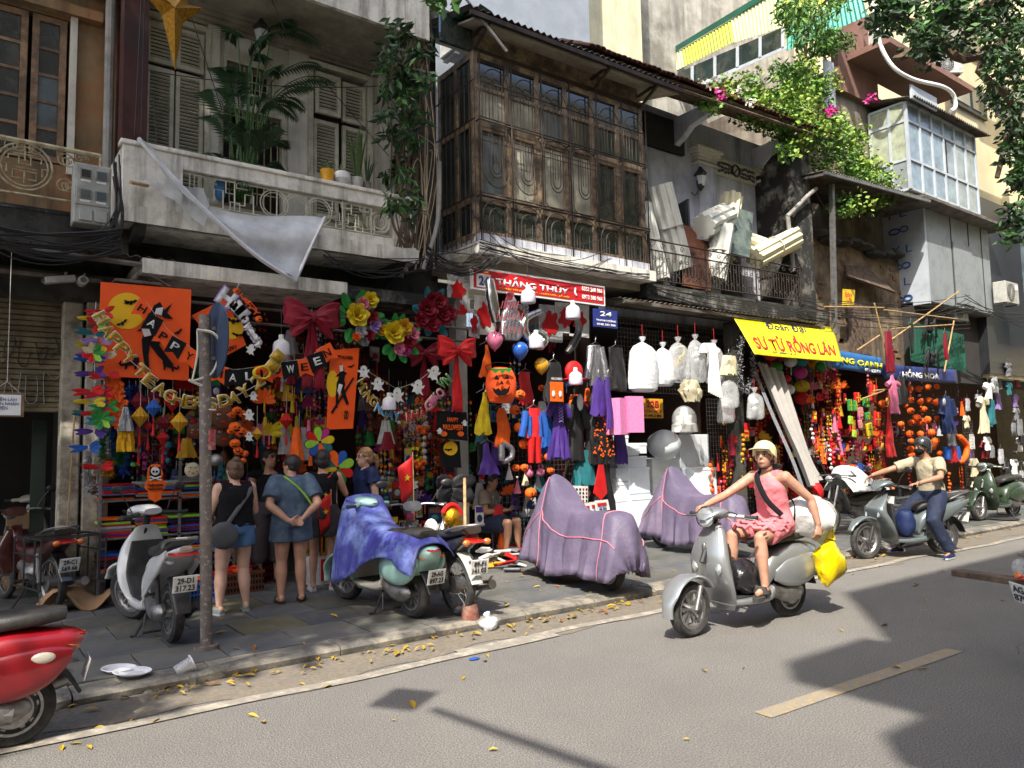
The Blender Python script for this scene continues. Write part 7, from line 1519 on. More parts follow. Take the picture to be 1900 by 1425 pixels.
garment(1765,830,8.4,28,[(0,30),(1,32)],'red','red_blue_shirt','folded red shirt with blue sleeves in the costume shop','shirt',sleeves=(14,.0,18,.8,6),smat='blue',amp=.03); garment(1765,805,8.3,22,[(0,24),(1,26)],'grey','grey_print_shirt','grey printed shirt above the red one','shirt',amp=.03)
# right clothing shop
garment(1822,738,8.6,65,[(0,16),(.3,15),(1,34)],'cream','white_child_dress','long pale child dress on mannequin in the right shop','dress',sleeves=(8,.02,13,.16,5)); garment(1833,712,8.6,28,[(0,16),(1,20)],'white','white_tshirt','small white T-shirt with grey stripe','shirt',sleeves=(8,.05,14,.3,4),amp=.03); garment(1838,742,8.7,45,[(0,18),(1,24)],'teal','denim_overall','blue grey overall below the white T-shirt','overalls',amp=.06)
rr=random.Random(77)
for k in range(46):
    x,y=rr.uniform(1790,1905),rr.uniform(650,900); c=rr.choice(['cream','grey','pink','lilac','white','crimson','silver','teal','black']); s=rr.uniform(14,22)
    q=garment(x,y,8.8+rr.uniform(0,.6),s*1.5,[(0,s*.8),(1,s)],c,'hanging_child_clothes','%s child garment crowded in the right clothing shop'%c,'garment','small clothes hung in the right shop',amp=.05,sleeves=(s*.35,.05,s*.6,.4,2.5) if rr.random()<.6 else None)
# shelf goods in red shop
for j,(y,n) in enumerate(((800,10),(828,12),(868,16),(885,14),(905,12))):
    p0,p1=P(1540,y,9.6),P(1640,y,9.6); MB().bx(p0.x,p1.x,9.5,9.9,p0.z-.13,p0.z-.11).build('shelf_board','brown_wood',z_)
    for k in range(n):
        x=lerp(p0.x,p1.x,(k+.5)/n); h=rr.uniform(.1,.2); c=rr.choice(['red','gold','orange','yellow','blue','crimson','white','red','pink']); o=(MB().lathe([(0,0),(.05,0),(.05,h*.8),(.03,h)],(x,9.6,p0.z-.108),10) if k%2 else MB().bx(x-.05,x+.05,9.55,9.65,p0.z-.108,p0.z-.108+h)).build('shelf_item',C(c)); tag(o,'%s %s on shelf row %s of the red shop'%(c,'jar' if k%2 else 'box',('one','two','three','four','five')[j]),'jar' if k%2 else 'box','goods on the red shop shelves')
# ================= crowd of small hanging goods =================
def filler(x0,y0,x1,y1,Y0,Y1,n,cols,place,seed,kinds=('packet','tassel','bead curtain','ball string','fan','bead curtain','cloth')):
    rr=random.Random(seed)
    for i in range(n):
        x,y,Y=rr.uniform(x0,x1),rr.uniform(y0,y1),rr.uniform(Y0,Y1); c=rr.choice(cols); c2=rr.choice(cols); kd=rr.choice(kinds); p=P(x,y,Y)
        o=T('hanging_'+kd.replace(' ','_'),'%s and %s %s hanging %s'%(c,c2,kd,place),kd,p,rr.uniform(-.5,.5),'small goods hanging '+place)
        if kd=='packet':
            w_,h=rr.uniform(.05,.1),rr.uniform(.07,.14); MB().bx(-w_,w_,0,.02,-h,h).build('bag',C(c),o,bev=.006); MB().bx(-w_*.8,w_*.8,-.004,-.001,h*.3,h*.9).build('header',C(c2),o); MB().ell((0,-.01,-h*.3),(w_*.6,.02,h*.4),8,6).build('toy',C(rr.choice(cols)),o)
        elif kd=='tassel':
            MB().tube([(0,0,.2),(0,0,-.02)],.004,3).build('cord',C(c2),o); MB().lathe([(0,.02),(.018,0),(.02,-.03),(.028,-.13),(0,-.13)],(0,0,0),8).build('skirt',C(c),o)
        elif kd=='bead curtain':
            ms=[MB(),MB(),MB()]
            for q in range(3):
                qx=(q-1)*.07+rr.uniform(-.02,.02)
                for k in range(7): m_=ms[rr.randint(0,2)]; c0=V((qx,rr.uniform(-.02,.02),.25-.08*k-rr.uniform(0,.03))); s_=rr.uniform(.012,.026); m_.prism([(s_*(1 if t%2 else .45)*math.cos(t*PI/5),s_*(1 if t%2 else .45)*math.sin(t*PI/5)) for t in range(10)] if k%2 else [(-s_,-s_*.6),(s_,-s_),(s_*.8,s_),(-s_*.7,s_*.9)],c0,XA,ZA,-.008)
                ms[0].tube([(qx,0,.34),(qx,0,-.33)],.002,3)
            for m_,cc_ in zip(ms,(c,c2,rr.choice(cols))):
                if m_.v: m_.build('beads',C(cc_),o)
        elif kd=='ball string':
            mb=MB()
            for k in range(6): mb.ell((rr.uniform(-.02,.02),rr.uniform(-.02,.02),.2-.09*k),rr.uniform(.025,.045),8,6)
            mb.build('balls',C(c),o); MB().tube([(0,0,.3),(0,0,-.3)],.003,3).build('string',C(c2),o)
        elif kd=='fan':
            mb=MB(); 
            for k in range(7): petal(mb,(0,0,0),PI*(k/6)-.0+rr.uniform(-.1,.1),rr.uniform(.12,.17),.035,.15)
            mb.build('paper_fan',C(c),o); MB().tube([(0,0,0),(0,0,-.14)],.008,5).build('handle',C(c2),o)
        else:
            h=rr.uniform(.2,.4); w_=rr.uniform(.05,.12); MB().loft([ribring((0,0,-t*h),w_*(.5+.6*t),.03+.03*t,20,6,.2*t,i) for t in (0,.3,.6,1)]).build('cloth',C(c),o); MB().tube([(0,0,0),(0,0,.1)],.004,3).build('hook','steel',o)
HC_=['crimson','red','orange','gold','black','black','silver','green','teal','purple','white','navy','yellow','brown','red','magenta']
filler(255,720,600,900,9.2,10.6,130,HC_,'deep in the left party shop',1); filler(490,740,580,850,8.8,9.2,22,['orange','pink','red','gold','yellow','crimson','silver'],'left of the pinwheels',2,('fan','tassel','cloth','packet'))
filler(665,740,870,910,9.0,10.4,150,HC_,'behind the coloured letters',3); filler(880,700,1130,990,8.95,10.0,95,['black','purple','silver','red','orange','navy','teal','white','black'],'behind the costumes',4,('cloth','packet','cloth','bead curtain','fan')); filler(480,600,700,740,9.3,10.4,60,['red','crimson','black','silver','white','gold','brown'],'under the canopy behind the big bows',5)
RC=['red','red','crimson','red','gold','orange','pink','red','yellow']
filler(1500,700,1560,850,8.5,9.0,70,RC+['pink','white'],'in front of the red shop middle',6); filler(1395,740,1500,930,9.0,9.9,80,RC+['gold','gold','black'],'behind the grey curtain',7); filler(1545,700,1650,880,8.9,9.4,50,RC,'at the right of the red shop',8); filler(1318,760,1400,920,8.9,9.3,32,RC,'on the white rack by the foam boxes',9); filler(1655,700,1790,900,9.0,9.5,46,['black','orange','purple','pink','red','brown','black','silver'],'behind the pumpkin cluster',10); filler(640,920,860,1010,9.2,9.8,40,HC_,'low behind the parked motorbikes',12,('packet','packet','fan')); filler(185,600,210,700,9.3,9.6,6,HC_,'beside the shutter',13)
filler(1400,640,1560,720,9.1,9.6,24,RC,'under the yellow banner',14)
# ================= vehicles =================
def paint(n,c,**k): return M(n,rgb(c),k.pop('r',.3),k.pop('metal',.0),coat=.7,var=.03,dirt=(rgb('#8a8176'),k.pop('d',.1),9),**k)
for a_ in (('p_silver','#a2a5a6',dict(metal=.6,r=.3)),('p_white','#c9cbcb',{}),('p_red','#8c0c18',dict(d=.02)),('p_mint','#9cc4ba',{}),('p_cream','#cfc8b6',{}),('p_greyblue','#6c7577',dict(metal=.3)),('p_black','#17181b',{}),('p_green','#2c3d2c',{}),('p_maroon','#451a18',{})): paint(a_[0],a_[1],**a_[2])
M('seat_leather',(.022,.021,.02),.5,bump=.2,bs=80,dirt=(rgb('#5a554d'),.35,5)); M('headlamp',(.6,.62,.62),.08,.6,coat=1,var=.1,sc_=30)
def sec(x,z,ang,hw,ht,n=20,e=2.6,y=0.):
    a=math.radians(ang); N=V((math.cos(a),0,math.sin(a))); r=[]
    for j in range(n):
        c,s=math.cos(2*PI*j/n),math.sin(2*PI*j/n); r.append(V((x,y,z))+YA*hw*math.copysign(abs(c)**(2/e),c)+N*ht*math.copysign(abs(s)**(2/e),s))
    return r
def smooth(S,n=4):
    out=[]
    for i in range(len(S)-1):
        p0=S[max(i-1,0)];p1=S[i];p2=S[i+1];p3=S[min(i+2,len(S)-1)]
        for k in range(n):
            t=k/n; out.append(tuple(.5*((2*b)+(c-a)*t+(2*a-5*b+4*c-d)*t*t+(3*b-a-3*c+d)*t**3) for a,b,c,d in zip(p0,p1,p2,p3)))
    out.append(S[-1]); return out
def LF(o,name,S,mat,e=2.6,n=20,y=0.):
    return MB().loft([sec(*q,n=n,e=e,y=y) for q in smooth(S)]).build(name,mat,o,sharp=50)
RXH=Matrix.Rotation(PI/2,3,'X')
def wheel(o,x,r,w=.05,kind='alloy',rimm='alloy',name='wheel'):
    ti=r-.075 if kind!='wire' else r-.055
    pr=[(ti,-w*.7),(r-.03,-w),(r-.008,-w*.62),(r,0),(r-.008,w*.62),(r-.03,w),(ti,w*.7)]
    wh=MB().lathe(pr+[pr[0]],(x,0,r),32,RXH,cap=False).build('wheel_tyre','tyre',o)
    q=[(ti+.004,-w*.72),(ti+.004,w*.72),(ti-.014,w*.72),(ti-.014,w*.45),(ti-.03,0),(ti-.014,-w*.45),(ti-.014,-w*.72)]
    MB().lathe(q+[q[0]],(x,0,r),32,RXH,cap=False).build('rim',rimm,wh)
    mb=MB(); c=V((x,0,r))
    if kind=='wire':
        for k in range(28): a=2*PI*k/28; d=V((math.cos(a),0,math.sin(a))); d2=V((math.cos(a+.5*(-1)**k),0,math.sin(a+.5*(-1)**k))); mb.tube([c+d2*.035+YA*.04*(-1)**k,c+d*(ti-.01)],.0022,3,cap=False)
        mb.tube([c-YA*.05,c+YA*.05],.038,12)
    else:
        for k in range(5):
            a=2*PI*k/5+.3; d=V((math.cos(a),0,math.sin(a))); s=V((-math.sin(a),0,math.cos(a)))
            for u in (-.35,.35): mb.beam(c+s*u*.03,c+d*(ti-.015)+s*u*.09,.022,w*.5,up=s)
        mb.tube([c-YA*.06,c+YA*.06],.035,12)
    mb.build('spoke',rimm,wh)
    if kind!='hub': MB().lathe([(.04,.062),(.1,.062),(.1,.066),(.04,.066),(.04,.062)],c,24,RXH,cap=False).build('brake_disc','steel',wh)
    else: MB().lathe([(0,-.07),(.11,-.06),(.13,0),(.11,.06),(0,.07)],c,20,RXH).build('hub','alloy',wh)
    return wh
def plate(o,p,lines,rz_tilt=-.25,w=.19,h=.14):
    n=V((-math.cos(rz_tilt),0,math.sin(rz_tilt))); up=V((math.sin(rz_tilt)*1,0,math.cos(rz_tilt))); U=-YA
    q=MB().prism([(-w/2,-h/2),(w/2,-h/2),(w/2,h/2),(-w/2,h/2)],V(p),U,up,.008).build('number_plate','plate_white',o,bev=.003)
    for i,s in enumerate(lines): text(s,V(p)+up*(.03-.062*i)+U.cross(up)*.002,U,up,w*(.78 if i else .66),.048,'plate_ink',q,world=False,t=.003,bold=.02)
    return q
def grip(o,p,d,r=.017): MB().tube([p,p+d*.12],r,10).tube([p+d*.115,p+d*.125],r*1.25,10).build('grip','rubber',o); MB().tube([p+V((.03,0,.0)),p+V((.055,0,-.01))+d*.05,p+V((.05,0,-.015))+d*.14],.006,5).build('brake_lever','alloy',o)
def mirror(o,b,d): 
    e=b+V((d*.0-.02,.12*d,.2)); MB().tube([b,b+V((0,.05*d,.1)),e],.005,5).build('mirror_stalk','black_plastic',o); MB().ell(e+V((-.01,.03*d,.02)),(.02,.065,.04),12,8).build('mirror_head','black_plastic',o)
def steerer(x0,ang):
    def f(p): 
        q=V((p.x-x0+.3*(p.z-.6),p.y,p.z)); c,s=math.cos(ang),math.sin(ang); return V((q.x*c-q.y*s+x0-.3*(p.z-.6),q.x*s+q.y*c,p.z))
    return f
def scooter(name,label,loc,rz,body,wb=1.3,r=.235,style='vespa',steer=0.,seatm='seat_leather',pl=None,mir=False,floorm=None,cat_='scooter',wk='alloy',stand=True):
    global XF
    o=T(name,label,cat_,loc,rz); modern=style=='modern'; w=.052 if not modern else .045; k=wb/1.3
    X=lambda a:a*k
    XF=steerer(X(1.05),steer)
    wheel(o,wb,r,w,wk if wk!='hub' else 'alloy')
    # mudguard
    S=[]
    for i in range(9):
        a=math.radians((-8 if not modern else 28)+i*(150/8 if not modern else 90/8)); R=r+.05; S.append((wb+R*math.cos(a),r+R*math.sin(a)*.98,math.degrees(a),.092-(.03 if i<2 else 0) if not modern else .07-.02*(i<2),.022))
    LF(o,'front_mudguard',S,body,2.2)
    for s in (-1,1): MB().tube([V((wb,s*.075,r)),V((wb-.07,s*.07,r+.2))],[.022,.024],10).build('fork_leg','alloy' if not modern else 'dark_steel',o)
    hz=1.0; hx=X(.93)
    MB().tube([(X(1.12),0,.62),(hx,0,hz)],.03,8).build('steering_column','black_plastic',o)
    if not modern:
        LF(o,'handlebar_cowl',[(hx+.17,hz+.0,0,.05,.03),(hx+.13,hz+.03,10,.1,.05),(hx+.04,hz+.05,80,.15,.055),(hx-.06,hz+.04,95,.12,.045),(hx-.12,hz+.02,110,.05,.02)],body)
        MB().lathe([(0,.0),(.075,.0),(.085,.02),(.08,.03),(0,.045)],(hx+.13,0,hz+.02),18,RY(1.35)).build('headlamp','headlamp',o); MB().lathe([(.08,-.01),(.094,.0),(.094,.024),(.082,.03)],(hx+.13,0,hz+.02),18,RY(1.35),cap=False).build('lamp_ring','chrome',o)
    else:
        LF(o,'handlebar_cowl',[(hx+.18,hz-.02,-10,.04,.03),(hx+.12,hz+.03,10,.11,.06),(hx+.02,hz+.06,60,.16,.06),(hx-.08,hz+.05,100,.1,.03)],body)
        MB().ell((hx+.14,0,hz+.01),(.05,.085,.05),14,8).build('headlamp','headlamp',o)
    for s in (-1,1):
        b=V((hx-.03,s*.13,hz+.03)); e=V((hx-.09,s*.25,hz+.02)); MB().tube([b,e],.022,8).build('bar_cover',body if not modern else 'black_plastic',o); grip(o,e,V((-.15,s,0)).normalized())
        if mir: mirror(o,V((hx-.04,s*.2,hz+.05)),s)
    MB().tube(cat([(hx-.08,.2,hz+.03),(hx+.08,.2,hz+.07),(hx+.1,.08,hz-.05),(X(1.0),.04,.85)],4),.005,4).build('brake_cable','black_plastic',o)
    XF=None
    # apron
    if not modern: LF(o,'front_apron',[(X(.87),.2,60,.13,.03),(X(.92),.3,25,.2,.035),(X(.985),.45,12,.235,.05),(X(1.02),.62,5,.225,.07),(X(1.0),.78,-4,.18,.075),(X(.965),.9,-10,.12,.055),(X(.95),.96,-10,.07,.035)],body,2.3)
    else: LF(o,'front_apron',[(X(.86),.22,55,.15,.03),(X(.95),.36,25,.22,.05),(X(1.03),.52,10,.24,.075),(X(1.1),.68,12,.2,.09),(X(1.06),.8,-25,.15,.09),(X(.97),.9,-30,.09,.05)],body,2.4)
    LF(o,'inner_shield',[(X(.86),.3,15,.15,.02),(X(.93),.5,8,.18,.02),(X(.93),.78,-4,.14,.03)],floorm or 'black_plastic',3)
    for s in (-1,1):
        if modern: LF(o,'indicator_lamp',[(X(1.16),.6,20,.01,.02),(X(1.12),.68,20,.03,.035),(X(1.06),.76,20,.01,.02)],'headlamp',2,12,s*.12)
        else: LF(o,'indicator_lamp',[(X(1.06),.52,10,.01,.012),(X(1.07),.57,5,.04,.016),(X(1.06),.63,0,.012,.012)],'headlamp',2,12,s*.14)
    if not modern: MB().ell((X(1.09),0,.76),(.012,.025,.035),10,6).build('badge','steel',o); MB().tube([(X(1.085),0,.42),(X(1.095),0,.6)],.006,5).build('badge_rib','chrome',o)
    LF(o,'footboard',[(X(.9),.26,90,.17,.03),(X(.7),.25,90,.19,.035),(X(.45),.26,90,.18,.045),(X(.36),.3,90,.16,.06)],body if not floorm else floorm,4)
    MB().bx(X(.44),X(.86),-.14,.14,.286,.293).build('floor_mat','rubber',o)
    if not modern:
        LF(o,'rear_body',[(X(.46),.3,60,.1,.05),(X(.4),.42,35,.14,.09),(X(.3),.52,60,.165,.13),(X(.1),.56,88,.19,.17),(X(-.1),.56,95,.185,.165),(X(-.26),.57,105,.14,.13),(X(-.36),.6,115,.07,.06)],body,2.5)
        for s in (-1,1): LF(o,'side_cowl',[(X(.34),.44,90,.02,.05),(X(.2),.46,90,.06,.13),(X(0),.47,90,.075,.155),(X(-.18),.5,90,.055,.12),(X(-.3),.55,90,.015,.04)],body,2.2,16,s*.15)
        LF(o,'seat',[(X(.45),.72,85,.07,.03),(X(.38),.755,88,.125,.05),(X(.15),.775,90,.15,.055),(X(-.1),.79,92,.15,.055),(X(-.27),.79,96,.1,.04)],seatm,3)
    else:
        LF(o,'rear_body',[(X(.46),.34,60,.07,.04),(X(.4),.48,40,.13,.08),(X(.25),.6,75,.15,.11),(X(.0),.66,95,.15,.09),(X(-.22),.74,105,.12,.06),(X(-.4),.81,110,.05,.03)],body,2.6)
        for s in (-1,1): LF(o,'side_fairing',[(X(.4),.42,90,.012,.1),(X(.15),.56,90,.03,.1),(X(-.15),.68,95,.025,.07),(X(-.36),.78,100,.01,.03)],body,2.2,14,s*.145)
        LF(o,'seat',[(X(.44),.68,80,.07,.03),(X(.35),.73,86,.12,.05),(X(.1),.76,92,.135,.055),(X(-.05),.82,98,.12,.05),(X(-.27),.86,100,.08,.03)],seatm,3)
        for s in (-1,1): MB().tube(cat([(X(-.05),s*.1,.8),(X(-.25),s*.12,.87),(X(-.42),s*.08,.9)],4)+[V((X(-.45),0,.9))],.013,6).build('grab_rail','alloy',o)
    tz=.66 if not modern else .77; tx=X(-.34 if not modern else -.37)
    LF(o,'tail_lamp',[(tx-.035,tz+.0,20,.03,.02),(tx-.01,tz,20,.11 if modern else .07,.045),(tx+.05,tz,20,.12 if modern else .07,.04)],'lamp_red',2.6)
    for s in (-1,1): LF(o,'rear_indicator',[(tx+.0,tz-.07,20,.01,.015),(tx+.03,tz-.06,20,.035,.03),(tx+.08,tz-.05,20,.01,.015)],'headlamp' if modern else 'lamp_amber',2,10,s*.11)
    wheel(o,0,r,w*1.05,wk,name='rear')
    LF(o,'rear_mudguard',[(X(-.1),r+.3,110,.07,.015),(X(-.26),r+.2,150,.075,.015),(X(-.36),r+.04,165,.06,.012)],'black_plastic',3)
    q_=(X(-.4),0,tz-.24); plate(o,q_,pl or ['29-M1','520.18'])
    # engine, swing arm, silencer, stand
    mb=MB(); mb.ell((.1,.1,r+.02),(.2,.07,.09),14,8).tube([(.0,.1,r),(.35,.08,r+.06)],.07,10).tube([(.3,0,r+.02),(.45,0,r+.05)],.08,10); mb.build('engine_case','steel',o)
    mb=MB().tube(cat([(.28,-.1,.2),(.1,-.13,.2),(-.05,-.14,r+.03),(-.3,-.15,r+.1)],4),[.02]*5+[.05]*8,12); mb.build('silencer','dark_steel' if wk!='hub' else 'steel',o)
    mb=MB(); 
    for s in (-1,1): mb.tube([(-.02,s*.11,r+.05),(.02,s*.12,r+.33)],.02,8)
    mb.build('shock_absorber','dark_steel',o); 
    if stand: MB().tube([(.42,.06,.26),(.38,.2,.02),(.44,.22,.01)],.012,6).build('side_stand','dark_steel',o); MB().tube([(.36,-.12,.2),(.3,-.16,.05),(.3,.16,.05),(.36,.12,.2)],.012,6).build('centre_stand','dark_steel',o)
    return o
def motorbike(name,label,loc,rz,body,pl,wb=1.24,r=.29,steer=0.,rackk=False,cat_='motorbike'):
    global XF
    o=T(name,label,cat_,loc,rz); XF=steerer(wb-.22,steer)
    wheel(o,wb,r,.036,'wire','steel')
    for s in (-1,1): MB().tube([(wb,s*.07,r),(wb-.2,s*.07,.82)],.02,8).build('fork_leg','steel',o)
    LF(o,'front_mudguard',[(wb+(r+.03)*math.cos(a),r+(r+.03)*math.sin(a),math.degrees(a),.05,.012) for a in [.1+.28*i for i in range(9)]],body,2.5)
    LF(o,'headlamp_cowl',[(wb-.06,.93,0,.05,.04),(wb-.14,.95,10,.11,.08),(wb-.26,.98,60,.1,.06)],body); MB().ell((wb-.07,0,.94),(.04,.07,.06),12,8).build('headlamp','headlamp',o)
    MB().tube(cat([(wb-.3,-.33,.98),(wb-.24,-.15,1.0),(wb-.22,0,.97),(wb-.24,.15,1.0),(wb-.3,.33,.98)],4),.012,6).build('handlebar','steel',o)
    for s in (-1,1): grip(o,V((wb-.27,s*.24,.99)),V((-.2,s,0)).normalized()); mirror(o,V((wb-.25,s*.2,1.0)),s)
    XF=None
    LF(o,'leg_shield',[(wb-.36,.34,30,.16,.02),(wb-.3,.55,20,.2,.025),(wb-.27,.78,5,.1,.04)],body); LF(o,'frame_body',[(wb-.28,.8,30,.05,.06),(wb-.5,.55,70,.06,.08),(.3,.55,90,.09,.12),(.0,.64,98,.12,.1),(-.25,.74,105,.09,.05)],body)
    LF(o,'seat',[(.6,.66,70,.07,.03),(.45,.71,85,.12,.05),(.1,.76,92,.13,.05),(-.28,.82,96,.1,.035)],'seat_leather',3)
    MB().ell((.45,0,.36),(.17,.12,.13),14,8).tube([(.5,0,.36),(.72,0,.42)],.075,12).build('engine_case','steel',o); MB().tube(cat([(.62,-.1,.34),(.4,-.14,.22),(.1,-.15,.24),(-.35,-.17,.32)],4),[.02]*6+[.045]*7,12).build('silencer','chrome',o)
    wheel(o,0,r,.042,'wire','steel',name='rear'); MB().lathe([(0,-.07),(.08,-.06),(.08,.06),(0,.07)],(0,0,r),16,RXH).build('hub_drum','steel',o)
    mb=MB()
    for s in (-1,1): mb.tube([(0,s*.1,r),(.4,s*.09,.36)],.02,8)
    mb.build('swing_arm','dark_steel',o); 
    for s in (-1,1): MB().tube([(-.0,s*.12,r+.02),(.06,s*.12,.6)],[.022,.02],8).build('shock_absorber','lamp_red' if 0 else 'steel',o)
    LF(o,'rear_mudguard',[(-.02,r+.34,95,.06,.012),(-.22,r+.24,130,.07,.012),(-.36,r+.05,160,.06,.012)],'meter' if not rackk else 'p_black',3)
    LF(o,'tail_lamp',[(-.4,.73,20,.03,.02),(-.36,.73,20,.09,.045),(-.28,.74,20,.08,.04)],'lamp_red')
    for s in (-1,1): MB().ell((-.36,s*.11,.72),(.03,.04,.03),10,6).build('rear_indicator','lamp_amber',o)
    MB().tube(cat([(.0,.13,.8),(-.25,.14,.86),(-.4,.0,.88),(-.25,-.14,.86),(.0,-.13,.8)],4),.012,6).build('grab_rail','steel',o)
    if pl: plate(o,(-.4,0,.5),pl)
    MB().tube([(.42,.06,.26),(.36,.24,.02)],.012,6).build('side_stand','dark_steel',o)
    for s in (-1,1): MB().tube([(.38,s*.08,.3),(.38,s*.24,.29)],.018,8).build('footpeg','rubber',o)
    if rackk:
        mb=MB()
        for z in (.78,.62,.3):
            for s in (-1,1): mb.tube([(.15,s*.3,z),(-.5,s*.3,z)],.009,5)
        for x in (.15,-.1,-.35,-.5):
            for s in (-1,1): mb.tube([(x,s*.3,.78),(x,s*.3,.3)],.009,5)
            mb.tube([(x,-.3,.78),(x,.3,.78)],.009,5)
        mb.build('cargo_rack','dark_steel',o)
    return o
def two(pr,pf,z=.1,wb=None): 
    a,b=G(*pr,z),G(*pf,z); d=b-a; return a,math.atan2(d.y,d.x)
hl,hr=two((1463,1143),(1285,1180),0.)
hero=scooter('silver_scooter','silver scooter with shopping bags ridden by the woman in pink',hl,hr,'p_silver',wb=1.33,r=.24,steer=.08,wk='hub',stand=False)
hl2,hr2=V((11.72,5.3,0)),math.atan2(.5,-1.27)
mans=scooter('grey_scooter','grey blue scooter ridden by the masked man in beige polo',hl2,hr2,'p_greyblue',wb=1.34,r=.275,style='modern',mir=True,steer=.12,stand=False)
a_,r_=G(318,1192,.1),math.radians(92); scooter('white_scooter','white and black scooter parked with its tail towards the road',a_,r_,'p_white',wb=1.24,r=.25,style='modern',pl=['29-D1','317.23'],steer=.5,mir=True)
mint=scooter('mint_scooter','mint green and cream scooter under a purple blue vinyl sheet',G(768,1146,.1),math.radians(94),'p_mint',wb=1.25,r=.225,pl=['29-AG','897.23'],floorm='p_cream',steer=.3)
rds=scooter('red_scooter','dusty red scooter cut off by the left edge in the foreground',G(22,1386,0),math.radians(178),'p_red',wb=1.3,r=.235,pl=['29-K5','118.40'],wk='hub')
rds.scale=(.93,)*3; MB().ell((-.14,.2,.56),(.07,.02,.035),14,8).build('side_reflector','p_cream',rds)
motorbike('spoked_motorbike','dusty motorbike with spoked wheels and black helmet goods on its seat',G(850,1142,.1),math.radians(88),'p_black',['89-F1','141.02'],steer=-.3)
motorbike('rack_motorbike','old maroon motorbike with black welded cargo rack at far left',G(95,1135,.1),math.radians(106),'p_maroon',['29-C1','569.66'],rackk=True)
motorbike('black_motorbike','black motorbike with red bag parked behind the silver scooter',G(1632,982,.1)+V((-.1,0,0)),math.radians(172),'p_black',['29-F1','208.11'])
scooter('green_scooter','dark green scooter parked side on at the right',G(1880,958,.1),math.radians(176),'p_green',wb=1.34,r=.26,style='vespa',pl=['30-H2','771.05'])
motorbike('rear_black_motorbike','black motorbike whose handlebar peeks above the second purple cover',G(1345,985,.1)+V((.3,.6,0)),math.radians(150),'p_black',['29-X3','610.22'])
scooter('far_white_scooter','white scooter front end mostly outside the left edge',G(-95,1100,.1),math.radians(25),'p_cream',wb=1.25)
motorbike('far_right_motorbike','black motorbike just entering at the right edge by the clothing shop',G(1960,930,.1),math.radians(170),'p_black',['29-Y1','330.19'])
o=motorbike('cart_motorbike','motorbike at the right edge carrying a weathered wooden plank',V((6.2,1.9,0)),math.radians(-42),'p_maroon',None)
plate(o,(-.42,-.0,.62),['AG','879'],w=.2)
for z_,n_ in ((.92,0),(.86,1)): pass
p0,p1=P(1776,1062,2.75),P(1935,1085,2.1); o=MB().beam(p0,p1,.13,.045).build('wooden_plank','wood_old',bev=.006); tag(o,'weathered grey wooden plank jutting in from the right edge','plank')
o=MB().ell(P(1892,1052,2.3),(.06,.05,.06),10,7).build('crumpled_plastic','plastic_film'); tag(o,'crumpled clear plastic on the wooden plank','plastic')
# things on bikes: vinyl sheet, purple covers
def drp(name,label,cat_,loc,rz,mat,prof,hem,fold,wid,n=44,seed=1,flare=.16):
    """cover draped over a two-wheeler: prof (x,top z,half width), hem(x,side)->z"""
    o=T(name,label,cat_,loc,rz); rs=[]; S=smooth(prof,5); m_=26
    for i,(x,zt,hw) in enumerate(S):
        ring=[]
        for j in range(m_+1):
            s=(j/m_-.5)*2; a=abs(s); sd=1 if s>0 else -1
            if a<.25: y=hw*(a/.25)*.8; z=zt-.03*(a/.25)**2
            else:
                t=(a-.25)/.75; zb=hem(x,sd); z=lerp(zt-.03,zb,t); y=hw*.8+(flare*t**.8+wid*.2*min(1,t*2)); fo=fold*t*(math.sin(x*19+seed)+.6*math.sin(x*41+seed*2+sd)+.5*math.sin(z*7+x*9)); y+=fo
            ring.append(V((x+fold*.5*math.sin(s*9+x*3),y*sd,z)))
        rs.append(ring)
    return o,rs
def ends(rs,zb,out):
    """close front/rear of a cover by pulling the end ring down"""
    a=rs[0]; b=rs[-1]; f=[V((p.x-out*(1-abs(p.y)/.5 if abs(p.y)<.5 else 0)*.5,p.y*.75,lerp(p.z,zb,.55))) for p in a]; f2=[V((p.x-out*.6,p.y*.45,zb+.02*math.sin(k*2))) for k,p in enumerate(a)]
    g=[V((p.x+out*.25,p.y*.8,lerp(p.z,zb,.5))) for p in b]; g2=[V((p.x+out*.5,p.y*.5,zb+.02*math.sin(k*2))) for k,p in enumerate(b)]
    return [f2,f]+rs+[g,g2]
M('cover_purple',rgb('#5b5269'),.6,var=.05,sc_=3,bump=.5,bs=11,dirt=(rgb('#7d6f84'),.5,1.6)); M('piping_pink',rgb('#d9808f'),.6); M('vinyl',rgb('#484aa0'),.35,var=.2,sc_=2.2,bump=.25,bs=9,dirt=(rgb('#8fa6d8'),.6,3.2),coat=.2); M('vinyl_back',rgb('#8e9098'),.6)
def cover(name,lab,loc,rz,seed,s=1.):
    pr=[(-.36,.74,.13),(-.25,.86,.17),(.05,.86,.19),(.42,.84,.2),(.62,.9,.2),(.85,1.08,.24),(.96,1.2,.17),(1.04,1.24,.1),(1.14,1.08,.18),(1.34,.82,.15),(1.55,.6,.12)]
    o,rs=drp(name,lab,'scooter cover',loc,rz,'cover_purple',pr,lambda x,sd:.12+.07*abs(x-.55)+.03*math.sin(x*6),.03,.05,seed=seed)
    rs=ends(rs,.26,.12); MB().loft(rs,cap=False,closed=False).build('cover_cloth','cover_purple',o,solid=.006)
    for j in (6,20):
        MB().tube([rs[i][j]+V((0,.008*(1 if j>13 else -1),.006)) for i in range(2,len(rs)-2)],.006,5).build('piping','piping_pink',o)
    for i in (9,38): MB().tube([p+V((0,0,.006)) for p in rs[i]],.006,5).build('piping','piping_pink',o)
    wheel(o,.0,.25,.05,'alloy'); wheel(o,1.3,.25,.05,'alloy'); return o
cover('covered_scooter','scooter hidden under a large dusty purple cover with pink piping in the middle',G(1132,1096,.1),math.radians(84),1)
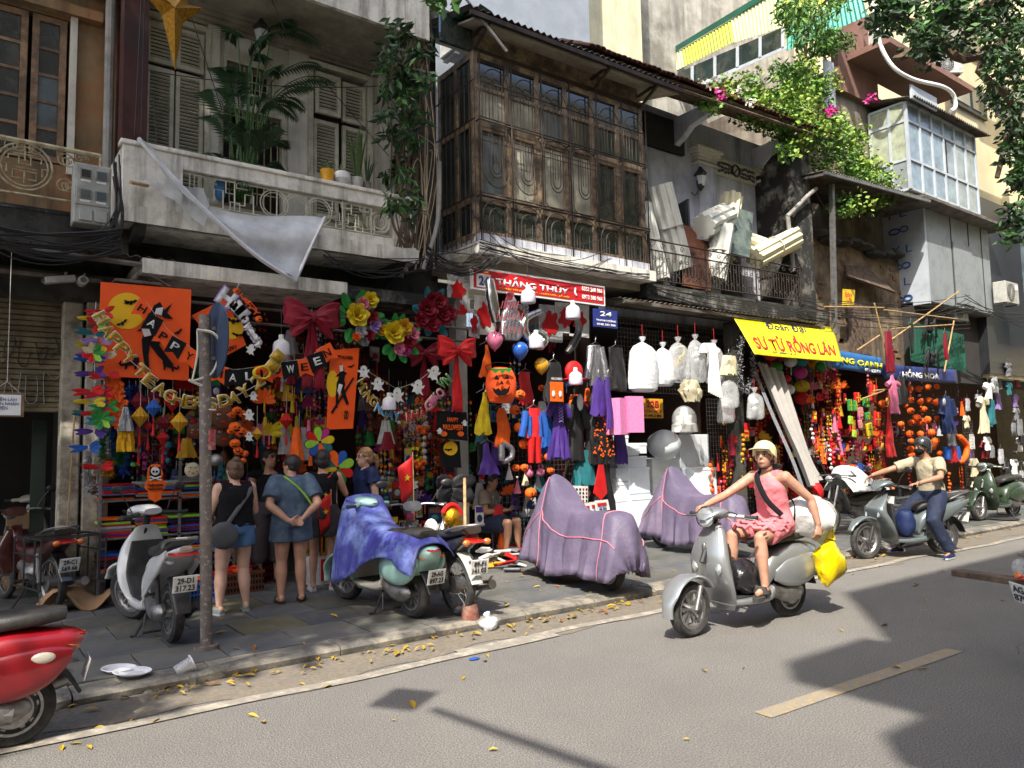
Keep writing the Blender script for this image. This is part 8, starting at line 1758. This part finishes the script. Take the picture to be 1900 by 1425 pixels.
cover('second_covered_scooter','smaller looking purple covered scooter partly behind the silver scooter',G(1345,1032,.1),math.radians(84),3)
pr=[(-.32,.72,.16),(-.1,.83,.19),(.3,.82,.19),(.55,.85,.2),(.75,.96,.24),(.92,1.12,.26),(1.03,1.08,.24),(1.12,.92,.2)]
o,rs=drp('vinyl_sheet','crumpled purple blue printed vinyl sheet thrown over the mint scooter','vinyl sheet',mint.location,math.radians(94),'vinyl',pr,lambda x,sd:.42+.35*math.sin(x*3.2+1.2)*.5+(.12 if sd<0 else -.02),.016,.1,seed=5,flare=.1)
MB().loft(rs,cap=False,closed=False).build('sheet','vinyl',o,solid=.005)
for k in range(0): 
    i=4+k*3; mb=MB().tube([rs[min(i+q//3,len(rs)-1)][18+q//2]+V((0,.012,.0)) for q in range(7)],.006,4); mb.build('printed_mark','plate_white',o)
o,rs=drp('white_sheet','white and pale blue cloth thrown over the black motorbike','cloth',G(1632,982,.1)+V((-.1,-.02,0)),math.radians(172),'white',[(.0,.86,.15),(.3,.95,.18),(.6,1.12,.2),(.85,1.15,.2),(1.0,.95,.15)],lambda x,sd:.72,.015,.05); MB().loft(rs,cap=False,closed=False).build('sheet','c_white',o,solid=.005)
o=MB().ell(G(1520,975,.1)+V((0,0,.62)),(.13,.1,.19),14,9).build('red_bag',C('red')); tag(o,'red shopping bag hanging on the black motorbike handlebar','bag')
# hats on motorbike seat
p=P(800,985,7.6)
o=T('white_hat','folded white hat lying on the motorbike seat','hat',p); MB().ell((0,0,0),(.1,.06,.14),12,8).ell((.05,0,-.1),(.12,.09,.03),12,6).build('hat','c_white',o)
o=T('silver_helmet_toy','shiny silver toy helmet with spike on the seat','toy helmet',P(822,985,7.5)); MB().lathe([(0,.2),(.01,.12),(.05,.08),(.09,.0),(.09,-.08),(.0,-.09)],(0,0,0),16).build('helmet_shell','chrome',o)
o=T('gold_helmet_toy','golden toy roman helmet with bright red crest','toy helmet',P(838,960,7.4)); MB().ell((0,0,0),(.1,.09,.11),14,9).bx(-.02,.09,-.09,-.05,-.16,-.02).build('helmet_shell','f_gold',o); MB().tube([(.12*math.cos(t),0,.13*math.sin(t)+.01) for t in [k*.3+.1 for k in range(10)]],.03,8).build('crest',C('red'),o)
o=T('black_butterfly_wings','pair of black costume butterfly wings behind the motorbike','costume wings',P(838,905,8.0)); 
for a in (.35,2.75,-.5,3.6): mb=MB(); petal(mb,(0,0,0),a,.3,.12,.1); mb.build('wing',C('black'),o,solid=.004)
o=MB().tube([G(865,1150,.02),P(862,888,7.2)],.018,7).build('bamboo_post','bamboo'); tag(o,'yellow bamboo cane standing behind the spoked motorbike','cane')
o=MB().ell(P(1806,925,7.4),(.13,.12,.12),14,9).build('hanging_helmet','p_black'); tag(o,'glossy black helmet hanging from the green scooter','helmet')
# bags on hero scooter
def blob(name,label,cat_,loc,r,mat,seed,amp=.25,knot=None,f=7):
    o=T(name,label,cat_,loc); mb=MB().ell((0,0,0),r,28,18); mb.v=[p*(1+amp*noise.noise(p*f+V((seed,0,0)))+amp*.55*abs(noise.noise(p*f*3.1+V((0,seed,0))))) for p in mb.v]; q=mb.build('bag',mat,o)
    if knot: MB().tube([V(knot)*.7,V(knot)],[.05,.02],8).build('handle',mat,o)
    return o
hm=Matrix.Rotation(hr,3,'Z')
def H_(x,y,z): return hl+hm@V((x,y,z))
M('bag_yellow',rgb('#e3c400'),.3,alpha=.93,coat=.4,bump=.5,bs=16,var=.08); M('bag_lime',rgb('#b9bb6a'),.2,alpha=.7,coat=.5,bump=.6,bs=20); M('bag_black',(.015,.015,.017),.2,coat=.4,bump=.6,bs=14); M('bag_clear',(.72,.71,.68),.2,alpha=.8,coat=.6,bump=.8,bs=10)
blob('clear_bag','big translucent white bag on the silver scooter rear seat','bag',H_(-.22,.12,.95),(.28,.25,.2),'bag_clear',1,.2)
blob('lime_bag','pale yellow green transparent bag behind the white one','bag',H_(-.68,-.12,.82),(.17,.15,.17),'bag_lime',2,.3)
blob('yellow_bag','bright yellow plastic bag hanging beside the rear wheel','bag',H_(-.3,.27,.52),(.18,.1,.2),'bag_yellow',3,.35,(.06,0,.3)); blob('black_bag','glossy black rubbish bag on the silver scooter footboard','bag',H_(.66,.02,.45),(.15,.14,.16),'bag_black',4,.3)
mm=Matrix.Rotation(hr2,3,'Z'); blob('navy_bag','dark navy bag on the grey scooter footboard','bag',hl2+mm@V((.68,.05,.5)),(.11,.13,.2),'c_navy',5,.2)
# ================= people =================
tex=bpy.data.textures.new('cloth_fold','CLOUDS'); tex.noise_scale=.09
def finish(o,vox,disp=0.):
    m=o.modifiers.new('r','REMESH'); m.mode='VOXEL'; m.voxel_size=vox; m.use_smooth_shade=True
    m=o.modifiers.new('s','SMOOTH'); m.factor=.5; m.iterations=3
    if disp: d=o.modifiers.new('d','DISPLACE'); d.texture=tex; d.strength=disp; d.mid_level=.5; d.texture_coords='LOCAL'
def hand(mb,w,d,n,s,curl=.5,sc=1.):
    """wrist w, direction d, palm normal n (towards the palm side), s thumb side +1/-1"""
    d=V(d).normalized(); n=V(n); n=(n-d*n.dot(d)).normalized(); a=d.cross(n)*s
    c=w+d*.05*sc; rs=[]
    for t,hw,ht in ((-.05,.022,.018),(-.02,.032,.016),(.02,.04,.014),(.045,.038,.011)): rs.append([c+d*t*sc+a*math.cos(q*PI/5)*hw*sc+n*math.sin(q*PI/5)*ht*sc for q in range(10)])
    mb.loft(rs)
    for k,L in enumerate((.066,.075,.07,.056)):
        b=c+d*.035*sc+a*(.031-.0205*k)*sc; p=[b]; dd=d
        for L2,cu in ((.45,curl),(.32,curl*1.2),(.23,curl)): dd=(dd*math.cos(cu)+n*math.sin(cu)).normalized(); n2=n; p.append(p[-1]+dd*L*L2*1.25*sc)
        mb.tube([b-d*.03*sc]+p,[.0095*sc,.0095*sc,.009*sc,.0085*sc,.007*sc],7)
    b=c-d*.03*sc+a*.028*sc; mb.tube([b,b+(a*.8+d*.6+n*.35)*.032*sc,b+(a*.75+d+n*.9)*.048*sc],[.012*sc,.0105*sc,.008*sc],7)
def person(label,loc,rz,J,s=1.,fat=1.,skin='skin',hair=('hair','short'),top=None,bottom=None,shoes=None,look=0.,nod=0.,hands=None,face=True,vox=.011):
    o=T('person',label,'person',loc,rz); j={k:V(v)*s for k,v in J.items()}; f=fat*s
    mb=MB(); pel,ch,nk,hd=j['pel'],j['ch'],j['nk'],j['hd']; yax=(j['sL']-j['sR']).normalized(); up=(ch-pel).normalized(); fx=yax.cross(up).normalized()
    def ring(c,a,b,n=20): return [c+fx*math.cos(2*PI*k/n)*a+yax*math.sin(2*PI*k/n)*b for k in range(n)]
    T0=[(pel-up*.09*s,.085,.12),(pel,.11,.16),(pel.lerp(ch,.35),.095,.13),(pel.lerp(ch,.75),.105,.15),(ch,.105,.165),(ch+up*.09*s,.085,.14),(nk-up*.02*s,.055,.07)]
    mb.loft([ring(c,a*f,b*f) for c,a,b in T0])
    mb.tube([nk-up*.05*s,nk.lerp(hd,.45)],[.058*s,.05*s],12)
    R=Matrix.Rotation(look,3,'Z')@Matrix.Rotation(nod,3,'Y'); hp=lambda x,y,z:hd+R@(V((x,y,z))*s)
    mb.ell(hp(-.012,0,.03),(.095*s,.077*s,.095*s),16,12,R); mb.ell(hp(.02,0,-.035),(.066*s,.06*s,.085*s),14,10,R); mb.ell(hp(.05,0,-.075),(.035*s,.035*s,.03*s),10,8,R)
    mb.tube([hp(.075,0,.03),hp(.1,0,-.012)],[.011*s,.017*s],8); mb.ell(hp(.078,0,-.05),(.017*s,.03*s,.016*s),8,6,R)
    for q in (-1,1): mb.ell(hp(-.01,q*.078,0),(.02*s,.01*s,.032*s),8,6,R); mb.ell(hp(.055,q*.035,.04),(.03*s,.03*s,.012*s),8,6,R)
    for sd in 'LR':
        a,b,c=j['s'+sd],j['e'+sd],j['w'+sd]; mb.tube([ch+up*.06*s,a],[.06*f,.055*f],10); mb.ell(a,.056*f,10,8); mb.tube([a,a.lerp(b,.4),b],[.052*f,.048*f,.038*f],12); mb.ell(b,.039*f,8,6); mb.tube([b,b.lerp(c,.3),c],[.038*f,.04*f,.026*s],12)
        hh=(hands or {}).get(sd); d=(c-b)
        hand(mb,c,*(hh[:2] if hh else (d,-yax if sd=='L' else yax)),(1 if sd=='L' else -1)*(hh[3] if hh and len(hh)>3 else 1),hh[2] if hh else .35,s)
        h,k,an,to=j['h'+sd],j['k'+sd],j['a'+sd],j['t'+sd]; mb.ell(h,.088*f,10,8); mb.tube([h,h.lerp(k,.5),k],[.088*f,.078*f,.056*f],14); mb.ell(k,.056*f,8,6); mb.tube([k,k.lerp(an,.35),k.lerp(an,.75),an],[.052*f,.058*f,.04*f,.036*s],12)
        he=an+(an-to).normalized()*.03*s-V((0,0,.035*s)); mb.ell(he,.034*s,8,6); mb.tube([he,an.lerp(to,.5)-V((0,0,.012*s)),to],[.034*s,.036*s,.024*s],10)
    b=mb.build('body',skin,o); finish(b,vox)
    if face:
        for q in (-1,1):
            e=MB().ell(hp(.072,q*.032,.02),(.012*s,.017*s,.009*s),10,6,R).build('eye','c_white',b); MB().ell(hp(.082,q*.032,.02),(.006*s,.008*s,.008*s),8,5,R).build('iris','ink',e); MB().tube([hp(.084,q*.015,.044),hp(.088,q*.033,.05),hp(.072,q*.055,.044)],.0045*s,5).build('eyebrow','hair',b)
            MB().tube([hp(.081,q*.016,.024),hp(.085,q*.032,.031),hp(.074,q*.05,.022)],.0028*s,5).build('eyelid','hair',b)
        MB().tube([hp(.084,-.023,-.052),hp(.096,0,-.048),hp(.084,.023,-.052)],[.003*s,.007*s,.003*s],6).build('lips',M('lip',rgb('#a8605a'),.45),b)
    hm_,hk=hair
    if hk!='none':
        mb=MB(); mb.ell(hp(-.024,0,.045),(.1*s,.09*s,.094*s),18,12,R)
        if hk!='short': mb.ell(hp(-.055,0,-.01),(.062*s,.085*s,.085*s),14,10,R)
        else: mb.ell(hp(-.045,0,.0),(.062*s,.08*s,.06*s),14,10,R)
        if hk=='bun': mb.ell(hp(-.06,0,.125),(.045*s,.045*s,.038*s),12,8)
        if hk=='tail': mb.tube([hp(-.1,0,.03),hp(-.16,0,.0),hp(-.17,0,-.09),hp(-.15,0,-.17)],[.03*s,.035*s,.03*s,.012*s],10)
        if hk=='low': mb.tube([hp(-.08,0,-.06),hp(-.13,.03,-.09),hp(-.2,.09,-.1)],[.04*s,.045*s,.02*s],10)
        mb.build('hair',hm_,o)
    if top:
        mat,sl,low,neck,ex=top; mb=MB(); f2=f*1.0; e=ex*s
        T1=[(pel-up*low*s,.12*ex/ .03*.0+.125,.175),(pel.lerp(ch,.1),.118,.168),(pel.lerp(ch,.45),.108,.155),(pel.lerp(ch,.8),.112,.16),(ch,.11,.165),(ch+up*.07*s,.09,.14),(nk-up*neck*s,.062,.08)]
        mb.loft([ring(c,a*f+e,b_*f+e) for c,a,b_ in T1])
        for sd in 'LR':
            a,b2=j['s'+sd],j['e'+sd]; mb.tube([ch+up*.05*s,a],[.065*f+e,.058*f+e*.8],10); 
            if sl>0: mb.ell(a,.058*f+e,10,8); mb.tube([a,a.lerp(b2,sl)],[.06*f+e,.058*f+e*1.6],12)
        finish(mb.build('top',mat,o),.012,.022)
    if bottom:
        mat,ln,ex=bottom; mb=MB(); e=ex*s; mb.loft([ring(c,a*f+e,b_*f+e) for c,a,b_ in ((pel-up*.1*s,.11,.14),(pel,.118,.168),(pel.lerp(ch,.2),.105,.15))])
        for sd in 'LR':
            h,k,an=j['h'+sd],j['k'+sd],j['a'+sd]; mb.ell(h,.095*f+e,12,8)
            if ln<=1: mb.tube([h,h.lerp(k,ln)],[.095*f+e,lerp(.095,.06,ln)*f+e*2.2],14)
            else: mb.tube([h,h.lerp(k,.5),k,k.lerp(an,.5),k.lerp(an,ln-1)],[.095*f+e,.085*f+e,.066*f+e,.062*f+e,.055*f+e],14)
        finish(mb.build('bottom',mat,o),.012,.02)
    if shoes:
        mat,kd=shoes
        for sd in 'LR':
            an,to=j['a'+sd],j['t'+sd]; d=(to-an); d.z=0 if kd!='free' else d.z; d.normalize(); z0=min(to.z,an.z-.07*s); he=V((an.x,an.y,z0))-d*.05*s; tp=V((to.x,to.y,z0))+d*.03*s; si=d.cross(ZA)
            rs=[]
            for t,hw,h in ((0,.028,.05),(.12,.036,.075),(.4,.036,.07),(.7,.045,.045),(.93,.036,.034),(1,.012,.02)):
                c=he.lerp(tp,t); rs.append([c+si*hw*s*q*1.0+ZA*zz*s for q,zz in ((-1,-.012),(1,-.012),(1.02,h*.4),(.7,h),(-.7,h),(-1.02,h*.4))])
            if kd!='slide': sh_=MB().loft(rs).build('shoe',mat,o); MB().loft([[p.copy() for p in (r[0],r[1],r[1]+ZA*.018*s+si*.004,r[0]+ZA*.018*s-si*.004)] for r in rs]).build('sole','c_white',sh_)
            else: sh_=MB().loft([[r[0]-ZA*.012,r[1]-ZA*.012,r[1]+ZA*.012,r[0]+ZA*.012] for r in rs],sm=False).build('slipper',mat,o); c=he.lerp(tp,.62); MB().tube([c+si*.046*s,c+si*.035*s+ZA*.05*s,c-si*.035*s+ZA*.05*s,c-si*.046*s],.014*s,6).build('strap',mat,sh_)
    return o,j,hp
ST=dict(pel=(0,0,.93),ch=(0,0,1.24),nk=(0,0,1.38),hd=(.025,0,1.5),sL=(0,.175,1.32),sR=(0,-.175,1.32),eL=(-.02,.24,1.05),eR=(-.02,-.24,1.05),wL=(.06,.22,.83),wR=(.06,-.22,.83),hL=(0,.09,.87),hR=(0,-.09,.87),kL=(.02,.1,.47),kR=(.02,-.1,.47),aL=(-.02,.11,.08),aR=(-.02,-.11,.08),tL=(.13,.13,.03),tR=(.13,-.13,.03))
def J_(**k): d=dict(ST); d.update(k); return d
M('tee_black',(.009,.009,.011),.85,bump=.2,bs=90,spec=.15); M('denim_light',rgb('#4a6f98'),.8,bump=.2,bs=120); M('denim_grey',rgb('#43566a'),.8,bump=.2,bs=120,dirt=(rgb('#5f7286'),.5,8)); M('skirt_dark',rgb('#2b2428'),.8); M('polo_beige',rgb('#a59a80'),.8,bump=.15,bs=100); M('polo_taupe',rgb('#7d7264'),.8); M('navy_trouser',rgb('#18233d'),.8,bump=.15,bs=90); M('dress_pink',rgb('#d0757c'),.75,var=.05,bump=.25,bs=70); M('sneaker',rgb('#7f9296'),.6); M('strap_grey',rgb('#4a4a4e'),.7); M('slide',rgb('#3a3937'),.7)
# shoppers
p1,j,hp=person('woman with hair bun seen from behind in black tank top and blue denim shorts',G(433,1136,.1),math.radians(96),J_(aL=(-.02,.16,.08),aR=(-.02,-.13,.08),tL=(.12,.2,.03),tR=(.12,-.18,.03),kL=(.02,.13,.47),kR=(.02,-.11,.47),eL=(.03,.26,1.06),eR=(.05,-.25,1.06),wL=(.22,.16,1.0),wR=(.24,-.14,1.02)),.93,1.17,'skin_pale',('hair_brown','bun'),('tee_black',0,.02,.03,.012),('denim_light',.42,.018),('sneaker','shoe'),face=False)
MB().tube(cat([(.1,-.1,1.28),(-.06,-.13,1.3),(-.13,-.02,1.14),(-.145,.16,.86)],5),.02,6,flat=.4).build('bag_strap','strap_grey',p1).scale=(.98,1.12,.95); q=blob('x','x','x',(0,0,0),(.05,.14,.13),'strap_grey',2,.12); b=q.children[0]; b.parent=p1; b.name='shoulder_bag'; b.location=(-.17,.17,.78); bpy.data.objects.remove(q)
person('woman with dark hair and v-neck black top facing the street between the shoppers',G(484,1092,.1)+V((.15,.2,0)),math.radians(-95),J_(eL=(.02,.25,1.06),wL=(.18,.12,1.0)),1.0,.92,'skin',('hair','long'),('tee_black',.15,.02,.06,.01),('skirt_dark',1.35,.04),('black','shoe'),look=.5)
p3,j,hp=person('short haired shopper in grey blue T-shirt and shorts with hands clasped behind the back',G(540,1118,.1),math.radians(80),J_(hd=(.05,0,1.48),eL=(-.14,.26,1.08),eR=(-.14,-.26,1.08),wL=(-.22,.06,.9),wR=(-.22,-.08,.92)),.96,1.14,'skin',('hair','short'),('denim_grey',.75,.03,.02,.02),('denim_grey',.5,.025),('slide','slide'),look=.7,face=False,hands={'L':((-.1,-1,-.2),(-1,0,0),.5,-1),'R':((-.1,1,-.3),(-1,0,0),.5,-1)})
MB().tube(cat([(.06,.1,1.32),(-.09,.06,1.3),(-.155,-.1,1.14),(-.15,-.22,.95)],5),.011,6).build('lime_strap',C('lime'),p3)
person('partly hidden shopper in black top and grey skirt with white sneakers',G(586,1098,.1)+V((.1,.05,0)),math.radians(70),J_(eR=(.05,-.27,1.1),wR=(.2,-.16,1.25)),.98,.9,'skin',('hair','long'),('tee_black',0,.02,.03,.012),('skirt_dark',.6,.04),('plate_white','shoe'),face=False)
person('blond woman in navy T-shirt in profile behind the mint scooter',G(668,1085,.1)+V((.2,.25,0)),math.radians(178),J_(),.99,1.12,'skin_pale',('hair_blond','tail'),('c_navy',.5,.05,.03,.02),('skirt_dark',.6,.03),('black','shoe'),nod=.1)
SE=J_(pel=(0,0,.5),ch=(.03,0,.82),nk=(.06,0,.97),hd=(.1,0,1.08),sL=(.04,.18,.9),sR=(.04,-.18,.9),eL=(.1,.23,.66),eR=(.1,-.23,.66),wL=(.32,.07,.66),wR=(.3,-.1,.66),hL=(.03,.1,.47),hR=(.03,-.1,.47),kL=(.44,.14,.5),kR=(.44,-.2,.5),aL=(.44,.16,.1),aR=(.4,-.22,.1),tL=(.6,.18,.04),tR=(.56,-.25,.04))
pm_,j,hp=person('seated man in taupe polo and navy shorts looking at his phone',G(933,1040,.1)+V((.1,.55,0)),math.radians(-58),SE,1.,1.05,'skin_tan',('hair','short'),('polo_taupe',.6,.02,.03,.02),('navy_trouser',.85,.03),('black','slide'),nod=.3,hands={'L':((.9,-.5,.15),(0,-.3,1),.5),'R':((.9,.5,.1),(0,.3,1),.5)})
MB().box((.42,-.01,.7),(.13,.07,.01),RY(-.5)).build('phone','black_plastic',pm_); o=T('low_chair','dark low plastic chair under the seated man','chair',pm_.location,math.radians(-58)); MB().bx(-.2,.2,-.2,.2,.36,.39).build('seat','dark_steel',o); [MB().tube([(x,y,.36),(x*1.15,y*1.15,0)],.014,6).build('leg','dark_steel',o) for x in (-.17,.17) for y in (-.17,.17)]
# rider in pink
RJ=dict(pel=(.12,0,.9),ch=(.17,0,1.22),nk=(.2,0,1.37),hd=(.235,0,1.5),sL=(.17,.175,1.31),sR=(.2,-.175,1.31),eL=(-.03,.29,1.1),eR=(.45,-.3,1.14),wL=(-.05,.34,.87),wR=(.72,-.3,1.06),hL=(.16,.1,.86),hR=(.16,-.1,.86),kL=(.55,.17,.78),kR=(.55,-.15,.78),aL=(.56,.21,.37),aR=(.6,-.14,.37),tL=(.72,.25,.32),tR=(.76,-.15,.32))
rd,j,hp=person('woman in sleeveless pink dress and cream helmet riding the silver scooter',hl,hr,RJ,1.03,1.02,'skin',('hair','low'),None,None,None,look=.35,hands={'L':((.25,.1,-1),(-.3,-1,0),.7),'R':((.7,-.15,-.15),(0,.2,-1),.95)},vox=.009)
up=(j['ch']-j['pel']).normalized(); mb=MB()
R_=lambda c,a,b2:[c+V((math.cos(t*PI/10)*a,math.sin(t*PI/10)*b2,0)) for t in range(20)]
mb.loft([R_(j['pel']+V((.05,0,-.05)),.2,.21),R_(j['pel'],.15,.19),R_(j['pel'].lerp(j['ch'],.4),.125,.16),R_(j['ch']+V((.01,0,-.02)),.135,.172),R_(j['ch']+up*.07,.1,.15),R_(j['nk']-up*.045,.07,.1)])
for s in 'LR': mb.tube([j['h'+s]+V((-.05,0,.02)),j['h'+s].lerp(j['k'+s],.68)],[.115,.11],14); mb.tube([j['ch']+up*.07,j['s'+s]*.75+(j['nk'])*.25],[.07,.06],10)
d=mb.build('dress','dress_pink',rd); finish(d,.012,.03)
mb=MB()
for k in range(3):
    c=j['pel']+V((.13+.045*k,0,-.0-.028*k)); 
    pts=[c+V((math.cos(t)*(.15+.03*k)+.06*math.cos(t),math.sin(t)*(.215+.012*k),.035*math.cos(t)-.01*math.sin(t*11))) for t in [2*PI*q/60 for q in range(60)]]
    mb.tube([p+V((0,0,.012*math.sin(i*2.1))) for i,p in enumerate(pts)],.021,6,closed=True)
mb.build('ruffle','dress_pink',d)
for k in range(4): MB().ell(j['nk']+V((.085+.016*k,.01,-.1-.055*k)),.008,8,5).build('button','c_pink',d)
MB().tube(cat([(.17,-.11,1.42),(.3,-.05,1.36),(.365,.03,1.27),(.36,.11,1.13),(.29,.21,1.0)],6),.026,6,flat=.4).tube(cat([(.16,-.1,1.36),(.07,-.02,1.3),(.0,.12,1.1),(.1,.2,.95)],6),.022,6,flat=.35).build('bag_strap','tee_black',rd)
def helmet(o,hp,mat,R0,brim=True,s=1.03,look=.35):
    R=Matrix.Rotation(look,3,'Z')@RY(-.12); c=hp(-.015,0,.045); rs=[]
    for i in range(9):
        a=i/8*PI*.5; rs.append([c+R@V((math.cos(q*PI/12)*.122*math.cos(a),math.sin(q*PI/12)*.108*math.cos(a),.112*math.sin(a)+.0)) for q in range(24)])
    low=[c+R@V((math.cos(q*PI/12)*.124,math.sin(q*PI/12)*.11,+.012-.1*(1-math.cos(q*PI/12))*.5*(1.3))) for q in range(24)]
    rs=[low]+rs
    h=MB().loft(rs).build('helmet_shell',mat,o,solid=.006)
    if brim: MB().grid(lambda u,v:c+R@V((.1+.06*u*math.cos((v-.5)*2.2),(.105+.02*u)*math.sin((v-.5)*2.4),.03-.012*u*u-.03*abs(v-.5)**2*2)),5,12).build('peak',mat,h,solid=.006)
    MB().tube(cat([c+R@V((.02,.1,-.03)),c+R@V((.04,.075,-.13)),c+R@V((.05,0,-.17)),c+R@V((.04,-.075,-.13)),c+R@V((.02,-.1,-.03))],5),.007,5,flat=.5).build('chin_strap','tee_black',h)
paint('helmet_cream','#d8cf9c',r=.35,d=.1); paint('helmet_dark','#23292c',r=.3); helmet(rd,hp,'helmet_cream',None)
for s in 'LR':
    an,to=j['a'+s],j['t'+s]; dd=(to-an).normalized(); si=dd.cross(ZA).normalized(); he=an-V((0,0,.075))-dd*.06; rs=[]
    for t,hw in ((0,.03),(.15,.042),(.5,.04),(.8,.052),(1.05,.025)): c=he.lerp(to+dd*.03-V((0,0,.035)),t); rs.append([c+si*hw*a_+ZA*b2 for a_,b2 in ((-1,-.02),(1,-.02),(1,.015),(-1,.015))])
    sl_=MB().loft(rs).build('slide_sandal','slide',rd); c=he.lerp(to,.68); MB().tube([c+si*.05,c+si*.042+ZA*.045,c-si*.042+ZA*.045,c-si*.05],.026,8,flat=.4).build('strap','slide',sl_)
mb=MB(); mb.tube([j['kL']+V((.02,.055,.045)),j['kL']+V((-.03,.055,.06))],.006,5); mb.tube([j['kL']+V((-.0,.058,.01)),j['kL']+V((-.04,.058,.018))],.005,5); mb.build('knee_mark','wood_old',rd)
# masked man
MJ=dict(pel=(.12,0,.86),ch=(.16,0,1.19),nk=(.19,0,1.35),hd=(.235,0,1.48),sL=(.15,.19,1.28),sR=(.2,-.19,1.28),eL=(.28,.33,1.08),eR=(.52,-.36,1.16),wL=(.58,.24,1.0),wR=(.8,-.34,1.1),hL=(.14,.12,.8),hR=(.14,-.12,.8),kL=(.42,.3,.5),kR=(.45,-.3,.5),aL=(.22,.36,.09),aR=(.42,-.34,.09),tL=(.38,.42,.04),tR=(.58,-.38,.04))
mn,j,hp=person('man in beige polo, navy trousers, dark helmet and black face mask on scooter',hl2,hr2,MJ,1.06,1.05,'skin_tan',('hair','short'),('polo_beige',.7,.03,.03,.012),('navy_trouser',1.93,.02),('c_navy','shoe'),look=-.15,nod=.15,hands={'L':((.8,-.1,-.1),(0,0,-1),.7),'R':((.6,-.2,-.35),(0,.3,-1),.4)})
helmet(mn,hp,'helmet_dark',None,False,look=-.15); MB().ell(hp(.05,0,-.045),(.065,.07,.055),14,10).build('face_mask','tee_black',mn)
MB().tube([j['wL']+V((-.03,.03,.0)),j['wL']+V((-.03,-.03,.0))],.033,12).build('wristwatch','steel',mn)
